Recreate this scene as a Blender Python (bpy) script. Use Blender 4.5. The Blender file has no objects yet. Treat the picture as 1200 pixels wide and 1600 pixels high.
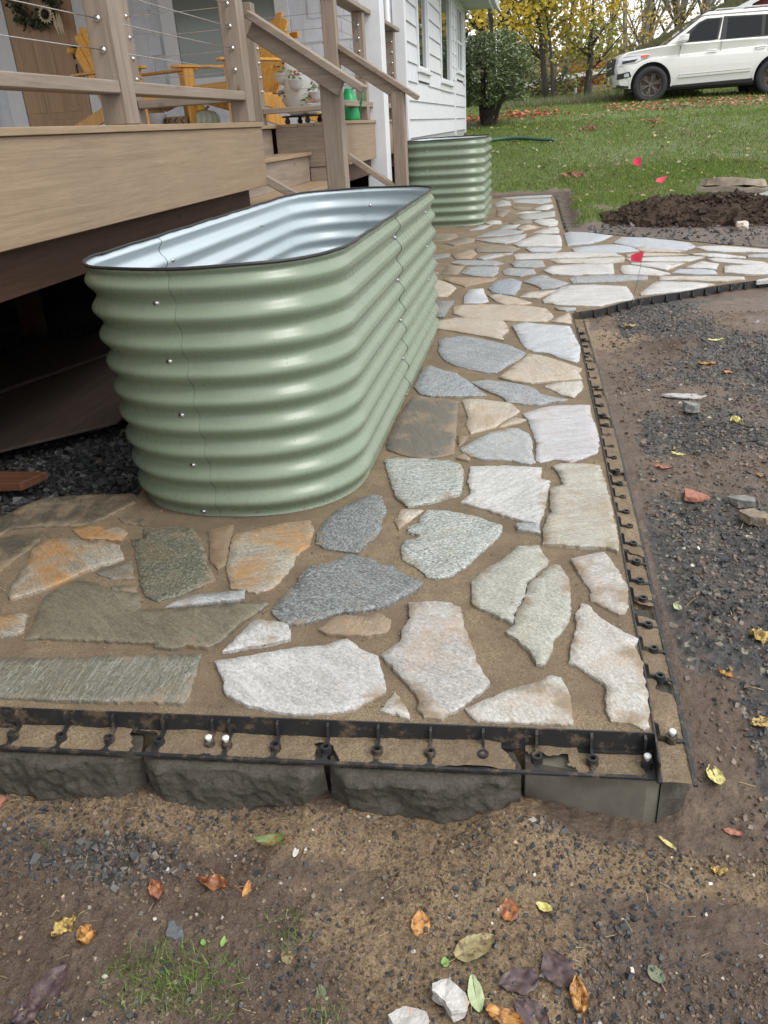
import bpy, bmesh, math, random
import numpy as np
from mathutils import Vector, Matrix, noise
rnd = random.Random(7); rng = np.random.default_rng(7)
SC = bpy.context.scene
R = math.radians
# ---------------------------------------------------------------- camera, world, sun, exposure
cam_d = bpy.data.cameras.new('camera'); cam = bpy.data.objects.new('camera', cam_d)
SC.collection.objects.link(cam); SC.camera = cam
RM = Matrix(((0.98290492, -0.02493101, 0.1824181), (0.1746097, 0.44044407, -0.8806364), (-0.05838982, 0.89743382, 0.43726783)))
cam.matrix_world = Matrix.Translation((0, 0, 1.1)) @ RM.to_4x4()
cam_d.sensor_fit = 'VERTICAL'; cam_d.sensor_height = 32.0; cam_d.lens = 1235.65 / 1600 * 32.0
cam_d.clip_start = .05; cam_d.clip_end = 600
W = bpy.data.worlds.new('World'); SC.world = W; W.use_nodes = True
nt = W.node_tree; nt.nodes.clear()
wo = nt.nodes.new('ShaderNodeOutputWorld'); bg = nt.nodes.new('ShaderNodeBackground')
sky = nt.nodes.new('ShaderNodeTexSky'); sky.sky_type = 'NISHITA'; sky.sun_disc = False
sky.sun_elevation = R(52); sky.sun_rotation = R(118); sky.air_density = 1.0; sky.dust_density = 3.0
hs = nt.nodes.new('ShaderNodeHueSaturation'); hs.inputs['Saturation'].default_value = .15
cl = nt.nodes.new('ShaderNodeMix'); cl.data_type = 'RGBA'; cl.inputs[0].default_value = .55
cl.inputs[7].default_value = (8.9, 9.0, 9.2, 1)          # the even white cloud layer
nt.links.new(sky.outputs[0], hs.inputs['Color']); nt.links.new(hs.outputs[0], cl.inputs[6])
nt.links.new(cl.outputs[2], bg.inputs[0]); nt.links.new(bg.outputs[0], wo.inputs[0]); bg.inputs[1].default_value = .15
sd = bpy.data.lights.new('sun', 'SUN'); sd.energy = 1.1; sd.angle = R(25); sd.color = (1, .96, .9)
sun = bpy.data.objects.new('sun', sd); SC.collection.objects.link(sun)
az = R(118); sun.rotation_euler = (R(90 - 52), 0, math.atan2(math.sin(az), math.cos(az)) * -1 + math.pi)
SC.view_settings.view_transform = 'Standard'; SC.view_settings.look = 'None'
SC.view_settings.gamma = 1; SC.view_settings.use_curve_mapping = False; SC.view_settings.exposure = 0.52
SC.render.resolution_x = 768; SC.render.resolution_y = 1024
C = SC.collection

# ---------------------------------------------------------------- helpers
def sm(a, b, t): t = np.clip((t - a) / (b - a), 0, 1); return t * t * (3 - 2 * t)
def zp(y): return .1 * sm(5, 8.5, np.asarray(y, float))       # the paved surface climbs a little
def vnoise(x, y, seed=0):
    xi = np.floor(x).astype(np.int64); yi = np.floor(y).astype(np.int64); fx = x - xi; fy = y - yi
    fx = fx * fx * (3 - 2 * fx); fy = fy * fy * (3 - 2 * fy)
    def h(a, b):
        n = (a * 374761393 + b * 668265263 + seed * 974711) & 0x7fffffff
        n = (n ^ (n >> 13)) * 1274126177 & 0x7fffffff
        return ((n ^ (n >> 16)) & 0xffff) / 65535.
    return (h(xi, yi) * (1 - fx) + h(xi + 1, yi) * fx) * (1 - fy) + (h(xi, yi + 1) * (1 - fx) + h(xi + 1, yi + 1) * fx) * fy
def fbm(x, y, f, o=4, seed=0):
    s = 0; a = .5
    for i in range(o): s = s + a * (vnoise(x * f, y * f, seed + i * 17) - .5); f *= 2.03; a *= .5
    return s * 2
def ridged(x, y, f, o=3, seed=0):
    s = 0; a = .5
    for i in range(o): s = s + a * (1 - abs(2 * vnoise(x * f, y * f, seed + i * 13) - 1)); f *= 2.1; a *= .5
    return s
def inpoly(x, y, poly):
    x = np.asarray(x); y = np.asarray(y); ins = np.zeros(x.shape, bool); n = len(poly)
    for i in range(n):
        x0, y0 = poly[i]; x1, y1 = poly[(i + 1) % n]
        if y0 == y1: continue
        c = ((y0 > y) != (y1 > y)) & (x < (x1 - x0) * (y - y0) / (y1 - y0) + x0); ins ^= c
    return ins
def dpoly(x, y, poly, closed=True):
    d = np.full(np.shape(x), 1e9); n = len(poly)
    for i in range(n if closed else n - 1):
        x0, y0 = poly[i]; x1, y1 = poly[(i + 1) % n]; dx = x1 - x0; dy = y1 - y0
        t = np.clip(((x - x0) * dx + (y - y0) * dy) / (dx * dx + dy * dy + 1e-12), 0, 1)
        d = np.minimum(d, np.hypot(x - x0 - t * dx, y - y0 - t * dy))
    return d
def raw(name, v, f, mat, parent=None, org=None, smooth=False, mats=None, mi=None):
    me = bpy.data.meshes.new(name); v = np.asarray(v, float)
    if org is not None: v = v - np.asarray(org, float)
    if isinstance(f, np.ndarray):
        k = f.shape[1]; me.vertices.add(len(v)); me.vertices.foreach_set('co', v.ravel())
        me.loops.add(f.size); me.loops.foreach_set('vertex_index', f.ravel().astype(np.int32))
        me.polygons.add(len(f)); me.polygons.foreach_set('loop_start', np.arange(0, f.size, k, dtype=np.int32))
        me.update(calc_edges=True)
    else: me.from_pydata(v.tolist(), [], f)
    if mats:
        for m in mats: me.materials.append(m)
        me.polygons.foreach_set('material_index', np.asarray(mi, np.int32))
    else: me.materials.append(mat)
    me.polygons.foreach_set('use_smooth', np.full(len(me.polygons), bool(smooth)))
    me.validate(); me.update()
    o = bpy.data.objects.new(name, me); C.objects.link(o)
    if parent is not None: o.parent = parent
    return o
class MB:
    def __init__(s): s.v = []; s.f = []
    def add(s, v, f):
        n = len(s.v); s.v += [tuple(map(float, p)) for p in v]; s.f += [tuple(i + n for i in q) for q in f]; return s
    def box(s, lo, hi, m=None):
        x0, y0, z0 = lo; x1, y1, z1 = hi
        v = [(x0, y0, z0), (x1, y0, z0), (x1, y1, z0), (x0, y1, z0), (x0, y0, z1), (x1, y0, z1), (x1, y1, z1), (x0, y1, z1)]
        if m is not None: v = [m @ Vector(p) for p in v]
        return s.add(v, [(3, 2, 1, 0), (4, 5, 6, 7), (0, 1, 5, 4), (1, 2, 6, 5), (2, 3, 7, 6), (3, 0, 4, 7)])
    def beam(s, a, b, w, h, up=(0, 0, 1)):          # w sideways, h along up, centred on a-b
        a = Vector(a); b = Vector(b); d = (b - a).normalized(); u = Vector(up); sd_ = d.cross(u).normalized(); u = sd_.cross(d).normalized()
        v = [p + sd_ * (i * w / 2) + u * (j * h / 2) for p in (a, b) for i, j in ((-1, -1), (1, -1), (1, 1), (-1, 1))]
        return s.add(v, [(0, 1, 2, 3), (7, 6, 5, 4), (0, 4, 5, 1), (1, 5, 6, 2), (2, 6, 7, 3), (3, 7, 4, 0)])
    def tube(s, pts, r, n=8, caps=True):
        pts = [Vector(p) for p in pts]; N = len(pts); rr = r if hasattr(r, '__len__') else [r] * N; rings = []
        ref = Vector((0, 0, 1)) if abs((pts[-1] - pts[0]).normalized().z) < .9 else Vector((1, 0, 0))
        for i, p in enumerate(pts):
            d = (pts[min(i + 1, N - 1)] - pts[max(i - 1, 0)]).normalized(); a = d.cross(ref).normalized(); b = d.cross(a)
            rings += [p + (a * math.cos(2 * math.pi * k / n) + b * math.sin(2 * math.pi * k / n)) * rr[i] for k in range(n)]
        f = [(i * n + k, i * n + (k + 1) % n, (i + 1) * n + (k + 1) % n, (i + 1) * n + k) for i in range(N - 1) for k in range(n)]
        if caps: f += [tuple(range(n - 1, -1, -1)), tuple(range((N - 1) * n, N * n))]
        return s.add(rings, f)
    def lathe(s, prof, c=(0, 0, 0), n=20, m=None):
        c = Vector(c); v = []
        for r, z in prof:
            for k in range(n):
                p = Vector((r * math.cos(2 * math.pi * k / n), r * math.sin(2 * math.pi * k / n), z))
                v.append((m @ p if m is not None else p) + c)
        P = len(prof); f = [(i * n + k, i * n + (k + 1) % n, (i + 1) * n + (k + 1) % n, (i + 1) * n + k) for i in range(P - 1) for k in range(n)]
        return s.add(v, f)
    def prism(s, poly, a, b, fn):                   # fn(u, v, t) -> point
        n = len(poly); v = [fn(p[0], p[1], a) for p in poly] + [fn(p[0], p[1], b) for p in poly]
        return s.add(v, [tuple(range(n)), tuple(range(2 * n - 1, n - 1, -1))] + [(i, i + n, (i + 1) % n + n, (i + 1) % n) for i in range(n)])
    def build(s, name, mat, parent=None, org=None, bevel=0, smooth=False, seg=1):
        o = raw(name, s.v, s.f, mat, parent, org, smooth)
        bm = bmesh.new(); bm.from_mesh(o.data); bmesh.ops.recalc_face_normals(bm, faces=bm.faces); bm.to_mesh(o.data); bm.free()
        if bevel:
            m = o.modifiers.new('bevel', 'BEVEL'); m.width = bevel; m.segments = seg; m.limit_method = 'ANGLE'; m.angle_limit = R(35)
        return o
def tag(o, label=None, cat=None, group=None, kind=None):
    if label: o['label'] = label
    if cat: o['category'] = cat
    if group: o['group'] = group
    if kind: o['kind'] = kind
    return o
def thing(name, label, cat, loc=(0, 0, 0), rz=0, group=None):
    o = bpy.data.objects.new(name, None); C.objects.link(o); o.location = loc; o.rotation_euler = (0, 0, rz); o.empty_display_size = .1
    return tag(o, label, cat, group)
def copy_tree(o, parent=None):
    c = o.copy(); C.objects.link(c); c.parent = parent
    for ch in list(o.children): copy_tree(ch, c)
    return c
# scattering many small real shapes into one mesh
def scatter(name, tmpl, pos, scl, rot, mat, parent=None, tilt=.5, cols=None, smooth=False):
    tv, tf = tmpl; tv = np.asarray(tv, float); tf = np.asarray(tf); n = len(pos); pos = np.asarray(pos, float)
    scl = np.asarray(scl, float); scl = scl[:, None] if scl.ndim == 1 else scl
    v = tv[None] * scl[:, None, :] if scl.shape[1] == 3 else tv[None] * scl[:, None]
    ax = rng.uniform(-tilt, tilt, n); ay = rng.uniform(-tilt, tilt, n)
    def rt(v, i, j, a):
        c = np.cos(a)[:, None]; s_ = np.sin(a)[:, None]; vi = v[:, :, i] * c - v[:, :, j] * s_; vj = v[:, :, i] * s_ + v[:, :, j] * c
        v = v.copy(); v[:, :, i] = vi; v[:, :, j] = vj; return v
    v = rt(v, 1, 2, ax); v = rt(v, 0, 2, ay); v = rt(v, 0, 1, np.asarray(rot)); v = v + pos[:, None]
    k = len(tv); f = tf[None] + (np.arange(n) * k)[:, None, None]
    o = raw(name, v.reshape(-1, 3), f.reshape(-1, tf.shape[1]), mat, parent, smooth=smooth)
    if cols is not None:
        at = o.data.color_attributes.new('tint', 'FLOAT_COLOR', 'POINT')
        cc = np.repeat(np.c_[cols, np.ones(n)], k, axis=0); at.data.foreach_set('color', cc.astype(np.float32).ravel())
    return o
def chipmesh(seed, flat=.6):
    r_ = random.Random(seed)                            # an angular broken chip
    q = [(-1, -1, -1), (1, -1, -1), (1, 1, -1), (-1, 1, -1), (-1, -1, 1), (1, -1, 1), (1, 1, 1), (-1, 1, 1)]
    v = [(x * .5 * r_.uniform(.45, 1.05), y * .5 * r_.uniform(.4, 1.0), z * .5 * flat * r_.uniform(.5, 1.15)) for x, y, z in q]
    return v, [(3, 2, 1, 0), (4, 5, 6, 7), (0, 1, 5, 4), (1, 2, 6, 5), (2, 3, 7, 6), (3, 0, 4, 7)]
LEAF = ([(0, -.5, 0), (.28, -.1, .05), (0, .5, 0), (-.28, -.1, .05)], [(0, 1, 2, 3)])
BLADE = ([(-.5, 0, 0), (.5, 0, 0), (.0, .35, 1)], [(0, 1, 2)])

# ---------------------------------------------------------------- materials
class N:
    def __init__(s, name):
        s.m = bpy.data.materials.new(name); s.m.use_nodes = True; s.t = s.m.node_tree; s.b = s.t.nodes['Principled BSDF']
    def n(s, ty, **k):
        d = s.t.nodes.new(ty)
        for a, b in k.items(): setattr(d, a, b)
        return d
    def l(s, a, b): s.t.links.new(a, b)
    def co(s, scale=(1, 1, 1), rand=False, rot=0):
        tc = s.n('ShaderNodeTexCoord'); mp = s.n('ShaderNodeMapping'); mp.inputs['Scale'].default_value = scale; src = tc.outputs['Object']
        if rand:
            oi = s.n('ShaderNodeObjectInfo'); mu = s.n('ShaderNodeMath', operation='MULTIPLY'); mu.inputs[1].default_value = 6.28 if rand == 'rot' else 60
            s.l(oi.outputs['Random'], mu.inputs[0])
            if rand == 'rot':
                vr = s.n('ShaderNodeVectorRotate', rotation_type='Z_AXIS'); s.l(src, vr.inputs[0]); s.l(mu.outputs[0], vr.inputs['Angle']); src = vr.outputs[0]
            ad = s.n('ShaderNodeVectorMath', operation='ADD'); s.l(src, ad.inputs[0]); s.l(mu.outputs[0], ad.inputs[1]); src = ad.outputs[0]
        s.l(src, mp.inputs[0]); return mp.outputs[0]
    def noise(s, co, scale, detail=5, rough=.6, dist=0):
        d = s.n('ShaderNodeTexNoise'); d.inputs['Scale'].default_value = scale; d.inputs['Detail'].default_value = detail
        d.inputs['Roughness'].default_value = rough; d.inputs['Distortion'].default_value = dist; s.l(co, d.inputs[0]); return d.outputs[0]
    def vor(s, co, scale, feat='F1', out=0):
        d = s.n('ShaderNodeTexVoronoi', feature=feat); d.inputs['Scale'].default_value = scale; s.l(co, d.inputs[0]); return d.outputs[out]
    def ramp(s, fac, *st):
        d = s.n('ShaderNodeValToRGB'); e = d.color_ramp.elements
        while len(e) < len(st): e.new(.5)
        for i, (p, c) in enumerate(st):
            e[i].position = p; e[i].color = (*c, 1) if hasattr(c, '__len__') else (c, c, c, 1)
        s.l(fac, d.inputs[0]); return d.outputs[0]
    def mix(s, fac, a, b, mode='MIX'):
        d = s.n('ShaderNodeMix', data_type='RGBA', blend_type=mode)
        for i, q in ((0, fac), (6, a), (7, b)):
            if hasattr(q, 'links'): s.l(q, d.inputs[i])
            elif i == 0: d.inputs[0].default_value = q
            else: d.inputs[i].default_value = (*q, 1)
        return d.outputs[2]
    def math(s, op, a, b=0):
        d = s.n('ShaderNodeMath', operation=op)
        for i, q in enumerate((a, b)):
            if hasattr(q, 'links'): s.l(q, d.inputs[i])
            else: d.inputs[i].default_value = q
        return d.outputs[0]
    def bump(s, h, dist=.002, st=1, prev=None):
        d = s.n('ShaderNodeBump'); d.inputs['Distance'].default_value = dist; d.inputs['Strength'].default_value = st; s.l(h, d.inputs['Height'])
        if prev is not None: s.l(prev, d.inputs['Normal'])
        return d.outputs[0]
    def fin(s, col=None, rough=.5, nrm=None, metal=0, spec=.5):
        for k, q in (('Base Color', col), ('Roughness', rough), ('Normal', nrm)):
            if q is None: continue
            if hasattr(q, 'links'): s.l(q, s.b.inputs[k])
            else: s.b.inputs[k].default_value = (*q, 1) if hasattr(q, '__len__') else q
        s.b.inputs['Metallic'].default_value = metal; s.b.inputs['Specular IOR Level'].default_value = spec; return s.m
def plain(name, col, rough=.6, metal=0, var=.12, sc=30, bump=0):
    k = N(name); co = k.co(); a = k.noise(co, sc, 6)
    c = k.mix(k.ramp(a, (.3, 0.), (.7, 1.)), tuple(q * (1 - var) for q in col), tuple(min(1, q * (1 + var)) for q in col))
    return k.fin(c, rough, k.bump(a, bump) if bump else None, metal)
def wood(name, a, b, axis=1, rough=.6, knots=True, fine=1.):
    k = N(name); sc = [26 * fine] * 3; sc[axis] = 1.3; co = k.co(sc, rand=True); g = k.noise(co, 1.6, 8, .65, .6); f = k.noise(co, 9, 4, .7)
    big = k.noise(k.co((1, 1, 1), rand=True), 2.2, 4)
    c = k.mix(k.ramp(g, (.3, 0.), (.72, 1.)), a, b); c = k.mix(.35, c, k.ramp(f, (.35, .55), (.65, 1.)), 'MULTIPLY'); c = k.mix(.5, c, k.ramp(big, (.3, .72), (.7, 1.0)), 'MULTIPLY')
    if knots:
        kn = k.vor(k.co([3.2 if i != axis else 1.6 for i in range(3)], rand=True), 2.0); c = k.mix(k.ramp(kn, (.04, .75), (.12, 0.)), c, tuple(q * .4 for q in a))
    return k.fin(c, rough, k.bump(g, .0012, .6, k.bump(f, .0004)))
def leafy(name, a, b, rough=.55, trans=0):
    k = N(name); oi = k.n('ShaderNodeTexCoord'); v = k.vor(k.co(), 9, out=1); n_ = k.noise(k.co(), 3, 3)
    sp = k.n('ShaderNodeSeparateColor'); k.l(v, sp.inputs[0])
    c = k.mix(k.math('MULTIPLY', k.math('ADD', sp.outputs[0], n_), .6), a, b)
    k.fin(c, rough)
    if trans:
        tr = k.n('ShaderNodeBsdfTranslucent'); ms = k.n('ShaderNodeMixShader'); ms.inputs[0].default_value = trans; k.l(c, tr.inputs[0])
        k.l(k.b.outputs[0], ms.inputs[1]); k.l(tr.outputs[0], ms.inputs[2]); k.l(ms.outputs[0], k.t.nodes['Material Output'].inputs[0])
    return k.m
SANDC = (.215, .162, .105)
def stone(name, base, dark, light, rust=0, dust=.3, streak=.5, rustc=(.42, .19, .05), spark=.5):
    k = N('flagstone_' + name); co = k.co((1, 1, 1), rand='rot'); cs = k.co((1, 5, 1), rand='rot')
    g = k.noise(cs, 7, 9, .68, .5); fine = k.noise(k.co((1, 2.2, 1), rand='rot'), 95, 4, .75); big = k.noise(co, 4.5, 4)
    c = k.mix(k.ramp(g, (.32, 0.), (.66, 1.)), dark, base)
    c = k.mix(k.math('MULTIPLY', k.ramp(fine, (.5, 0.), (.68, 1.)), spark), c, light)
    c = k.mix(k.math('MULTIPLY', k.ramp(fine, (.34, 1.), (.48, 0.)), spark), c, tuple(q * .5 for q in dark)); fl = k.vor(co, 190, out=1); fs = k.n('ShaderNodeSeparateColor'); k.l(fl, fs.inputs[0]); c = k.mix(k.math('MULTIPLY', k.ramp(fs.outputs[0], (.80, 0.), (.92, 1.)), spark * .6), c, light); c = k.mix(k.math('MULTIPLY', k.ramp(fs.outputs[1], (.84, 0.), (.95, 1.)), spark * .55), c, tuple(q * .6 for q in dark))
    ve = k.noise(k.co((1, 9, 1), rand='rot'), 5, 6, .6, 1.2); c = k.mix(k.math('MULTIPLY', k.ramp(ve, (.485, 0.), (.5, 1.), (.515, 0.)), streak), c, light)
    rn = k.noise(co, 6, 6, .6, .4); c = k.mix(k.math('MULTIPLY', k.ramp(rn, (.56 - rust * .25, 0.), (.76 - rust * .22, min(.9, .25 + rust))), k.ramp(k.noise(cs, 30, 7, .75), (.34, .25), (.6, 1.))), c, k.mix(k.noise(co, 40, 4), tuple(q * .45 for q in rustc), tuple(min(1, q * 1.5) for q in rustc)))
    c = k.mix(k.ramp(k.noise(co, 11, 7, .7), (.25, .7), (.6, 1.)), (0, 0, 0), c) if False else k.mix(.5, c, k.ramp(big, (.3, .7), (.7, 1.)), 'MULTIPLY')
    at = k.n('ShaderNodeAttribute', attribute_name='edge'); dn = k.noise(co, 9, 8, .62); dn2 = k.noise(co, 160, 2)
    dm = k.math('ADD', k.math('MULTIPLY', dn, 1.0), k.math('MULTIPLY', at.outputs['Fac'], .11))
    dm = k.math('ADD', dm, k.math('MULTIPLY', dn2, .12)); dust += .11; dmask = k.ramp(dm, (.76 - dust * .32, 0.), (.90 - dust * .28, .9))
    sandc = k.mix(dn2, tuple(q * .85 for q in SANDC), tuple(q * 1.35 for q in SANDC)); c = k.mix(dmask, c, sandc)
    st = k.ramp(k.noise(cs, 3.2, 8, .62, .8), (.0, .0), (.42, .3), (.46, .40), (.56, .5), (.60, .64), (1, .8))
    nb = k.bump(fine, .0022, 1., k.bump(g, .005, .8, k.bump(st, .004, .5)))
    r_ = k.mix(dmask, (.42, .42, .42), (.75, .75, .75)); return k.fin(c, r_, nb)
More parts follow.
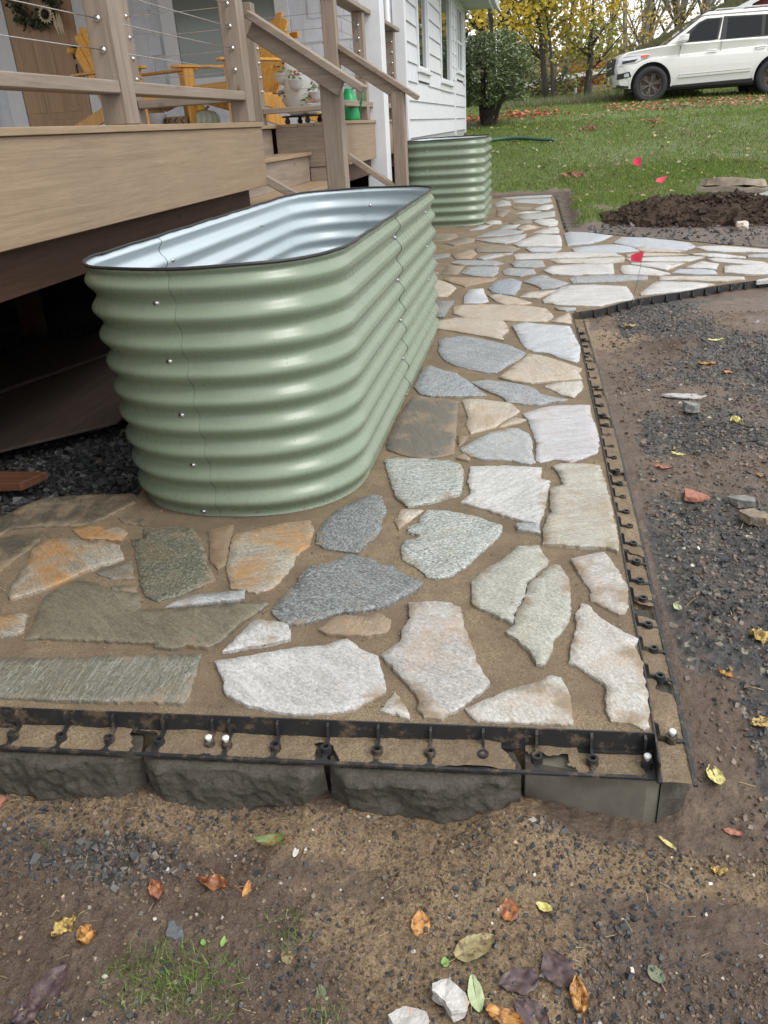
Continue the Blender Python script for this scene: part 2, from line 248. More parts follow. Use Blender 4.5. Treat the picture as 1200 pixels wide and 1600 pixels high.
# flagstone outlines and path edges in metres, traced from image pixels and unprojected
STONES=[('D',[(-1.745,2.1),(-1.73,2.131),(-1.724,2.188),(-1.68,2.255),(-1.61,2.272),(-1.524,2.293),(-1.378,2.306),(-1.322,2.241),(-1.345,2.192),(-1.364,2.14),(-1.39,2.091),(-1.437,2.054),(-1.509,2.05),(-1.588,2.039),(-1.648,2.024),(-1.66,1.973),(-1.725,1.936),(-1.813,2.06)]),('D',[(-1.682,1.907),(-1.649,1.958),(-1.596,1.988),(-1.53,2.009),(-1.51,1.972),(-1.502,1.889),(-1.514,1.828),(-1.512,1.753),(-1.524,1.681)]),('R',[(-1.39,1.616),(-1.405,1.631),(-1.433,1.696),(-1.442,1.749),(-1.469,1.832),(-1.497,1.889),(-1.476,1.958),(-1.428,1.969),(-1.387,1.964),(-1.331,1.942),(-1.311,1.966),(-1.235,1.943),(-1.174,1.858),(-1.197,1.828),(-1.224,1.812),(-1.258,1.772),(-1.286,1.717),(-1.323,1.671),(-1.361,1.639)]),('OL',[(-1.224,1.775),(-1.19,1.814),(-1.149,1.855),(-1.091,1.754),(-1.157,1.743)]),('OL',[(-1.139,1.707),(-1.1,1.716),(-1.065,1.717),(-1.045,1.681),(-1.124,1.687)]),('D',[(-1.328,2.124),(-1.281,2.133),(-1.229,2.112),(-1.208,2.074),(-1.254,2.079),(-1.3,2.091)]),('R',[(-1.446,2.029),(-1.41,2.056),(-1.375,2.064),(-1.291,2.052),(-1.243,2.022),(-1.235,1.964),(-1.305,1.975),(-1.346,1.97),(-1.385,1.98)]),('D2',[(-1.212,1.981),(-1.17,1.984),(-1.207,2.046),(-1.134,2.068),(-1.046,2.065),(-0.972,1.976),(-0.906,1.844),(-0.866,1.786),(-0.853,1.763),(-0.878,1.73),(-0.902,1.699),(-0.935,1.663),(-0.972,1.644),(-1.014,1.66),(-1.051,1.71),(-1.14,1.865)]),('L',[(-0.937,1.616),(-0.928,1.639),(-0.893,1.673),(-0.789,1.705),(-0.75,1.717),(-0.734,1.671),(-0.804,1.652),(-0.867,1.631)]),('O',[(-1.234,1.441),(-1.254,1.513),(-1.291,1.602),(-1.299,1.646),(-1.266,1.717),(-1.253,1.728),(-1.193,1.719),(-1.12,1.681),(-1.036,1.675),(-0.995,1.596),(-0.928,1.608),(-0.862,1.62),(-0.766,1.646),(-0.675,1.663),(-0.663,1.652),(-0.682,1.605),(-0.712,1.553),(-0.725,1.489),(-0.745,1.455),(-0.752,1.452),(-0.81,1.454),(-0.841,1.441),(-0.884,1.445),(-0.893,1.457),(-0.961,1.456),(-1.096,1.452),(-1.2,1.45)]),('R',[(-1.417,1.529),(-1.366,1.536),(-1.334,1.551),(-1.302,1.554),(-1.258,1.481),(-1.264,1.466),(-1.295,1.452),(-1.354,1.439)]),('O2',[(-1.447,1.346),(-1.249,1.363),(-1.087,1.376),(-0.966,1.398),(-0.757,1.423),(-0.749,1.385),(-0.727,1.278),(-0.727,1.25),(-0.854,1.241),(-1.003,1.232),(-1.157,1.227),(-1.348,1.221)]),('R',[(-0.842,1.82),(-0.883,1.959),(-0.894,2.035),(-0.826,2.08),(-0.76,2.119),(-0.683,2.142),(-0.654,2.085),(-0.639,1.976),(-0.663,1.912),(-0.656,1.853),(-0.666,1.787),(-0.679,1.732),(-0.718,1.707),(-0.751,1.717),(-0.794,1.723)]),('TD',[(-0.994,2.064),(-0.919,2.104),(-0.885,1.959),(-0.853,1.848),(-0.867,1.818),(-0.914,1.874)]),('G',[(-0.624,1.987),(-0.638,2.052),(-0.631,2.157),(-0.613,2.219),(-0.556,2.3),(-0.519,2.342),(-0.485,2.33),(-0.448,2.216),(-0.456,2.155),(-0.443,2.098),(-0.459,2.03),(-0.479,1.976),(-0.488,1.945),(-0.55,1.95),(-0.588,1.96)]),('G',[(-0.649,1.626),(-0.642,1.691),(-0.617,1.765),(-0.623,1.798),(-0.607,1.856),(-0.541,1.89),(-0.506,1.933),(-0.435,1.905),(-0.415,1.881),(-0.371,1.873),(-0.334,1.831),(-0.295,1.807),(-0.275,1.788),(-0.284,1.762),(-0.338,1.695),(-0.351,1.675),(-0.411,1.643),(-0.475,1.629),(-0.496,1.607),(-0.553,1.573),(-0.589,1.57),(-0.64,1.606)]),('W',[(-0.713,1.443),(-0.699,1.493),(-0.683,1.568),(-0.672,1.581),(-0.589,1.573),(-0.561,1.506),(-0.621,1.479)]),('T',[(-0.507,1.554),(-0.489,1.593),(-0.452,1.623),(-0.406,1.616),(-0.367,1.638),(-0.332,1.611),(-0.331,1.556),(-0.374,1.537),(-0.432,1.534),(-0.479,1.536)]),('W',[(-0.717,1.402),(-0.673,1.42),(-0.629,1.438),(-0.543,1.473),(-0.473,1.493),(-0.426,1.526),(-0.379,1.482),(-0.339,1.462),(-0.322,1.416),(-0.301,1.363),(-0.298,1.334),(-0.325,1.308),(-0.351,1.272),(-0.393,1.26),(-0.442,1.249),(-0.493,1.246),(-0.536,1.25),(-0.585,1.261),(-0.618,1.278),(-0.649,1.289),(-0.672,1.337),(-0.697,1.372)]),('L2',[(-0.534,2.638),(-0.496,2.663),(-0.389,2.659),(-0.293,2.639),(-0.249,2.603),(-0.232,2.539),(-0.225,2.36),(-0.262,2.333),(-0.314,2.287),(-0.386,2.248),(-0.44,2.324),(-0.488,2.479)]),('W',[(-0.215,2.464),(-0.214,2.59),(-0.08,2.602),(0.036,2.592),(0.03,2.501),(0.062,2.476),(0.045,2.277),(0.028,2.16),(-0.022,2.178),(-0.076,2.208),(-0.148,2.255),(-0.222,2.298),(-0.196,2.361)]),('L',[(-0.041,2.156),(0.028,2.157),(0.028,2.092),(-0.016,2.11),(-0.039,2.119)]),('T3',[(-0.414,2.149),(-0.408,2.235),(-0.333,2.233),(-0.364,2.163),(-0.393,2.097)]),('L2',[(-0.323,2.234),(-0.256,2.232),(-0.174,2.202),(-0.112,2.157),(-0.085,2.142),(-0.083,2.095),(-0.114,2.014),(-0.146,1.946),(-0.168,1.89),(-0.207,1.835),(-0.248,1.815),(-0.273,1.826),(-0.303,1.867),(-0.354,1.912),(-0.369,1.977),(-0.363,2.027),(-0.331,2.039),(-0.325,2.065),(-0.363,2.078),(-0.366,2.114),(-0.336,2.143),(-0.34,2.176)]),('LC',[(0.069,2.607),(0.097,2.63),(0.184,2.63),(0.231,2.613),(0.24,2.51),(0.245,2.358),(0.247,2.2),(0.248,2.077),(0.244,1.996),(0.211,2.022),(0.128,2.021),(0.035,2.029),(0.035,2.093),(0.05,2.21),(0.064,2.233),(0.057,2.278),(0.061,2.411),(0.103,2.439),(0.089,2.545)]),('L3',[(-0.149,1.807),(-0.127,1.867),(-0.086,1.914),(-0.053,1.971),(-0.032,2.015),(0.028,2.019),(0.035,1.977),(0.054,1.933),(0.049,1.911),(-0.007,1.81),(-0.01,1.746),(-0.036,1.656),(-0.035,1.618),(-0.074,1.652),(-0.136,1.691),(-0.145,1.735)]),('L3',[(0.054,1.908),(0.07,1.92),(0.083,1.914),(0.105,1.835),(0.106,1.771),(0.1,1.645),(0.083,1.606),(0.061,1.565),(0.055,1.519),(0.04,1.462),(0.021,1.467),(0.002,1.521),(-0.024,1.554),(-0.052,1.586),(-0.033,1.617),(-0.034,1.653),(-0.009,1.743),(-0.004,1.807)]),('WT',[(0.11,1.95),(0.179,1.987),(0.205,1.993),(0.225,1.928),(0.252,1.814),(0.24,1.701),(0.217,1.685),(0.203,1.698),(0.152,1.741),(0.155,1.791),(0.141,1.829),(0.123,1.895)]),('W2',[(0.115,1.676),(0.13,1.724),(0.147,1.715),(0.174,1.66),(0.215,1.617),(0.251,1.581),(0.241,1.549),(0.252,1.49),(0.248,1.439),(0.252,1.391),(0.247,1.329),(0.24,1.283),(0.229,1.277),(0.203,1.291),(0.169,1.292),(0.162,1.325),(0.167,1.403),(0.136,1.439),(0.093,1.48),(0.095,1.529),(0.11,1.6)]),('W2',[(-0.125,1.302),(-0.082,1.335),(-0.024,1.379),(0.024,1.406),(0.054,1.431),(0.074,1.425),(0.09,1.374),(0.095,1.323),(0.095,1.274),(0.024,1.27),(-0.052,1.268),(-0.098,1.267),(-0.112,1.281)]),('WT',[(-0.303,1.691),(-0.234,1.703),(-0.193,1.697),(-0.169,1.68),(-0.147,1.584),(-0.127,1.527),(-0.112,1.466),(-0.077,1.384),(-0.103,1.343),(-0.136,1.299),(-0.172,1.262),(-0.206,1.264),(-0.221,1.29),(-0.227,1.325),(-0.281,1.397),(-0.332,1.463),(-0.296,1.517),(-0.3,1.57),(-0.288,1.619)]),('W2',[(-0.302,1.276),(-0.279,1.344),(-0.256,1.306),(-0.236,1.268),(-0.234,1.253),(-0.266,1.267)]),('G2',[(-0.55,3.531),(-0.548,3.852),(-0.515,3.889),(-0.439,3.792),(-0.371,3.744),(-0.31,3.628),(-0.205,3.407),(-0.253,3.388),(-0.453,3.389),(-0.511,3.425)]),('D3',[(-0.533,3.41),(-0.451,3.371),(-0.368,3.355),(-0.323,3.325),(-0.3,2.987),(-0.282,2.709),(-0.342,2.681),(-0.398,2.658),(-0.472,2.698),(-0.541,2.749),(-0.557,2.816),(-0.561,3.126)]),('T3',[(-0.309,3.343),(-0.24,3.352),(-0.146,3.316),(-0.097,3.298),(-0.053,3.189),(-0.109,3.07),(-0.14,3.002),(-0.18,2.965),(-0.24,2.92),(-0.265,3.015),(-0.267,3.131),(-0.293,3.255)]),('T3',[(-0.132,2.996),(-0.101,3.078),(-0.068,3.113),(-0.027,3.085),(-0.049,3.053),(-0.107,3.009)]),('L',[(-0.268,2.757),(-0.211,2.858),(-0.159,2.936),(-0.111,2.98),(-0.056,2.981),(-0.013,2.918),(0.002,2.829),(0.0,2.752),(0.013,2.642),(-0.009,2.623),(-0.071,2.651),(-0.162,2.66),(-0.181,2.665),(-0.226,2.688)]),('WL',[(-0.043,3.157),(0.013,3.218),(0.07,3.253),(0.141,3.267),(0.232,3.27),(0.231,3.133),(0.242,2.995),(0.247,2.891),(0.234,2.745),(0.176,2.687),(0.133,2.641),(0.079,2.674),(0.027,2.644),(0.012,2.662),(0.013,2.83),(-0.002,2.944),(-0.02,3.079)]),('T3',[(-0.168,3.677),(-0.104,3.857),(-0.035,4.093),(0.036,4.059),(0.129,3.945),(0.226,3.81),(0.208,3.738),(0.219,3.646),(0.151,3.628),(0.074,3.612),(-0.013,3.58),(-0.096,3.615)]),('W2',[(0.045,3.539),(0.073,3.574),(0.131,3.606),(0.213,3.621),(0.22,3.52),(0.171,3.37),(0.117,3.413)]),('B',[(-0.3,3.611),(-0.221,3.64),(-0.145,3.618),(-0.024,3.527),(0.011,3.478),(0.03,3.413),(0.146,3.333),(0.079,3.307),(0.025,3.264),(-0.042,3.273),(-0.113,3.307),(-0.135,3.369),(-0.22,3.481)]),('TD',[(-0.288,2.903),(-0.238,2.892),(-0.263,2.801),(-0.274,2.789)]),('T',[(-0.275,2.672),(-0.247,2.715),(-0.22,2.664),(-0.226,2.644)]),('G2',[(-0.533,4.412),(-0.473,4.467),(-0.399,4.492),(-0.315,4.428),(-0.218,4.351),(-0.121,4.249),(-0.044,4.102),(-0.08,3.968),(-0.131,3.877),(-0.182,3.755),(-0.219,3.756),(-0.326,3.826),(-0.403,3.897),(-0.464,4.007),(-0.511,4.162)]),('T3',[(-0.619,4.783),(-0.585,4.894),(-0.492,4.969),(-0.405,4.949),(-0.297,4.905),(-0.191,4.838),(-0.169,4.747),(-0.149,4.597),(-0.182,4.498),(-0.167,4.371),(-0.271,4.464),(-0.373,4.541),(-0.479,4.621),(-0.588,4.693)]),('T3',[(-0.536,5.255),(-0.483,5.325),(-0.323,5.328),(-0.238,5.319),(-0.047,5.262),(0.066,5.176),(0.107,4.991),(0.106,4.904),(0.057,4.806),(-0.064,4.833),(-0.187,4.86),(-0.336,4.908),(-0.462,4.99),(-0.519,5.086)]),('WB',[(-0.136,4.723),(-0.063,4.799),(0.06,4.724),(0.194,4.681),(0.206,4.527),(0.235,4.217),(0.22,3.957),(0.201,3.923),(0.14,3.984),(0.069,4.097),(-0.009,4.138),(-0.046,4.192),(-0.079,4.343),(-0.105,4.533)]),('T3',[(0.081,4.815),(0.149,4.946),(0.202,5.048),(0.213,4.894),(0.208,4.75),(0.145,4.777)]),('WB',[(-0.489,5.558),(-0.476,5.77),(-0.378,5.841),(-0.346,5.621),(-0.311,5.422),(-0.381,5.366),(-0.478,5.363)]),('G',[(-0.691,5.321),(-0.68,5.474),(-0.551,5.473),(-0.542,5.382),(-0.558,5.257),(-0.56,5.06),(-0.567,4.976),(-0.623,4.993)]),('T3',[(-0.833,6.214),(-0.766,6.205),(-0.613,5.982),(-0.57,5.864),(-0.588,5.729),(-0.611,5.598),(-0.757,5.614)]),('T',[(-0.704,6.182),(-0.672,6.252),(-0.29,6.171),(-0.316,6.058),(-0.412,5.985),(-0.511,5.899),(-0.618,6.039)]),('OL',[(-0.741,6.368),(-0.725,6.703),(-0.574,6.647),(-0.592,6.456),(-0.606,6.319)]),('B',[(-0.583,6.362),(-0.554,6.579),(-0.434,6.609),(-0.296,6.572),(-0.292,6.352),(-0.324,6.205),(-0.442,6.236)]),('B2',[(-0.339,5.822),(-0.305,6.05),(-0.242,6.128),(-0.181,6.142),(-0.108,6.024),(-0.113,5.816),(-0.146,5.559),(-0.231,5.628),(-0.299,5.676)]),('T3',[(-0.336,5.62),(-0.253,5.63),(-0.14,5.519),(-0.027,5.354),(-0.093,5.304),(-0.197,5.315),(-0.264,5.417)]),('B',[(-0.269,6.41),(-0.227,6.514),(-0.027,6.437),(-0.001,6.28),(-0.12,6.192),(-0.243,6.269)]),('B',[(-0.213,6.69),(-0.168,6.784),(0.044,6.767),(0.064,6.518),(-0.028,6.484),(-0.174,6.538)]),('B',[(-0.097,6.002),(-0.025,6.165),(0.05,6.214),(0.159,6.025),(0.229,5.918),(0.119,5.767),(0.037,5.764),(-0.023,5.908)]),('W2',[(-0.111,5.542),(-0.056,5.681),(0.148,5.723),(0.06,5.549),(0.015,5.476)]),('W',[(0.043,5.422),(0.094,5.61),(0.185,5.82),(0.243,5.854),(0.392,5.856),(0.611,5.788),(0.626,5.588),(0.631,5.396),(0.532,5.35),(0.4,5.216),(0.251,5.25),(0.124,5.282),(0.1,5.322),(0.051,5.345)]),('W',[(0.049,6.38),(0.113,6.534),(0.324,6.574),(0.579,6.558),(0.561,6.194),(0.285,6.167),(0.11,6.235)]),('B',[(0.229,6.068),(0.277,6.153),(0.536,6.164),(0.782,6.084),(0.772,5.966),(0.581,5.932),(0.256,5.929)]),('W2',[(0.095,6.784),(0.207,6.817),(0.434,6.804),(0.685,6.787),(0.664,6.593),(0.446,6.579),(0.154,6.649)]),('W',[(-0.195,7.045),(-0.158,7.094),(0.055,7.084),(0.317,7.064),(0.621,6.982),(0.678,6.814),(0.46,6.826),(0.157,6.825),(-0.173,6.854)]),('L',[(0.117,5.214),(0.248,5.176),(0.246,5.116),(0.183,5.098),(0.137,5.139)]),('W',[(0.608,6.321),(0.639,6.477),(0.702,6.491),(0.807,6.382),(0.952,6.161),(0.866,6.108),(0.737,6.147),(0.628,6.184)]),('T3',[(0.706,6.913),(0.868,6.938),(1.057,6.877),(1.168,6.806),(0.949,6.793),(0.707,6.809)]),('W',[(0.686,6.737),(0.943,6.744),(1.18,6.729),(1.277,6.687),(1.128,6.542),(0.923,6.575),(0.715,6.633)]),('W',[(0.708,6.562),(0.92,6.552),(1.103,6.499),(0.94,6.272),(0.81,6.405),(0.718,6.512)]),('B3',[(0.643,7.41),(0.741,7.682),(0.941,7.602),(1.085,7.472),(1.265,7.281),(1.273,7.107),(1.172,6.962),(1.023,6.99),(0.838,7.135),(0.722,7.273)]),('B3',[(0.239,8.024),(0.304,8.123),(0.467,8.021),(0.67,7.782),(0.559,7.542),(0.436,7.41),(0.258,7.359)]),('B3',[(0.287,7.206),(0.416,7.306),(0.638,7.347),(0.762,7.238),(0.836,7.024),(0.667,6.978),(0.309,7.062)]),('T3',[(0.763,7.206),(0.96,7.083),(1.16,6.911),(1.108,6.894),(0.846,6.968)]),('W',[(1.27,7.099),(1.331,7.126),(1.483,7.116),(1.776,6.888),(1.893,6.83),(1.866,6.721),(1.748,6.767),(1.435,6.859),(1.326,6.934)]),('W',[(1.18,6.831),(1.361,6.817),(1.564,6.641),(1.541,6.593),(1.333,6.663),(1.205,6.773)]),('L',[(1.589,6.731),(1.737,6.722),(1.851,6.661),(1.827,6.562),(1.705,6.583),(1.573,6.622)]),('W',[(1.267,6.622),(1.343,6.644),(1.644,6.453),(1.665,6.407),(1.561,6.359),(1.376,6.47),(1.31,6.53)]),('W',[(1.079,6.337),(1.226,6.534),(1.33,6.428),(1.276,6.235),(1.173,6.288)]),('B3',[(0.96,6.166),(1.033,6.28),(1.169,6.263),(1.26,6.215),(1.259,6.072),(1.11,6.093)]),('W',[(1.343,6.313),(1.404,6.351),(1.658,6.376),(1.78,6.373),(1.699,6.045),(1.579,6.033),(1.435,6.053),(1.312,6.131)]),('W2',[(0.861,6.067),(0.94,6.062),(1.161,6.032),(1.411,5.968),(1.399,5.882),(1.245,5.836),(1.092,5.9),(0.846,5.947)]),('W',[(0.676,5.562),(0.744,5.731),(0.815,5.904),(1.045,5.854),(1.188,5.775),(1.008,5.62),(0.794,5.529),(0.678,5.504)]),('W',[(1.461,5.845),(1.552,5.919),(1.678,5.96),(1.66,5.89),(1.533,5.835),(1.46,5.816)]),('B3',[(-0.109,7.317),(0.028,7.335),(0.207,7.279),(0.195,7.2),(0.135,7.111),(-0.052,7.145)]),('W',[(-0.215,7.525),(-0.117,7.775),(-0.002,8.03),(0.204,7.919),(0.215,7.664),(0.209,7.345),(0.001,7.38),(-0.166,7.404)]),('W',[(-0.039,8.143),(0.059,8.434),(0.19,8.468),(0.208,8.293),(0.194,8.059),(0.058,8.075)]),('W',[(-0.046,9.015),(-0.006,9.208),(0.169,9.202),(0.209,8.981),(0.193,8.625),(0.11,8.573),(0.028,8.708)]),('T3',[(-0.211,8.445),(-0.165,8.666),(-0.096,8.778),(0.021,8.524),(-0.066,8.375),(-0.159,8.356)]),('L',[(-0.219,9.538),(-0.152,9.776),(0.064,9.927),(0.189,10.016),(0.187,9.476),(-0.007,9.269),(-0.158,9.295)]),('W',[(-0.056,10.341),(0.067,10.755),(0.176,10.745),(0.18,10.465),(0.102,10.161),(-0.025,10.216)]),('L',[(-0.359,11.711),(0.155,11.635),(0.173,11.125),(-0.012,10.959),(-0.319,11.235)]),('L',[(-0.53,12.042),(-0.284,12.163),(0.186,12.163),(0.157,11.827),(-0.188,11.814),(-0.45,11.824)]),('W',[(-0.273,9.927),(-0.159,10.127),(0.028,10.034),(-0.111,9.895)]),('B',[(-0.574,7.996),(-0.473,8.355),(-0.351,8.464),(-0.127,8.3),(-0.16,8.133),(-0.291,8.044),(-0.422,7.998)]),('L',[(-0.582,7.846),(-0.416,7.881),(-0.27,7.96),(-0.105,8.077),(-0.118,7.848),(-0.184,7.651),(-0.285,7.572),(-0.434,7.671)]),('OL',[(-0.55,7.402),(-0.427,7.536),(-0.223,7.431),(-0.141,7.293),(-0.214,7.161),(-0.407,7.196),(-0.519,7.217)]),('L',[(-0.501,6.962),(-0.375,7.105),(-0.202,7.102),(-0.264,7.03),(-0.365,6.912),(-0.442,6.872)]),('L',[(-0.386,8.527),(-0.378,8.792),(-0.182,8.835),(-0.226,8.527)]),('W',[(-0.569,9.085),(-0.498,9.299),(-0.396,9.201),(-0.379,8.961),(-0.506,8.948)]),('OL',[(-0.306,8.992),(-0.211,9.193),(-0.067,9.2),(-0.064,8.878),(-0.236,8.882)]),('OL',[(-0.478,9.737),(-0.51,10.541),(-0.324,10.383),(-0.358,10.032),(-0.398,9.575)]),('L',[(-0.568,11.052),(-0.498,11.734),(-0.374,11.395),(-0.343,10.947),(-0.526,10.866)]),('OL',[(-0.327,10.695),(-0.207,10.64),(-0.072,10.501),(-0.116,10.293),(-0.253,10.315)]),('L',[(-0.683,8.519),(-0.603,8.868),(-0.483,8.883),(-0.549,8.554)]),('OL',[(-1.081,8.391),(-0.807,8.312),(-0.76,8.083),(-0.838,7.868),(-0.989,7.847)]),('OL',[(-0.854,7.728),(-0.7,8.027),(-0.581,7.92),(-0.583,7.703),(-0.749,7.57)]),('T',[(-0.73,7.139),(-0.614,7.353),(-0.554,7.312),(-0.513,7.129),(-0.546,6.916),(-0.677,6.937)]),('G',[(-0.932,7.147),(-0.75,7.172),(-0.735,7.029),(-0.88,6.944)]),('B',[(-0.707,6.802),(-0.658,6.881),(-0.342,6.812),(-0.26,6.681),(-0.333,6.626),(-0.612,6.686)]),('T3',[(-0.894,6.867),(-0.812,6.784),(-0.846,6.589)]),('OL',[(-0.856,6.558),(-0.757,6.417),(-0.816,6.348)])]
RIGHT_EDGE=[(0.249, 1.27), (0.252, 1.486), (0.25, 1.704), (0.256, 2.129), (0.253, 2.851), (0.241, 4.002), (0.22, 5.134)]
BRANCH_NEAR=[(0.22, 5.134), (0.264, 5.075), (0.395, 5.135), (0.553, 5.32), (0.662, 5.42), (0.92, 5.562), (1.234, 5.757), (1.548, 5.897), (1.925, 6.093)]
BRANCH_FAR=[(2.114, 6.771), (1.799, 6.985), (1.631, 7.099), (1.325, 7.333), (0.791, 7.743), (0.386, 8.112), (0.262, 8.146), (0.25, 8.375), (0.211, 12.019)]
LEFT_EDGE=[(-1.342, 2.291), (-1.378, 2.316), (-1.591, 2.279), (-1.688, 2.196), (-1.756, 2.113), (-1.907, 1.991)]
# ---------------------------------------------------------------- ground materials
def soil_mat():
    k = N('damp_soil'); co = k.co(); at = k.n('ShaderNodeAttribute', attribute_name='mask'); sp = k.n('ShaderNodeSeparateColor'); k.l(at.outputs['Color'], sp.inputs[0])
    n1 = k.noise(co, 3, 6, .65); n2 = k.noise(co, 14, 8, .72, .4); n3 = k.noise(co, 190, 3, .8); n4 = k.noise(co, 60, 6, .75)
    soil = k.mix(k.ramp(n2, (.34, 0.), (.64, 1.)), (.082, .058, .043), (.235, .168, .118)); soil = k.mix(k.ramp(n1, (.35, 0.), (.65, .6)), soil, (.14, .112, .085))
    soil = k.mix(k.ramp(n3, (.60, 0.), (.72, .8)), soil, (.36, .26, .17)); soil = k.mix(k.ramp(n3, (.3, .8), (.42, 0.)), soil, (.03, .022, .02)); soil = k.mix(k.ramp(n4, (.32, .75), (.45, 0.)), soil, (.045, .032, .026)); soil = k.mix(k.ramp(k.noise(co, 1.7, 3), (.5, 0.), (.62, .5)), soil, (.15, .110, .082))
    sand = k.mix(k.ramp(n3, (.35, 0.), (.62, 1.)), (.155, .108, .062), (.40, .29, .175)); sand = k.mix(k.ramp(n2, (.3, .55), (.6, 0.)), sand, (.12, .078, .05))
    vc = k.vor(co, 75, out=1); s2 = k.n('ShaderNodeSeparateColor'); k.l(vc, s2.inputs[0])
    grav = k.mix(k.ramp(s2.outputs[0], (0, 0.), (1, 1.)), (.028, .028, .028), (.10, .10, .097)); grav = k.mix(k.ramp(s2.outputs[1], (.93, 0.), (.96, .8)), grav, (.4, .36, .26))
    grav = k.mix(k.ramp(n2, (.46, 0.), (.64, .8)), grav, (.155, .118, .095))
    turf = k.mix(k.ramp(k.noise(co, 5, 8, .75), (.3, 0.), (.7, 1.)), (.06, .085, .02), (.12, .17, .04)); turf = k.mix(k.ramp(k.noise(co, 1.3, 6, .7), (.54, 0.), (.7, .5)), turf, (.12, .115, .05))
    def edge(ch, w=.5): return k.ramp(k.math('ADD', sp.outputs[ch], k.math('MULTIPLY', k.math('ADD', n2, k.math('MULTIPLY', n4, .6)), w)), (.46 + w * .8 - .06, 0.), (.46 + w * .8 + .1, 1.))
    soil = k.mix(k.ramp(n1, (.42, 0.), (.56, .55)), soil, k.mix(n4, (.075, .048, .038), (.185, .125, .095))); c = k.mix(edge(0), soil, sand); c = k.mix(edge(1, .6), c, grav); c = k.mix(edge(2, .4), c, turf)
    c = k.mix(k.ramp(at.outputs['Alpha'], (.3, 0.), (.8, .85)), c, k.mix(n2, (.022, .013, .009), (.085, .05, .034)))
    h = k.math('ADD', n4, k.math('MULTIPLY', n3, .6)); vd = k.vor(co, 75)
    nb = k.bump(h, .008, 1., k.bump(n2, .018, .8, k.bump(k.math('MULTIPLY', vd, sp.outputs[1]), .012, .8)))
    rr = k.ramp(n1, (.40, .78), (.56, .30)); return k.fin(c, rr, nb, spec=.5)
def sand_mat():
    k = N('jointing_sand'); co = k.co(); n3 = k.noise(co, 230, 3, .8); n2 = k.noise(co, 9, 7, .65); n1 = k.noise(co, 1.7, 4)
    c = k.mix(k.ramp(n3, (.35, 0.), (.65, 1.)), (.115, .086, .054), (.33, .255, .165)); c = k.mix(k.ramp(n2, (.36, .6), (.60, 0.)), c, (.115, .08, .054))
    c = k.mix(k.ramp(n1, (.40, 0.), (.60, .55)), c, (.13, .098, .066)); c = k.mix(k.ramp(k.noise(co, 34, 6, .75), (.58, 0.), (.70, .5)), c, (.10, .075, .052)); return k.fin(c, .85, k.bump(n3, .0022, .9, k.bump(n2, .01, .7)), spec=.3)
M_soil = soil_mat(); M_sand = sand_mat()
TERR = [(-2.9, 1.115)] + RIGHT_EDGE[:-1] + BRANCH_NEAR + BRANCH_FAR + [(-.6, 12.05), (-1.45, 12.1), (-1.45, 5.0), (-1.40, 2.6)] + LEFT_EDGE + [(-2.9, 1.6)]
def gheight(x, y, detail=True):
    x = np.asarray(x, float); y = np.asarray(y, float)
    z = -.168 + .120 * sm(1.15, 1.95, y) + zp(y)
    z = z + np.interp(y, [12.3, 13.2, 18.4, 22.9, 26, 32, 45, 60, 150, 400], [0, .1, .80, 1.22, 1.4, 1.62, 1.9, 2.1, 2.6, 3])
    z = z + .03 * sm(8.9, 9.6, y) * sm(.4, .6, x) * (1 - sm(12, 13, y))                       # turf stands above the cut path
    z = z + .012 * fbm(x, y, 1.1, 3, 5) * sm(2, 6, y) + .05 * fbm(x, y, .35, 3, 9) * sm(12, 16, y)
    z = z - .04 * np.exp(-((y - 12.45) / .18) ** 2) * (x < .6) - .05 * np.exp(-((x - .36) / .09) ** 2) * sm(8.6, 9.2, y) * (1 - sm(12.3, 12.8, y))
    if detail:
        near = 1 - sm(2.2, 4, y)
        z = z + near * (.012 * fbm(x, y, 7, 4, 1) + .013 * (ridged(x, y, 22, 4, 2) - .55) * sm(-.2, .3, fbm(x, y, 4, 2, 12)) + .0055 * fbm(x, y, 80, 2, 3))
        z = z + (1 - near) * (1 - sm(9, 13, y)) * (.02 * fbm(x, y, 3, 4, 4) + .012 * (ridged(x, y, 12, 3, 6) - .5))
        # sand heaped against the block joints, and the heap in front of the corner
        for cx, a in ((-.80, .022), (-.40, .022), (-.03, .035), (.03, .03)): z = z + a * np.exp(-((x - cx) / .10) ** 2 - ((y - 1.12) / .09) ** 2) * (y < 1.3)
        z = z - .012 * np.exp(-((x - .55) / .12) ** 2 - ((y - 3.0) / .8) ** 2)
        z = z + .05 * np.exp(-((x - .78) / .22) ** 2 - ((y - 4.35) / .16) ** 2) * (.6 + ridged(x, y, 9, 3, 8))  # low clod ridge beside the path
    return z
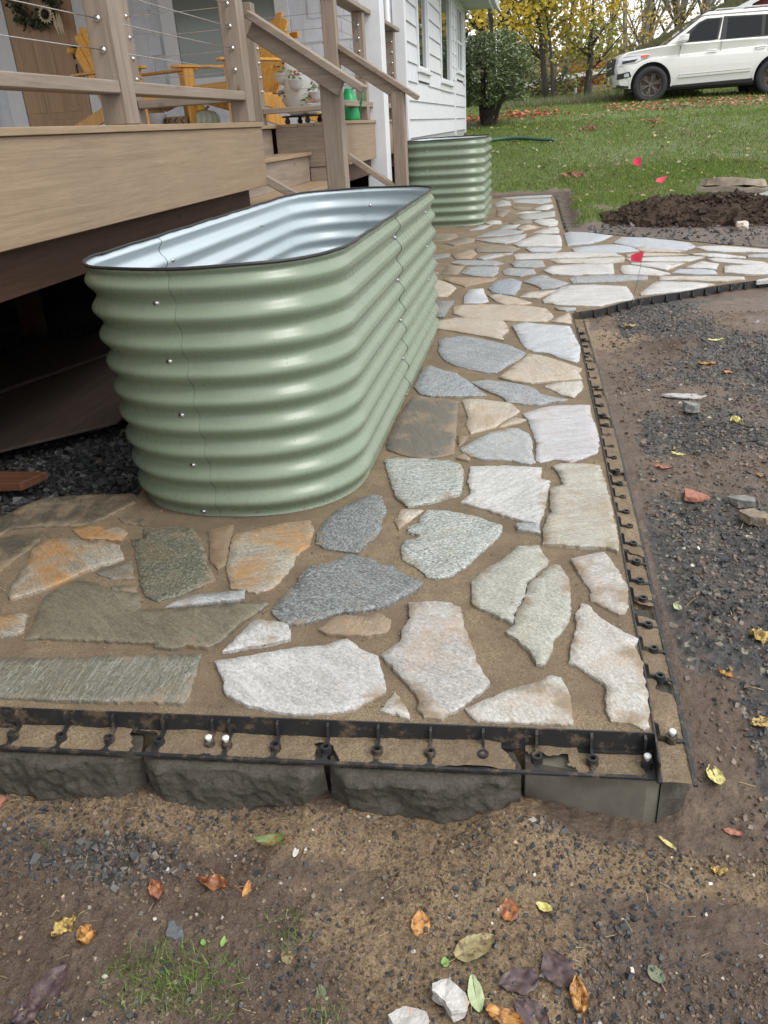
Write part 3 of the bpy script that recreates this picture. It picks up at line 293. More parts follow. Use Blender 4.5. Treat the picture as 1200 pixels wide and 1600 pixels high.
def masks(x, y):
    n1 = fbm(x, y, 1.6, 4, 21); n2 = fbm(x, y, 5, 4, 22)
    sand = np.zeros_like(x); grav = np.zeros_like(x)
    front = 1 - sm(1.15, 1.5, y)
    sand = np.maximum(sand, front * sm(.25, -.25, -(.45 - np.abs(x - .0) * 1.0) - .9 * n2) if False else front * np.clip(.95 - 2.4 * np.abs(x + .14) + .6 * n2 - .6 * np.clip(.95 - y, 0, 1), 0, 1))
    sand = np.maximum(sand, front * np.clip(1 - np.abs(y - 1.08) / .12, 0, 1) * .8)
    side = sm(1.3, 1.9, y) * (1 - sm(5.4, 6.2, y)) * (x > .2)
    sand = np.maximum(sand, side * np.clip(.6 - (x - .31) / .06 + .5 * n2, 0, 1))
    sand = np.maximum(sand, side * np.clip(1.2 - np.hypot(x - .42, (y - 4.55) / 1.6) / .22 + .3 * n2, 0, 1))
    grav = np.maximum(grav, side * np.clip((x - .315 - .14 * sm(2.6, 3.6, y)) / .06 + .35 * n2, 0, 1) * np.clip(1.2 - 3.2 * np.maximum(n1, 0) - .9 * np.maximum(n2, 0) - .55 * sm(.75, 1.5, x), 0, 1))
    grav = np.maximum(grav, sm(.42, .52, x) * (1 - sm(.8, .95, x)) * sm(1.0, 1.3, y) * (1 - sm(2, 3, y)) * .8)
    grav = np.maximum(grav, sm(6.0, 7.0, y) * (1 - sm(8.8, 9.1, y)) * (x > .3) * .45)
    grav = np.maximum(grav, (x < -1.2) * sm(1.9, 2.3, y) * (1 - sm(12, 13, y)))
    grav = np.maximum(grav, np.clip(1.2 - np.hypot((x + .77) / .16, (y - .98) / .09), 0, 1) * .8 * front)
    lawn = sm(12.75, 13.0, y + .25 * n2 - .12 * (x > 3) + (x > .9) * (1.4 + .25 * n1))
    lawn = np.maximum(lawn, sm(.42, .5, x + .12 * n2) * (1 - sm(1.0, 1.35, x + .3 * n2)) * sm(8.95, 9.2, y + .2 * n2))
    lawn = np.maximum(lawn, sm(10.2, 10.6, y + .4 * n1) * (x > .9) * (x < 30))
    lawn = lawn * (1 - .9 * np.clip(1.2 - np.hypot((x - .75) / .35, (y - 10.3) / .5) + n2, 0, 1))
    dark = np.clip(np.exp(-((y - 12.4) / .3) ** 2) * (x < .7) * 1.2, 0, 1) + np.exp(-((x - .36) / .13) ** 2) * sm(8.4, 9, y) * (1 - sm(12.3, 13, y))
    dark = np.maximum(dark, .9 * np.clip(1.3 - np.hypot((x - 1.75) / 1.15, (y - 8.95) / .85) + .8 * n2, 0, 1))
    dark = np.maximum(dark, .8 * np.clip(1.3 - np.hypot((x - .8) / .28, (y - 4.35) / .22) + .8 * n2, 0, 1))
    return np.c_[sand, grav, lawn, np.clip(dark * (1 - lawn), 0, 1)]
def fan(ys, us):
    Y, U = np.meshgrid(ys, us, indexing='ij'); X = U * Y; n, m = Y.shape
    i = np.arange((n - 1) * (m - 1)); a = (i // (m - 1)) * m + i % (m - 1)
    return X.ravel(), Y.ravel(), np.c_[a, a + 1, a + m + 1, a + m]
def geo(a, b, r): k = int(math.log(b / a) / math.log(r)) + 1; return a * (b / a) ** (np.arange(k + 1) / k)
TI = [(x, y) for x, y in TERR]
def ground_part(ys, us):
    x, y, f = fan(ys, us); z = gheight(x, y); ins = inpoly(x, y, TI); d = dpoly(x, y, TI)
    z = np.where(ins & (d > .01), np.minimum(z, -.15 + zp(y)), z)
    z = np.where((~ins) & (y > 1.6), np.minimum(z, zp(y) - .046 - .0 * d + .3 * np.maximum(d - .12, 0) * (y > 1.6)), z)
    return np.c_[x, y, z], f, masks(x, y)
P1 = ground_part(geo(.42, 2.2, 1.0034), np.arange(-1.5, .95, .0031)); P2 = ground_part(geo(2.2, 45, 1.0065), np.arange(-.92, .80, .0042))
gv = np.r_[P1[0], P2[0]]; gf = np.r_[P1[1], P2[1] + len(P1[0])]; gm = np.r_[P1[2], P2[2]]
ground = raw('ground', gv, gf, M_soil, smooth=True); tag(ground, kind='structure')
ca = ground.data.color_attributes.new('mask', 'FLOAT_COLOR', 'POINT'); ca.data.foreach_set('color', gm.astype(np.float32).ravel())
xs = np.r_[np.arange(-300, -20, 10), np.arange(-20, 40, 1.), np.arange(40, 300, 10)]; ys = np.r_[np.arange(-40, 0, 4), np.arange(0, 60, .8), np.arange(60, 420, 10)]
X, Y = np.meshgrid(xs, ys); Z = gheight(X.ravel(), Y.ravel(), False) - .09; nn = X.shape[1]
i = np.arange((X.shape[0] - 1) * (nn - 1)); a = (i // (nn - 1)) * nn + i % (nn - 1)
ter = raw('terrain', np.c_[X.ravel(), Y.ravel(), Z], np.c_[a, a + 1, a + nn + 1, a + nn], M_soil, smooth=True); tag(ter, kind='structure')
ca = ter.data.color_attributes.new('mask', 'FLOAT_COLOR', 'POINT'); mm_ = masks(X.ravel(), Y.ravel()); ca.data.foreach_set('color', mm_.astype(np.float32).ravel())

# the sanded bed of the patio and path
from mathutils.geometry import delaunay_2d_cdt
bd = []
for i_ in range(len(TERR)):
    a_, b_ = Vector(TERR[i_]), Vector(TERR[(i_ + 1) % len(TERR)]); k_ = max(1, int((b_ - a_).length / (.05 + .02 * a_.y)))
    bd += [a_.lerp(b_, j / k_) for j in range(k_)]
px, py, _ = fan(geo(1.0, 13, 1.012), np.arange(-2.3, .5, .012)); ok = inpoly(px, py, TERR) & (dpoly(px, py, TERR) > .008 * np.maximum(1, py * .8))
inn = [Vector((float(a), float(b))) for a, b in zip(px[ok], py[ok])]
vo, eo, fo, *_ = delaunay_2d_cdt(bd + inn, [(i, (i + 1) % len(bd)) for i in range(len(bd))], [], 1, 1e-5)
va = np.array([(v.x, v.y) for v in vo]); vz = zp(va[:, 1]) - .0035 + .005 * fbm(va[:, 0], va[:, 1], 6, 3, 31) + .003 * fbm(va[:, 0], va[:, 1], 25, 2, 32)
PV = np.c_[va, vz].tolist(); PF = [tuple(f) for f in fo if len(f) >= 3]; nb_ = len(PV)
PV += [(p.x, p.y, float(zp(p.y)) - .003) for p in bd] + [(p.x, p.y, float(zp(p.y)) - .2) for p in bd]; q = len(bd)
PF += [(nb_ + i, nb_ + (i + 1) % q, nb_ + q + (i + 1) % q, nb_ + q + i) for i in range(q)]
patio = raw('patio', PV, PF, M_sand, smooth=True); tag(patio, kind='structure')

# ---------------------------------------------------------------- flagstones
ST = dict(
 W=stone('white', (.57, .57, .565), (.37, .365, .35), (.77, .77, .76), .12, .12, .25, (.45, .30, .18), .55),
 W2=stone('cream_white', (.56, .55, .52), (.38, .35, .30), (.74, .73, .70), .28, .3, .2, (.42, .29, .17), .6),
 WT=stone('pinkish_white', (.48, .46, .43), (.32, .31, .30), (.66, .65, .62), .42, .3, .3, (.46, .30, .18), .65),
 WL=stone('lavender', (.53, .53, .56), (.40, .385, .39), (.68, .67, .69), .12, .12, .3, (.46, .34, .26), .45),
 WB=stone('blue_white', (.52, .54, .57), (.33, .355, .39), (.72, .74, .77), .04, .12, .35, (.4, .33, .25), .5),
 L=stone('light_grey', (.40, .42, .42), (.27, .28, .28), (.60, .62, .62), .06, .2, .25, (.36, .28, .18), .7),
 L2=stone('speckled', (.38, .40, .38), (.20, .22, .20), (.64, .67, .63), .16, .12, .2, (.36, .30, .17), 1.),
 L3=stone('silver_cream', (.43, .43, .38), (.30, .30, .26), (.60, .60, .54), .10, .22, .3, (.40, .31, .19), .75),
 LC=stone('cream_grey', (.46, .44, .38), (.32, .30, .25), (.62, .60, .54), .3, .25, .2, (.38, .26, .14), .6),
 G=stone('grey', (.20, .215, .215), (.11, .12, .12), (.42, .44, .44), .03, .22, .2, (.3, .22, .13), .9),
 G2=stone('silver_grey', (.28, .30, .32), (.13, .145, .155), (.56, .59, .62), .03, .15, .45, (.3, .24, .15), 1.),
 B=stone('blue_grey', (.31, .33, .35), (.165, .18, .19), (.56, .58, .61), .05, .22, .5, (.36, .27, .17), .9),
 B2=stone('steel_blue', (.26, .30, .36), (.12, .14, .18), (.58, .62, .68), .0, .1, .6, (.3, .26, .2), 1.),
 B3=stone('pale_blue', (.44, .475, .52), (.32, .35, .385), (.60, .63, .67), .03, .1, .3, (.4, .32, .24), .5),
 T=stone('tan', (.36, .28, .20), (.23, .17, .12), (.50, .42, .33), .3, .4, .4, (.42, .22, .1), .5),
 T3=stone('cream', (.50, .44, .36), (.34, .29, .23), (.68, .63, .55), .32, .18, .45, (.46, .29, .16), .6),
 TD=stone('dusty_tan', (.24, .175, .115), (.16, .11, .07), (.33, .26, .18), .2, .75, .2, (.3, .17, .08), .4),
 O=stone('olive', (.205, .185, .135), (.13, .115, .08), (.34, .32, .25), .08, .12, .5, (.2, .13, .07), .35),
 O2=stone('green_grey', (.20, .195, .155), (.135, .13, .10), (.46, .46, .42), .10, .2, .8, (.2, .14, .06), .35),
 OL=stone('olive_grey', (.24, .215, .17), (.15, .135, .105), (.38, .35, .29), .12, .45, .4, (.28, .18, .1), .4),
 D=stone('dark_dusty', (.125, .105, .075), (.07, .065, .05), (.25, .22, .17), .08, .62, .4, (.2, .12, .06), .5),
 D2=stone('mossy_grey', (.15, .145, .105), (.065, .075, .062), (.33, .32, .24), .22, .25, .2, (.24, .15, .06), 1.),
 D3=stone('dull_brown_grey', (.165, .15, .128), (.12, .108, .09), (.25, .23, .20), .08, .42, .1, (.2, .14, .1), .35),
 R=stone('rusty', (.38, .35, .28), (.22, .21, .18), (.58, .55, .46), .72, .1, .35, (.46, .21, .035), .7))
def flag(kind, pts, idx):
    r_ = random.Random(idx * 31 + 5); P = [Vector(p) for p in pts]
    if sum(a.x * b.y - b.x * a.y for a, b in zip(P, P[1:] + P[:1])) < 0: P = P[::-1]
    cen = sum(P, Vector((0, 0))) / len(P); step = max(.011, cen.y * .0055); out = []
    for a, b in zip(P, P[1:] + P[:1]):
        k = max(1, int((b - a).length / step)); nrm = Vector(((b - a).y, -(b - a).x)).normalized()
        for j in range(k):
            p = a.lerp(b, j / k); am = .0045 * min(1, cen.y / 2 + .2)
            out.append(p + nrm * am * (noise.noise(Vector((p.x * 60, p.y * 60, idx))) + .8 * noise.noise(Vector((p.x * 190, p.y * 190, idx))) + .25 * r_.uniform(-1, 1)))
    z0 = float(zp(cen.y)); top = r_.uniform(.0028, .0062) * (.55 if kind in ('TD', 'D', 'OL', 'D3') else 1); n = len(out); tx = r_.uniform(-.006, .006); ty = r_.uniform(-.006, .006)
    def Z(p): return float(zp(p.y)) + top + tx * (p.x - cen.x) + ty * (p.y - cen.y) + .0022 * noise.noise(Vector((p.x * 7, p.y * 7, idx)))
    V = [(p.x, p.y, float(zp(p.y)) - .018) for p in out]; E = [1.] * n
    V += [(p.x, p.y, Z(p) - .0022 - .002 * noise.noise(Vector((p.x * 40, p.y * 40, idx + 9)))) for p in out]; E += [1.] * n
    mL = sum((cen - p).length for p in out) / n; sg = max(.028, cen.y * .012)
    for s_, e_, dz in ((.0022, 1, 0),):
        for p in out:
            d = cen - p; L_ = d.length; q_ = p + d * min(s_ / max(mL, 1e-6), .6); V.append((q_.x, q_.y, Z(q_))); E.append(e_)
    F = [(r0 * n + i, r0 * n + (i + 1) % n, (r0 + 1) * n + (i + 1) % n, (r0 + 1) * n + i) for r0 in range(2) for i in range(n)]
    rim = [Vector(V[2 * n + i][:2]) for i in range(n)]; rt_ = [tuple(p) for p in rim]
    gx, gy = np.meshgrid(np.arange(min(p.x for p in rim), max(p.x for p in rim), sg), np.arange(min(p.y for p in rim), max(p.y for p in rim), sg)); gx, gy = gx.ravel(), gy.ravel(); gd = dpoly(gx, gy, rt_); ok_ = inpoly(gx, gy, rt_) & (gd > sg * .35)
    vo_, eo_, fo_, ov_, *_ = delaunay_2d_cdt(rim + [Vector((float(a), float(b))) for a, b in zip(gx[ok_], gy[ok_])], [(i, (i + 1) % n) for i in range(n)], [], 1, 1e-6)
    mp_ = []
    for v_, src in zip(vo_, ov_):
        if src and src[0] < n: mp_.append(2 * n + src[0])
        else: mp_.append(len(V)); V.append((v_.x, v_.y, Z(v_))); E.append(float(max(0, 1 - dpoly(np.array([v_.x]), np.array([v_.y]), rt_)[0] / .035)))
    for f_ in fo_:
        q_ = [mp_[a] for a in f_]; ar = sum(V[a][0] * V[b][1] - V[b][0] * V[a][1] for a, b in zip(q_, q_[1:] + q_[:1])); F.append(tuple(q_ if ar > 0 else q_[::-1]))
    o = raw('flagstone', [(x - cen.x, y - cen.y, z - z0) for x, y, z in V], F, ST[kind], patio); o.location = (cen.x, cen.y, z0)
    for p in o.data.polygons: p.use_smooth = p.index >= n * 2  # the broken rim stays crisp
    at = o.data.attributes.new('edge', 'FLOAT', 'POINT'); at.data.foreach_set('value', np.array(E, np.float32)); return o
for i_, (k_, p_) in enumerate(STONES): flag(k_, p_, i_)
# ---------------------------------------------------------------- plastic paver edging, its sand and the wall blocks
M_edge = plain('black_plastic', (.018, .018, .02), .42, var=.3, sc=60, bump=.0006)
M_edged = None
def dusty_plastic():
    k = N('dusty_black_plastic'); co = k.co(); n_ = k.noise(co, 26, 8, .7); f = k.noise(co, 240, 2)
    c = k.mix(k.ramp(k.math('ADD', n_, k.math('MULTIPLY', f, .15)), (.60, 0.), (.72, .6)), (.020, .021, .023), (.19, .135, .085)); return k.fin(c, k.mix(n_, (.35, .35, .35), (.6, .6, .6)), k.bump(f, .0006))
M_edge = dusty_plastic()
M_galv = plain('zinc', (.62, .64, .62), .28, 1, .15, 200)
M_wht = plain('white_plastic_cap', (.72, .74, .72), .4, 0, .08)
AN = math.atan2(1.27 - 1.199, .249 + 1.14)
def front_frame(s, t, z): return (.249 - math.cos(AN) * s + math.sin(AN) * t, 1.27 - math.sin(AN) * s - math.cos(AN) * t, z)
def path_frame(poly):
    P = [Vector(p) for p in poly]; L = [0]
    for a, b in zip(P, P[1:]): L.append(L[-1] + (b - a).length)
    def fr(s, t, z):
        i = 0
        while i < len(L) - 2 and s > L[i + 1]: i += 1
        d = (P[i + 1] - P[i]).normalized(); q = P[i] + d * (s - L[i]); n_ = Vector((d.y, -d.x)); q = q + n_ * t; return (q.x, q.y, z + float(zp(q.y)))
    return fr, L[-1]
def edging(label, fr, s0, s1, ribs, group, W_=.078, dz=0.045, hooks=True, step=.05):
    o = thing('paver_edging', label, 'paver edging', fr((s0 + s1) / 2, 0, -dz), 0, group); org = o.location
    ss = list(np.arange(s0, s1, step)) + [s1]
    def strip(t0, t1, z0, z1):
        m = MB()
        for a, b in zip(ss, ss[1:]):
            v = [fr(s, t, z) for s in (a, b) for t, z in ((t0, z0), (t1, z0), (t1, z1), (t0, z1))]
            m.add(v, [(0, 1, 5, 4), (1, 2, 6, 5), (2, 3, 7, 6), (3, 0, 4, 7)] + ([(3, 2, 1, 0)] if a == ss[0] else []) + ([(4, 5, 6, 7)] if b == ss[-1] else []))
        return m
    strip(0, .0035, -dz - .004, .0015).build('upright', M_edge, o, org)
    strip(.0036, .011, -dz - .004, -dz).build('inner_rail', M_edge, o, org)
    strip(W_ - .008, W_, -dz - .004, -dz + .001).build('outer_rail', M_edge, o, org)
    for k, s in enumerate(ribs):
        v = [(0.004, -.002), (.013, -.006), (.018, -dz + .013), (.034, -dz + .011), (.034, -dz - .004), (.004, -dz - .004)]; r_ = MB(); r_.prism(v, -.0026, .0026, lambda u, w, t: fr(s + t, u, w)); r_.build('rib', M_edge, o, org)
        if not hooks: continue
        c = fr(s, .041, -dz - .003); sl = MB(); sl.lathe([(.0058, 0), (.0058, .0155), (.0110, .0155), (.0116, .004), (.012, 0)], c, 14); sl.build('spike_sleeve', M_edge, o, org, smooth=False)
        a = MB(); a.prism([(.050, -.006), (.064, -.004), (.071, -.014), (.071, .014), (.064, .004), (.050, .006)], -dz - .003, -dz + .0015, lambda u, w, t: fr(s + w, u, t)); a.build('arm', M_edge, o, org)
    return o
fr_ribs = [.249 - x for x in (-1.21, -1.099, -.986, -.876, -.764, -.653, -.616, -.511, -.404, -.298, -.19, -.084, .022, .129, .232)]
ed1 = edging('black plastic edging along the patio front, on top of the grey wall blocks', front_frame, -.0, 1.9, fr_ribs + [1.57, 1.68, 1.79], 'black plastic edging strips around the paving')
fR, LR = path_frame(RIGHT_EDGE); f0 = lambda s, t, z: fR(s - .085, t, z)
sb = [.12, .315, .42, .52, .64, .73, .835, .94, 1.05, 1.15, 1.26, 1.37, 1.48, 1.6, 1.71, 1.83, 1.95, 2.07, 2.2, 2.33, 2.46, 2.6, 2.75, 2.9, 3.05, 3.2, 3.35, 3.5]
ed2 = edging('long black plastic edging along the right side of the patio, half full of sand', f0, 0, LR - .02, sb, 'black plastic edging strips around the paving', .074)
fB, LB = path_frame(BRANCH_NEAR[1:])
ed3 = edging('curved black edging along the near side of the branch path behind the pink flag', fB, 0, LB, list(np.arange(.1, LB, .105)), 'black plastic edging strips around the paving', .07, .05, False)
fC, LC_ = path_frame(BRANCH_FAR[:6][::1])
ed4 = edging('thin black edging along the far side of the branch path below the soil pile', fC, 0, LC_, list(np.arange(.1, LC_, .2)), 'black plastic edging strips around the paving', .06, .045, False, .2)
fD, LD = path_frame(BRANCH_FAR[7:])
ed5 = edging('thin edging on the right side of the farthest straight part of the path', fD, 0, LD, list(np.arange(.1, LD, .3)), 'black plastic edging strips around the paving', .05, .04, False, .3)
# screws holding the strips
for (fr, s, t, lb) in ((front_frame, .249 + .616 - .249 + .249, .041, 'left one of the two white topped screws side by side in the front edging'),):
    pass
def screw(loc, label, white=True):
    m = MB(); m.lathe([(.0, .0), (.0045, 0), (.0075, .011), (.0078, .0125), (.006, .0148), (.0, .0155)], (0, 0, 0), 12); o = m.build('screw', M_wht if white else M_galv, smooth=True); o.location = loc
    tag(o, label, 'screw', 'screws driven through the edging')
screw(front_frame(.249 + .653, .041, -.034), 'left of the two white headed screws side by side in the front edging')
screw(front_frame(.249 + .616, .041, -.034), 'right of the two white headed screws side by side in the front edging')
screw(front_frame(.249 - .232, .041, -.034), 'white headed screw in the last sleeve of the front edging, at the corner')
screw(f0(.12, .041, -.034), 'white headed screw in the first sleeve of the right edging, beside the corner')
# sand lying in the strips
def sandfill(name, fr, s0, s1, w, holes, mounds, label, zb=-.0485, lift=.0):
    S, T_ = np.meshgrid(np.arange(s0, s1, .003), np.linspace(.004, w - .008, 27), indexing='ij'); z = zb + .004 * fbm(S, T_, 18, 3, 41) + .002 * fbm(S, T_, 60, 2, 42) + lift
    z = z + .007 * (1 - T_ / w) * (fbm(S, T_ * .3, 5, 2, 44) > -.1)
    for c, wd, h in mounds: z = z + h * np.exp(-((S - c) / wd) ** 2)
    hol = np.zeros(S.shape, bool)
    for c, wd, t0 in holes: hol |= (np.abs(S - c + (T_ - .03) * .4) < wd * (.6 + .8 * vnoise(T_ * 60, S * 60, 5))) & (T_ > t0 + .01 * fbm(S, T_, 40, 2, 46))
    z = z - .006 * sm(.35, .0, np.zeros_like(z)) * 0
    co = np.array([fr(a, b, c) for a, b, c in zip(S.ravel(), T_.ravel(), z.ravel())]); m_ = S.shape[1]; n_ = S.shape[0]
    i = np.arange((n_ - 1) * (m_ - 1)); a = (i // (m_ - 1)) * m_ + i % (m_ - 1)
    fq = np.c_[a, a + 1, a + m_ + 1, a + m_]; fq = fq[~hol.ravel()[fq].any(axis=1)]; o = raw(name, co, fq, M_sand, smooth=True); tag(o, label, 'sand', kind='stuff')
sandfill('sand', front_frame, 0.012, 1.9, .078, [(1.055, .024, .008), (.66, .020, .022), (.262, .020, .0), (.205, .036, .026)], [(.94, .04, .004), (.44, .12, .004), (.34, .05, .008)], 'brown sand lying in the openings of the front edging')
sandfill('sand', f0, .004, LR - .02, .074, [(.30, .02, .03), (.60, .03, .012), (.86, .035, .005), (1.45, .03, .02), (2.0, .05, .01), (2.4, .05, .03), (2.95, .06, .02), (3.3, .06, .02)], [(1.2, .3, .005), (1.8, .3, .007), (2.6, .5, .007)], 'brown sand filling the right edging strip', -.0475)
# split face wall blocks
def block_mat(name, a, b):
    k = N(name); co = k.co((1, 1, 1), rand=True); n_ = k.noise(co, 16, 9, .72); f = k.noise(co, 130, 5, .8); v = k.vor(co, 38)
    c = k.mix(k.ramp(n_, (.3, 0.), (.7, 1.)), a, b); c = k.mix(.5, c, k.ramp(f, (.3, .35), (.6, 1.)), 'MULTIPLY'); return k.fin(c, .8, k.bump(f, .006, 1, k.bump(k.noise(co, 48, 5, .8), .012, 1, k.bump(n_, .02, .8))), spec=.3)
M_blk = block_mat('wet_split_concrete', (.080, .072, .058), (.19, .172, .14)); M_blks = plain('cut_concrete', (.13, .118, .095), .7, var=.3, sc=14, bump=.001)
def block(s0, s1, label, seed, fr=front_frame, tf=.083, depth=.2, z0=-.24, z1=-.058, rough=.015, mat=None, taper=.045, cham=.042):
    nx, ny, nz = max(6, int((s1 - s0) / .007)), 8, 24
    bm = bmesh.new(); P = {}
    def pt(i, j, k):
        key = (i, j, k)
        if key in P: return P[key]
        u = i / nx; w = j / ny; h = k / nz; s = s0 + (s1 - s0) * u; e = min(u, 1 - u) * (s1 - s0); t = tf - w * depth; z = z0 + (z1 - z0) * h
        fr_ = (1 - w) ** 2; s += (.5 - u) * 2 * taper * w
        t -= fr_ * max(0, cham - e) ** 1.0 * .9
        p = Vector((s * 9, z * 9, seed)); r_ = noise.fractal(p * 1.2, .9, 2.1, 3) * rough + noise.noise(p * 7) * rough * .42 + noise.noise(p * 16) * rough * .18
        edge = min(1, (1 - h) * 9 + .25); t += fr_ * r_ * edge - fr_ * .010 * (h > .96) + fr_ * rough * .6 * edge
        z += -.0035 * fr_ * (h > .98) * abs(noise.noise(Vector((s * 40, seed, 1))))
        P[key] = bm.verts.new(fr(s, t, z)); return P[key]
    for i in range(nx):
        for k in range(nz):
            bm.faces.new((pt(i, 0, k), pt(i + 1, 0, k), pt(i + 1, 0, k + 1), pt(i, 0, k + 1)))
        for j in range(ny): bm.faces.new((pt(i, j, nz), pt(i + 1, j, nz), pt(i + 1, j + 1, nz), pt(i, j + 1, nz)))
    for k in range(nz):
        for j in range(ny):
            bm.faces.new((pt(0, j, k), pt(0, j + 1, k), pt(0, j + 1, k + 1), pt(0, j, k + 1))); bm.faces.new((pt(nx, j, k), pt(nx, j, k + 1), pt(nx, j + 1, k + 1), pt(nx, j + 1, k)))
    bmesh.ops.recalc_face_normals(bm, faces=bm.faces); me = bpy.data.meshes.new('wall_block'); bm.to_mesh(me); bm.free(); me.materials.append(mat or M_blk)
    for p in me.polygons: p.use_smooth = True
    o = bpy.data.objects.new('wall_block', me); C.objects.link(o)
    m = o.modifiers.new('split', 'EDGE_SPLIT'); m.split_angle = R(50)
    return tag(o, label, 'wall block', 'split face concrete blocks carrying the front edging')
block(1.462, 1.87, 'split face wall block beyond the left end of the visible front row', 3)
block(1.055, 1.455, 'rough grey wall block at the left end of the visible front row', 11)
block(.655, 1.045, 'rough grey wall block second from the left in the front row', 23, tf=.088)
block(.258, .645, 'rough grey wall block with the widest bulging face, left of the smooth corner block', 37, tf=.092)
# corner block: cut front face, rough right face
def corner_block():
    g = lambda s, t, z: front_frame(s, t, z)
    m = MB(); o = thing('wall_block', 'corner wall block with a smooth cut front and a rough right end', 'wall block', front_frame(.1, .05, -.1), 0, 'split face concrete blocks carrying the front edging')
    poly = [(.250, .030), (.02, .073), (-.006, .068), (-.006, -.12), (.250, -.12)]
    m.prism([(a, b) for a, b in poly], -.26, -.058, lambda u, w, t: g(u, w, t)); m.build('cut_body', M_blks, o, o.location, .002)
    nx, nz = 40, 26; v = []
    for i in range(nx + 1):
        for k in range(nz + 1):
            u = i / nx; h = k / nz; t = .072 - u * .22; z = -.26 + .201 * h; p = Vector((t * 10, z * 10, 5)); e = min(u * 6, 1) * min(1, (1 - u) * 8)
            v.append(g(-.0065 - (.082 * min(1, u * 2.6) ** .5 + .014 * noise.noise(p * 1.5) + .006 * noise.noise(p * 6) + .003 * noise.noise(p * 15)) * e * (1 if h < .97 else .86), t, z))
    f = np.array([[i * (nz + 1) + k, (i + 1) * (nz + 1) + k, (i + 1) * (nz + 1) + k + 1, i * (nz + 1) + k + 1] for i in range(nx) for k in range(nz)])
    raw('rough_end', v, f, M_blk, o, o.location, True)
    m = MB(); top = [v[i * (nz + 1) + nz] for i in range(nx + 1)]; m.add(top + [g(-.006, .072, -.059), g(-.006, -.148, -.059)], [tuple(range(nx + 1)) + (nx + 2, nx + 1)]); m.build('top', M_blks, o, o.location)
corner_block()
# blocks carrying the right side strip, half buried
f1 = lambda s, t, z: fR(s, t, z)
for k_, (a_, b_) in enumerate(((.17, .56), (.57, .96), (.97, 1.36), (1.37, 1.76), (1.77, 2.16), (2.17, 2.56), (2.57, 2.96), (2.97, 3.36))):
    block(a_, b_, ['wall block buried under the right edging, next to the corner block', 'buried wall block second from the corner under the right edging', 'buried wall block third from the corner under the right edging'][k_] if k_ < 3 else ['buried wall block fourth from the corner under the right edging', 'buried wall block fifth from the corner under the right edging', 'buried wall block third from the far end of the right edging row', 'buried wall block second from the far end of the right edging row', 'last buried wall block at the far end of the right edging row'][k_ - 3], 50 + k_, f1, .072, .15, -.2, -.058)

# ---------------------------------------------------------------- raised beds of corrugated steel
def bedmat():
    k = N('sage_green_steel'); co = k.co(); n_ = k.noise(co, 5, 6, .7); sc = k.noise(k.co((1, 1, .35)), 30, 6, .75)
    tc = k.n('ShaderNodeTexCoord'); sx = k.n('ShaderNodeSeparateXYZ'); k.l(tc.outputs['Object'], sx.inputs[0]); low = k.ramp(sx.outputs[2], (.0, 1.), (.12, 0.))
    c = k.mix(k.ramp(n_, (.3, 0.), (.7, .5)), (.185, .238, .168), (.228, .278, .206))
    c = k.mix(k.ramp(sc, (.60, 0.), (.72, .35)), c, (.34, .35, .27))
    d = k.noise(co, 75, 6, .75); dm = k.math('MULTIPLY', k.ramp(d, (.555, 0.), (.64, .85)), k.math('ADD', low, k.ramp(k.noise(co, 3, 3), (.62, 0.), (.72, .5)))); c = k.mix(dm, c, (.11, .075, .045))
    wd = k.vor(co, 60); w2 = k.noise(co, 4, 3); dr = k.math('MULTIPLY', k.ramp(wd, (.08, 1.), (.16, 0.)), k.ramp(w2, (.5, 0.), (.62, 1.)))
    return k.fin(c, k.mix(sc, (.16, .16, .16), (.42, .42, .42)), k.bump(dr, .0015, .5, k.bump(n_, .002, .25)), 0, .55)
def bedin():
    k = N('pale_blue_steel_inside'); co = k.co(); n_ = k.noise(co, 6, 6, .7); wd = k.vor(co, 70); dr = k.math('MULTIPLY', k.ramp(wd, (.10, 1.), (.2, 0.)), k.ramp(k.noise(co, 5, 3), (.45, 0.), (.6, 1.)))
    c = k.mix(n_, (.44, .52, .56), (.50, .58, .62)); return k.fin(c, .3, k.bump(dr, .002, .6), 0, .5)
M_bed, M_in = bedmat(), bedin(); M_rub = plain('black_rubber', (.016, .016, .018), .45, var=.3, sc=120)
M_seam = plain('seam_shadow', (.045, .055, .04), .6); M_bolt = plain('bolt_steel', (.55, .56, .55), .25, 1, .1)  # M_seam: dark colour on panel ends paints the shadow gap at each seam
M_boltd = plain('sage_bolt', (.30, .36, .26), .3, .2, .1)
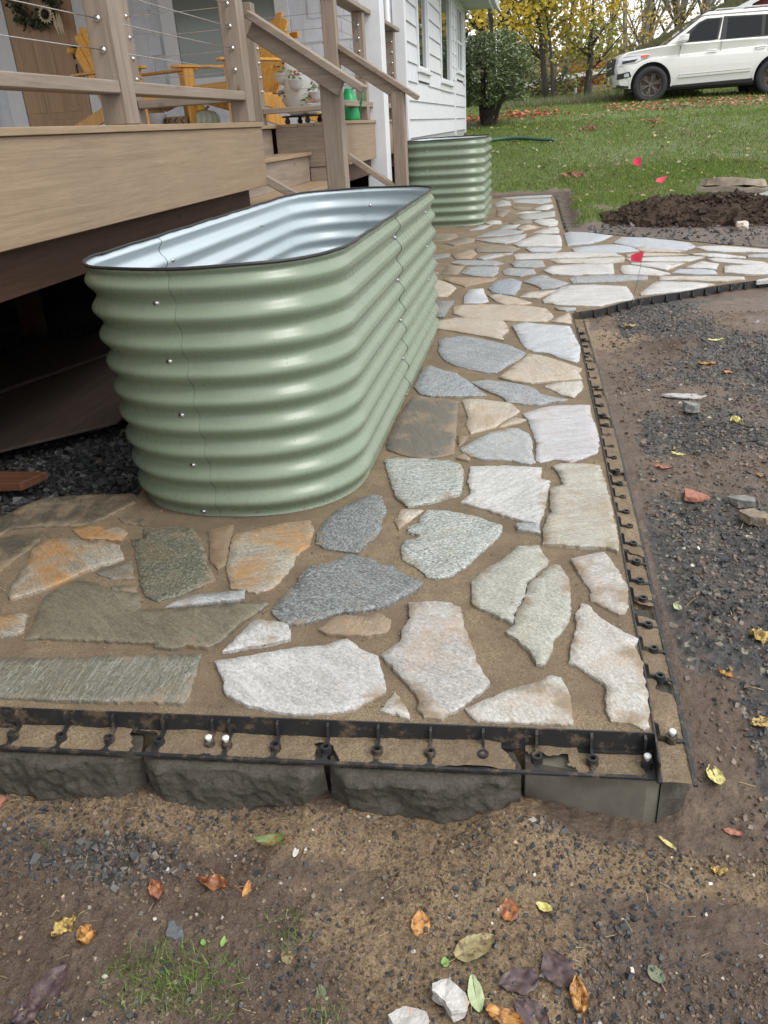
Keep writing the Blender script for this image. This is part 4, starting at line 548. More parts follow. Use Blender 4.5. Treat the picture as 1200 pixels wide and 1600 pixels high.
def raised_bed(label, x0, x1, y0, y1, zb, H_, ex, cap, seams, shear):
    root = thing('raised_garden_bed', label, 'garden bed', ((x0 + x1) / 2, (y0 + y1) / 2, zb), 0, 'corrugated sage green garden beds')
    hw = (x1 - x0) / 2; hl = (y1 - y0) / 2; pts = []
    NE = 90
    for e in (-1, 1):                                   # near end then far end, counter-clockwise
        for k in range(NE + 1):
            a = math.pi * k / NE; c_ = math.cos(a); s_ = math.sin(a)
            X_ = -hw * (abs(c_) ** (2 / ex)) * (1 if c_ > 0 else -1); Y_ = cap * (abs(s_) ** (2 / ex))
            pts.append((X_, -(hl - cap) - Y_) if e < 0 else (-X_, (hl - cap) + Y_))
    P = np.array(pts + [pts[0]]); # resample by length
    L = np.r_[0, np.cumsum(np.hypot(*np.diff(P, axis=0).T))]; T = L[-1]; n = 320; s = np.linspace(0, T, n + 1)[:-1]
    Q = np.c_[np.interp(s, L, P[:, 0]), np.interp(s, L, P[:, 1])]
    Tn = np.roll(Q, -1, 0) - np.roll(Q, 1, 0); Tn /= np.linalg.norm(Tn, axis=1)[:, None]; Nn = np.c_[Tn[:, 1], -Tn[:, 0]]
    for _ in range(3): Nn = (Nn + np.roll(Nn, 1, 0) + np.roll(Nn, -1, 0)); Nn /= np.linalg.norm(Nn, axis=1)[:, None]
    pitch = (H_ - .045) / 9.0 + .0026; zc = H_ - .052; nz = 136; zz = np.linspace(0, H_, nz)
    off = .0118 * np.cos(2 * np.pi * (zz - zc) / pitch); fl = sm(H_ - .022, H_ - .006, zz); off = off * (1 - fl) + fl * .004
    def shell(i0, i1, do):
        idx = np.arange(i0, i1 + 1) % n; m = len(idx); V = []
        for side, th in ((0, .0010), (1, -.0010)):
            for j in idx: V.append(np.c_[Q[j, 0] + Nn[j, 0] * (off + th + do), Q[j, 1] + Nn[j, 1] * (off + th + do) - shear * zz / H_, zz])
        V = np.array(V).reshape(-1, 3); F = []; mi = []
        a = np.arange((m - 1) * (nz - 1)); b = (a // (nz - 1)) * nz + a % (nz - 1); F1 = np.c_[b, b + nz, b + nz + 1, b + 1]; F2 = F1[:, ::-1] + m * nz
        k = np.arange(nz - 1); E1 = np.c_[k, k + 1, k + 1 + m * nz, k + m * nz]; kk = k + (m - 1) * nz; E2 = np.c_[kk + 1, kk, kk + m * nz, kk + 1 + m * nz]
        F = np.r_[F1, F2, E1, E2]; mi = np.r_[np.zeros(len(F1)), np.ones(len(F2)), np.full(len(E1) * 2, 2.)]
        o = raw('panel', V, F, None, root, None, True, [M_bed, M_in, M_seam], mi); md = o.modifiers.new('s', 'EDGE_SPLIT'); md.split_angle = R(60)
    def arc(x, y): return int(np.argmin((Q[:, 0] - x) ** 2 + (Q[:, 1] - y) ** 2))
    si = sorted(arc(*q) for q in seams); ns = len(si)
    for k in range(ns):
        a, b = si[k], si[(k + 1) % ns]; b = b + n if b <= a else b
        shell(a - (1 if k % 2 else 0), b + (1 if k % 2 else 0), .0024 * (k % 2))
    # bolts beside every seam, in alternate troughs
    bm_ = MB(); bm_.lathe([(.0085, 0), (.0085, .0012), (.0062, .0016), (.0055, .0042), (.0032, .0058), (0, .0062)], (0, 0, 0), 10); bm_.v = [(x * 1.2, y * 1.2, z) for x, y, z in bm_.v]; first = None
    bi = MB(); bi.lathe([(.0075, 0), (.0075, .001), (.005, .0014), (.005, .006), (0, .0062)], (0, 0, 0), 8); firsti = None
    for q, a in enumerate(si):
        j = (a - 2) % n
        for k in range(5):
            z = zc - pitch * (.5 + 2 * k) if q % 2 == 0 else zc - pitch * (.5 + 2 * k)
            for side in (1, -1):
                o_ = np.interp(z, zz, off)
                if side > 0: o = bm_.build('bolt', M_bolt, root, smooth=True) if first is None else first.copy(); first = first or o
                else: o = bi.build('bolt_end', M_bolt, root, smooth=True) if firsti is None else firsti.copy(); firsti = firsti or o
                if o.name not in C.objects: C.objects.link(o)
                o.parent = root; nv = Vector((Nn[j, 0], Nn[j, 1], 0)) * side
                o.location = (Q[j, 0] + Nn[j, 0] * (o_ + side * .003), Q[j, 1] + Nn[j, 1] * (o_ + side * .003) - shear * z / H_, z); o.rotation_euler = nv.to_track_quat('Z', 'Y').to_euler()
    t = MB(); rp = [(Q[j % n, 0] + Nn[j % n, 0] * (.004 + .0012 * math.sin(j * .9)), Q[j % n, 1] + Nn[j % n, 1] * .004 - shear, H_ + .001 + .0012 * math.sin(j * .37)) for j in range(0, n + 1, 2)]
    t.tube(rp, .0052, 8, False); t.build('rim_trim', M_rub, root, smooth=True)
    return root
b1 = raised_bed('large sage green corrugated garden bed in the foreground under the deck edge, empty inside', -1.372, -.562, 2.155, 4.92, -.003, .79, 2.25, .36,
   [(-.035, -1.4), (-.4, -.6), (.41, -.1), (.41, .85), (-.4, .5), (-.05, 1.4)], .075)
b2 = raised_bed('second sage green corrugated garden bed farther back beside the white house wall', -1.42, -.57, 8.93, 10.55, .097, .845, 3.2, .28,
   [(-.14, -.8), (.41, .1), (-.1, .8), (-.41, .0)], .0)
# ---------------------------------------------------------------- porch deck, stairs, railing
M_fasc = wood('taupe_composite_board', (.27, .19, .12), (.385, .285, .19), 1, .55, False, 1.6)
M_railw = wood('weathered_rail_wood', (.22, .17, .13), (.37, .30, .235), 1, .6, True)
M_railz = wood('weathered_post_wood', (.22, .17, .13), (.37, .30, .235), 2, .6, True)
M_railx = wood('weathered_cross_wood', (.22, .17, .13), (.37, .30, .235), 0, .6, True)
M_tread = wood('tread_board', (.30, .205, .125), (.42, .31, .20), 1, .45, False)
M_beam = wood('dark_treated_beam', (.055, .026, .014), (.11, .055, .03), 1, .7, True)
M_steel = plain('stainless', (.62, .62, .60), .25, 1, .05)
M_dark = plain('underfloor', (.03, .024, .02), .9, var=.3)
deck = thing('porch_deck', 'wooden porch deck with a wide taupe fascia board above the dark crawl space', 'deck', (-1.6, 4, 0))
dl = deck.location
def bx(name, lo, hi, mat, par, bevel=.003, org=None):
    return MB().box(lo, hi).build(name, mat, par, par.location if org is None else org, bevel)
FX = -1.593  # deck, stair and railing coordinates here are scaled up about the camera
bx('fascia', (FX - .028, -1.2, .826), (FX, 4.91, 1.140), M_fasc, deck)
bx('fascia', (FX - .028, 7.14, .826), (FX, 8.46, 1.140), M_fasc, deck)
bx('fascia', (FX - .028, 8.74, .826), (FX - .003, 10.26, 1.140), M_fasc, deck)
bx('stairwell_panel', (-2.20, 7.14, .826), (FX - .030, 7.165, 1.140), M_railx, deck); bx('stairwell_panel', (-1.93, 7.145, .50), (FX - .030, 7.17, .822), M_railx, deck)
bx('stairwell_panel', (-2.20, 4.88, .826), (FX - .030, 4.905, 1.140), M_railx, deck)
bx('corner_trim', (FX - .029, 7.12, .80), (FX + .004, 7.139, 1.140), M_railz, deck)
k_ = 0
for i_ in range(40):                                   # floor boards run along the porch
    x1 = FX + .012 - i_ * .142
    for (y0, y1) in ([(-1.2, 4.915), (7.135, 10.25)] if x1 > -2.2 else [(-1.2, 10.25)]):
        bx('floor_board', (x1 - .137, y0, 1.1405), (x1, y1, 1.165), M_tread, deck, .002)
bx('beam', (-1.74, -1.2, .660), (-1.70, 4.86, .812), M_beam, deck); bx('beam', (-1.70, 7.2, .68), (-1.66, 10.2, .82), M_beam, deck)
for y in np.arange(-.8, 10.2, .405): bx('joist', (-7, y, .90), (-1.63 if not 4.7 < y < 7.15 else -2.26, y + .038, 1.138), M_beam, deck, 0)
for y in (.2, 4.6, 7.6): bx('support_post', (-1.9, y, -.2), (-1.78, y + .12, .66), M_beam, deck, .004)
for x in (-3.4, -5.2):
    for y in (.2, 2.5, 4.8, 7.3): bx('support_post', (x, y, -.2), (x + .12, y + .12, .9), M_beam, deck, .004)
st = thing('porch_stairs', 'wooden stairs going down from the porch behind the big garden bed', 'stairs', (-1.6, 6, 0))
for i_, (xn, zt) in enumerate(((-2.20, 1.165), (-1.90, .945), (-1.63, .715), (-1.36, .49), (-1.1, .26))):
    if i_: bx('tread', (xn - .30, 4.93, zt - .028), (xn, 7.13, zt), M_tread, st)
    else: bx('tread', (xn - .05, 4.93, zt - .026), (xn + .02, 7.13, zt + .001), M_tread, st)
    bx('riser', (xn - .045, 4.95, zt - .23), (xn - .025, 7.11, zt - .030), M_railw, st)
for y in (4.95, 5.97, 7.07):
    m = MB(); m.prism([(-2.5, .9), (-1.12, .0), (-1.12, -.1), (-1.5, -.1), (-2.5, .6)], y, y + .04, lambda u, w, t: (u, t, w)); m.build('stringer', M_beam, st, st.location)
rl = thing('porch_railing', 'weathered wood and steel cable railing around the porch and down the stairs', 'railing', (-1.65, 5, 1.16)); ro = rl.location
def post(x0, x1, y0, z0, z1): bx('post', (x0, y0, z0), (x1, y0 + .105, z1), M_railz, rl, .005)
ZT = 2.04
post(-1.700, -1.595, 3.245, 1.1655, ZT); post(-1.700, -1.595, 4.72, 1.1655, ZT); post(-1.700, -1.595, .9, 1.1655, ZT)
post(-2.365, -2.262, 7.03, 1.1655, ZT); post(-1.700, -1.592, 7.03, 1.1655, ZT); post(-1.700, -1.600, 8.18, 1.1655, ZT); post(-2.365, -2.262, 4.74, 1.1655, ZT); post(-1.72, -1.62, 10.0, 1.1655, ZT)
post(-1.240, -1.125, 4.95, -.05, 1.345); post(-1.190, -1.085, 7.08, -.05, 1.35)
def rail(a, b, w, h, mat, up=(0, 0, 1), nm='rail'): return MB().beam(a, b, w, h, up).build(nm, mat, rl, ro, .004)
for (a, b) in ((-1.0, .898), (1.007, 3.243), (3.352, 4.718), (7.137, 8.178), (8.287, 9.998)):
    rail((-1.6475, a, 1.2975), (-1.6475, b, 1.2975), .09, .045, M_railw, nm='bottom_rail')
for (a, b) in ((-1.2, 4.86), (7.0, 10.2)): rail((-1.6475, a, ZT + .02), (-1.6475, b, ZT + .02), .14, .038, M_railw, nm='cap_rail')
for a, b in ((.9, 4.8), (7.04, 10.1)): rail((-1.6475, a, ZT - .055), (-1.6475, b, ZT - .055), .038, .088, M_railw, nm='top_rail') if False else None
rail((-2.260, 7.083, 1.269), (-1.702, 7.083, 1.269), .09, .04, M_railx, nm='bottom_rail'); rail((-2.260, 4.793, 1.295), (-1.702, 4.793, 1.295), .09, .045, M_railx, nm='bottom_rail')
rail((-4.1, 4.793, 1.295), (-2.367, 4.793, 1.295), .09, .045, M_railx, nm='bottom_rail') if False else None
CZ = (1.425, 1.528, 1.630, 1.732, 1.835, 1.937)
def cable(a, b, z):
    n_ = 12; c = MB(); c.tube([(a[0] + (b[0] - a[0]) * t, a[1] + (b[1] - a[1]) * t, z - .002 * math.sin(math.pi * t)) for t in np.linspace(0, 1, n_)], .0022, 6); c.build('cable', M_steel, rl, ro, smooth=True)
    d = (Vector(b) - Vector(a)).normalized(); q = d.to_3d().to_track_quat('Z', 'Y').to_matrix()
    for p, s in ((a, 1), (b, -1)):
        f = MB(); f.lathe([(0, .004), (.0045, .004), (.005, .012), (.003, .03), (.0, .03)] if False else [(.013, 0), (.013, .003), (.009, .005), (.0065, .005), (.006, .012), (.003, .022)], (p[0], p[1], z), 14, q @ Matrix.Scale(s, 3)); f.build('cable_fitting', M_steel, rl, ro, smooth=True)
for z in CZ:
    cable((-1.6475, 1.006), (-1.6475, 3.244), z); cable((-1.6475, 3.351), (-1.6475, 4.719), z); cable((-1.6475, 7.136), (-1.6475, 8.179), z); cable((-1.6475, 8.286), (-1.6475, 9.999), z)
    cable((-2.261, 7.083), (-1.701, 7.083), z - .008); cable((-2.261, 4.793), (-1.701, 4.793), z - .003)
for y, dx in ((4.925, 0), (7.12, 0)):
    a = Vector((-1.60, y, 1.70)); b = Vector((-.975, y, 1.292))
    rail(a, b, .125, .038, M_railx, nm='hand_rail'); rail(a + Vector((0, .0, -.068)), b + Vector((-.13, 0, .085 - .068 - .0)) + Vector((0, 0, 0)), .038, .09, M_railx, nm='hand_rail_brace')
rail((-1.618, 4.925, .865), (-1.242, 4.99, .635), .09, .045, M_railx, nm='bottom_rail'); rail((-1.585, 7.12, .90), (-1.19, 7.13, .625), .09, .045, M_railx, nm='bottom_rail')
M_white = plain('white_paint', (.66, .68, .71), .5, var=.05, sc=8, bump=.0004)
pp = thing('porch_post', 'thick white painted porch post beside the stair railing', 'post', (-1.595, 8.6, 0)); bx('shaft', (-1.70, 8.49, -.1), (-1.49, 8.71, 3.3), M_white, pp, .006)
# ---------------------------------------------------------------- house
hs_ = thing('white_house', 'white house with lap siding, tall windows and a wooden front door', 'house', (-1.6, 10.3, 0)); ho = hs_.location
M_sid = plain('white_lap_siding', (.62, .635, .66), .55, var=.05, sc=5, bump=.0006); M_shk = plain('pale_shingle_siding', (.62, .65, .70), .6, var=.07, sc=12, bump=.001)
M_trim = plain('white_trim', (.68, .70, .72), .45, var=.03)
def glassm(name, c, r=.03):
    k = N(name); n_ = k.noise(k.co((.3, .3, .3)), 2, 2); return k.fin(c, r, k.bump(n_, .02, .2), 0, 1.0)
M_glass = glassm('dark_window_glass', (.035, .042, .038)); M_glass2 = glassm('green_grey_glass', (.12, .145, .115), .12)
WX = -1.55; zs = .955; k_ = 0
wy = [(11.45, 12.42, 1.74, 3.1), (14.1, 15.65, 1.70, 3.1), (16.75, 18.0, 1.95, 3.02)]
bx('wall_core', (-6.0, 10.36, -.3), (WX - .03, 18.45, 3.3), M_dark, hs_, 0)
bx('foundation', (WX - .05, 10.34, -.3), (WX - .005, 18.42, zs), plain('foundation_concrete', (.34, .34, .33), .8, var=.15, bump=.002), hs_, 0)
while zs + k_ * .205 < 3.2:
    z0 = zs + k_ * .205; z1 = z0 + .225; k_ += 1
    segs = [(10.42, 18.38)]
    for (a, b, c, d) in wy:
        ns = []
        for (p, q) in segs:
            if z0 + .1 > c - .09 and z0 < d + .1: ns += [(p, min(q, a - .09)), (max(p, b + .09), q)] if p < a and q > b else [(p, q)]
            else: ns.append((p, q))
        segs = [x for x in ns if x[1] - x[0] > .05]
    for (p, q) in segs:
        m = MB(); m.prism([(WX - .02, z1), (WX - .012, z1), (WX + .010, z0), (WX - .02, z0)], p, q, lambda u, w, t: (u, t, w)); m.build('siding_board', M_sid, hs_, ho, .0015)
def window(o, y0, y1, z0, z1, mull=(), hz=()):
    f = bx('window', (WX - .04, y0 + .03, z0 + .03), (WX - .022, y1 - .03, z1 - .03), M_glass, o, 0)
    for lo, hi in (((y0 - .085, z0 - .0), (y0, z1 + .09)), ((y1, z0), (y1 + .085, z1 + .09)), ((y0, z1), (y1, z1 + .09))):
        MB().box((WX - .03, lo[0], lo[1]), (WX + .022, hi[0], hi[1])).build('casing', M_trim, f, ho, .003)
    MB().box((WX - .03, y0 - .11, z0 - .045), (WX + .05, y1 + .11, z0 - .001)).build('sill', M_trim, f, ho, .004); MB().box((WX - .03, y0 - .085, z0 - .135), (WX + .018, y1 + .085, z0 - .046)).build('apron', M_trim, f, ho, .002)
    for (a, b, c, d) in ((y0, y0 + .045, z0, z1), (y1 - .045, y1, z0, z1), (y0 + .045, y1 - .045, z0, z0 + .045), (y0 + .045, y1 - .045, z1 - .045, z1)): MB().box((WX - .038, a, c), (WX - .004, b, d)).build('sash', M_trim, f, ho, .002)
    for y in mull: MB().box((WX - .036, y - .03, z0 + .046), (WX - .003, y + .03, z1 - .046)).build('mullion', M_trim, f, ho, .002)
    for z in hz: MB().box((WX - .035, y0 + .046, z - .022), (WX - .005, y1 - .046, z + .022)).build('meeting_rail', M_trim, f, ho, .002)
window(hs_, *wy[0]); window(hs_, *wy[1]); window(hs_, *wy[2], mull=(17.375,), hz=(2.45,))
bx('corner_board', (WX - .12, 10.285, -.1), (WX + .018, 10.419, 3.3), M_trim, hs_); bx('corner_board', (WX - .09, 18.381, .7), (WX + .018, 18.5, 3.1), M_trim, hs_); bx('corner_board', (WX - .01, 16.12, .88), (WX + .024, 16.22, 3.2), M_trim, hs_)
dp = MB(); dp.tube([(WX - .17, 10.24, 3.2), (WX - .17, 10.24, .1)], .035, 12); dp.build('downpipe', M_trim, hs_, ho, smooth=True)
# front wall under the porch roof: shingles in courses
DW = 10.3; Z = []; 
bx('front_wall', (-9.5, DW + .01, .9), (-1.66, DW + .25, 3.6), M_shk, hs_, 0)
fw_holes = [(-6.74, -5.32, 3.6), (-4.42, -2.86, 3.3)]
for k_ in range(11):
    z0 = 1.10 + k_ * .232; x = -9.4
    while x < -1.68:
        w = rnd.choice((.14, .17, .2, .24, .28)); a, b = x, min(x + w, -1.68); x += w
        if any(b > h0 and a < h1 and (z0 + .1 < h2) and not (h0 > -5 and z0 + .2 < 1.62) for h0, h1, h2 in fw_holes): continue
        MB().prism([(DW - .010, z0), (DW - .002, z0 + .25), (DW + .01, z0 + .25), (DW + .01, z0)], a + .0015, b - .0015, lambda u, w_, t: (t, u, w_)).build('shingle', M_shk, hs_, ho)
M_door = wood('fir_door', (.36, .20, .10), (.56, .35, .18), 2, .4, False, 1.2)
d_ = bx('door', (-6.40, DW - .03, 1.18), (-5.52, DW + .008, 3.3), M_door, hs_, .003)
for a, b in ((-6.30, -6.12), (-6.05, -5.87), (-5.80, -5.62)): MB().box((a, DW - .036, 1.5), (b, DW - .0302, 2.9)).build('panel', M_door, d_, ho, .004)
MB().box((-6.37, DW - .036, 1.3), (-5.55, DW - .0302, 1.42)).build('panel', M_door, d_, ho, .004)
MB().tube([(-5.585, DW - .05, 2.0), (-5.575, DW - .075, 1.97), (-5.57, DW - .075, 1.75), (-5.58, DW - .05, 1.72)], .011, 8).build('handle', M_dark, d_, ho, smooth=True)
MB().box((-5.61, DW - .05, 2.06), (-5.55, DW - .0365, 2.2)).build('lock_plate', M_dark, d_, ho, .002)
for a, b in ((-6.62, -6.41), (-5.51, -5.36)): bx('door_casing', (a, DW - .035, 1.166), (b, DW + .009, 3.4), M_trim, hs_)
w_ = bx('window', (-4.27, DW - .012, 1.74), (-3.0, DW + .008, 3.2), M_glass2, hs_, 0)
for lo, hi in (((-4.42, 1.62), (-4.25, 3.3)), ((-3.02, 1.62), (-2.86, 3.3)), ((-4.249, 1.66), (-3.021, 1.75))): MB().box((lo[0], DW - .04, lo[1]), (hi[0], DW + .0085, hi[1])).build('casing', M_trim, w_, ho, .003)
MB().box((-4.46, DW - .06, 1.555), (-2.82, DW - .012, 1.619)).build('sill', M_trim, w_, ho, .003)
bx('crawl_light_block', (-7.1, -1.3, -.3), (-7.0, 10.28, 1.138), M_dark, hs_, 0); bx('crawl_light_block', (-6.99, 10.2, -.3), (-1.68, 10.3, 1.138), M_dark, hs_, 0); bx('crawl_light_block', (-6.99, -1.3, -.3), (-1.7, -1.21, 1.138), M_dark, hs_, 0)  # unseen walls added to keep light out of the crawl space
# eaves and roof
bx('soffit', (-6, 10.2, 3.12), (-1.02, 18.95, 3.16), M_trim, hs_, 0); bx('fascia', (-1.02, 10.2, 3.06), (-.99, 18.97, 3.22), M_trim, hs_)
gt = MB(); gt.prism([(-.985, 3.1), (-.90, 3.1), (-.87, 3.2), (-.88, 3.2), (-.905, 3.11), (-.985, 3.11)], 10.2, 18.97, lambda u, w, t: (u, t, w)); gt.build('gutter', M_trim, hs_, ho)
rf = MB(); rf.prism([(-.93, 3.22), (-6.2, 5.3), (-6.2, 5.38), (-.93, 3.30)], 10.1, 19.0, lambda u, w, t: (u, t, w)); rf.build('roof', plain('grey_shingle_roof', (.12, .12, .125), .85, var=.3, sc=40), hs_, ho)
bx('porch_ceiling', (-9.5, -1.2, 3.7), (-1.5, 10.25, 3.82), M_trim, hs_, 0)
rc = thing('rain_chain', 'thin metal rain chain hanging from the far corner of the house eave', 'rain chain', (-.93, 18.8, 3.1))
cm = MB()
for i_ in range(26):
    z = 3.08 - i_ * .046; a = i_ * 1.57; cm.tube([(-.93 + .014 * math.cos(a) * math.sin(t), 18.8 + .014 * math.sin(a) * math.sin(t), z + .03 * math.cos(t)) for t in np.linspace(0, 2 * math.pi, 9)], .004, 5, False)
cm.build('links', M_steel, rc, rc.location)
# wreath
wr = thing('wreath', 'door wreath of greenery, feathers and a cream sunflower', 'wreath', (-5.95, DW - .08, 2.66)); pts = []; rot = []
for i_ in range(420):
    a = rnd.uniform(0, 6.28); r_ = rnd.gauss(.2, .045); pts.append((-5.95 + r_ * math.cos(a) * 1.2, DW - .07 - rnd.random() * .06, 2.66 + r_ * math.sin(a))); rot.append(rnd.uniform(0, 6.28))
M_ever = leafy('dark_evergreen', (.03, .05, .02), (.075, .10, .05), .5); g_ = scatter('leaves', LEAF, np.array(pts), np.array([rnd.uniform(.05, .1) for _ in pts]), rot, M_ever, None, 1.4); g_.parent = wr; g_.matrix_parent_inverse = Matrix.Translation(-wr.location)
pet = MB(); M_cream = plain('cream_petal', (.62, .54, .36), .7, var=.15)
for i_ in range(16):
    a = i_ * 2 * math.pi / 16; c, s = math.cos(a), math.sin(a); q = lambda u, w: (-5.80 + c * u - s * w, DW - .16 + .02 * (u > .06), 2.53 + s * u + c * w); pet.add([q(.02, -.012), q(.06, -.02), q(.105, 0), q(.06, .02), q(.02, .012)], [(0, 1, 2, 3, 4)])
fl_ = pet.build('sunflower', M_cream, wr, wr.location); hm = MB(); hm.lathe([(.034, 0), (.028, .012), (0, .016)], (-5.80, DW - .165, 2.53), 14, Matrix.Rotation(R(90), 3, 'X')); hm.build('flower_head', M_dark, fl_, wr.location, smooth=True)
fe = MB()
for i_, x in enumerate((-5.70, -5.66, -5.63)): fe.add([(x, DW - .15, 2.55), (x + .03, DW - .16, 2.42), (x + .02, DW - .15, 2.30), (x - .015, DW - .16, 2.42)], [(0, 1, 2, 3)])
fe.build('feathers', M_cream, wr, wr.location)
# ---------------------------------------------------------------- things on the porch
M_ad = wood('orange_stained_wood', (.60, .26, .035), (.88, .50, .12), 2, .4, True); M_adx = wood('orange_stained_wood_flat', (.60, .26, .035), (.88, .50, .12), 1, .4, True)
def adirondack(label, loc, rz):                         # built facing +X
    o = thing('adirondack_chair', label, 'chair', loc, rz, 'orange stained adirondack chairs')
    for i_ in range(5):                                  # fanned back slats with a rounded head
        t = (i_ - 2); b0 = Vector((-.16, t * .078, .28)); top = .97 - .055 * abs(t) ** 1.5; L_ = top - .25; b1 = Vector((-.16 - .42 * L_, t * .103, .25 + L_)); w = .098
        m = MB(); d = (b1 - b0).normalized(); sd_ = Vector((0, 1, 0)); nn = d.cross(sd_).normalized()
        LL = (b1 - b0).length; hh = lambda e: LL + .055 * (abs(t) ** 1.5) * 1.08 - .15 * ((t * w + e) / .25) ** 2 - .045 * (abs(t) ** 1.5); prof = [(-w / 2 * .8, 0), (w / 2 * .8, 0), (w / 2, hh(w / 2)), (0, hh(0)), (-w / 2, hh(-w / 2))]
        m.prism(prof, 0, .02, lambda u, v, th: tuple(b0 + sd_ * u + d * v + nn * th)); m.build('back_slat', M_ad, o, None, .003)
    for i_ in range(7):
        x = .42 - i_ * .085; z = .36 - .018 * i_ * 1.1; MB().box((x - .038, -.27, z), (x + .038, .27, z + .02)).build('seat_slat', M_adx, o, None, .003)
    MB().box((.455, -.27, .26), (.475, .27, .37)).build('front_apron', M_adx, o, None, .003)
    for s in (-1, 1):
        m = MB(); m.prism([(.45, .36), (.45, .26), (-.62, .0), (-.74, .0), (-.70, .07), (-.1, .25)], s * .285 - .012, s * .285 + .012, lambda u, v, t: (u, t, v)); m.build('side_stringer', M_ad, o, None, .003)
        MB().box((.40, s * .31 - .013, 0), (.51, s * .31 + .013, .53)).build('front_leg', M_ad, o, None, .003)
        m = MB(); m.prism([(.56, -.06), (.60, -.02), (.60, .04), (.54, .08), (-.30, .045), (-.40, .0), (-.36, -.03)], .531, .553, lambda u, v, t: (u, s * (.335 + v * 1.0), t)); m.build('armrest', M_adx, o, None, .004)
        m = MB(); m.prism([(.43, .53), (.36, .53), (.43, .38)], s * .335 - .012, s * .335 + .012, lambda u, v, t: (u, t, v)); m.build('arm_bracket', M_ad, o, None, .002)
    MB().box((-.40, -.33, .49), (-.365, .33, .53)).build('back_brace', M_adx, o, None, .003); MB().box((-.50, -.22, .74), (-.475, .22, .79)).build('back_brace', M_adx, o, None, .003)
    return o
adirondack('orange adirondack chair in front of the wooden door, facing right', (-3.95, 8.15, 1.166), R(-20))
adirondack('orange adirondack chair behind the white strawberry planter, facing left', (-2.72, 8.15, 1.166), R(238))
M_glaze = plain('white_glazed_pot', (.66, .66, .63), .3, var=.06)
sj = thing('strawberry_planter', 'white strawberry planter with side pockets full of flowers on the porch', 'planter', (-2.11, 7.75, 1.238)); 
m = MB(); m.lathe([(.0, 0), (.115, 0), (.125, .02), (.150, .2), (.158, .33), (.140, .40), (.095, .435), (.098, .455), (.108, .465), (.10, .47), (.085, .45), (.08, .40), (0, .39)], (0, 0, 0), 32); m.build('jar', M_glaze, sj, smooth=True)
M_flr = leafy('red_petals', (.42, .03, .02), (.7, .10, .05)); M_flg = leafy('planter_leaves', (.05, .12, .03), (.14, .22, .05))
for a_, z_ in ((-90, .24), (-25, .14), (-150, .30), (-55, .05), (30, .26), (150, .12), (90, .2)):
    a = R(a_); c = Vector((math.cos(a) * .165, math.sin(a) * .165, z_)); p = MB(); p.lathe([(0, -.055), (.03, -.045), (.058, -.01), (.066, .03), (.07, .034), (.062, .035), (.052, .0), (0, -.01)], c, 16); pk = p.build('pocket', M_glaze, sj, smooth=True)
    n_ = 22; P_ = np.array([[c.x + rnd.gauss(0, .04), c.y + rnd.gauss(0, .04), c.z + .04 + abs(rnd.gauss(0, .045))] for _ in range(n_)]); scatter('foliage', LEAF, P_, rng.uniform(.03, .055, n_), rng.uniform(0, 6, n_), M_flg, pk, 1.2)
    n_ = 10; P_ = np.array([[c.x + rnd.gauss(0, .035), c.y + rnd.gauss(0, .035), c.z + .05 + abs(rnd.gauss(0, .04))] for _ in range(n_)]); scatter('flowers', LEAF, P_, rng.uniform(.025, .045, n_), rng.uniform(0, 6, n_), M_flr, pk, 1.3)
cd = thing('plant_caddy', 'black wheeled plant caddy under the white strawberry planter', 'plant caddy', (-2.11, 7.75, 1.166)); m = MB(); m.lathe([(0, .058), (.19, .058), (.195, .064), (.195, .070), (0, .070)], (0, 0, 0), 24); m.build('tray', M_dark, cd)
M_blk2 = plain('black_caster', (.02, .02, .02), .4)
for a in range(4):
    c = (.15 * math.cos(a * 1.57 + .5), .15 * math.sin(a * 1.57 + .5), .025); m = MB(); m.lathe([(.0, -.010), (.02, -.010), (.024, -.006), (.024, .006), (.02, .010), (0, .010)], c, 14, Matrix.Rotation(R(90), 3, 'X')); m.box((c[0] - .012, c[1] - .016, .02), (c[0] + .012, c[1] - .012, .058)); m.box((c[0] - .012, c[1] + .012, .02), (c[0] + .012, c[1] + .016, .058)); m.build('caster', M_blk2, cd)
M_gpl = plain('green_plastic', (.01, .30, .10), .35, var=.08)
wc = thing('watering_can', 'bright green plastic watering can behind the stair newel post', 'watering can', (-1.70, 7.85, 1.166)); m = MB(); m.lathe([(0, 0), (.085, 0), (.09, .02), (.086, .12), (.06, .20), (.035, .25), (.038, .26), (.03, .26), (.0, .2)], (0, 0, 0), 24); m.build('body', M_gpl, wc, smooth=True)
m = MB(); m.tube([(-.05, 0, .05), (-.13, 0, .12), (-.2, 0, .25)], [.022, .016, .012], 10); sp = m.build('spout', M_gpl, wc, smooth=True); m = MB(); m.lathe([(.012, 0), (.035, .03), (.0, .036)], (-.2, 0, .25), 14, Matrix.Rotation(R(-35), 3, 'Y')); m.build('rose', M_gpl, sp, smooth=True)
m = MB(); m.tube([(.03, 0, .25), (.09, 0, .29), (.13, 0, .2), (.085, 0, .07)], .010, 8); m.build('handle', M_gpl, wc, smooth=True)
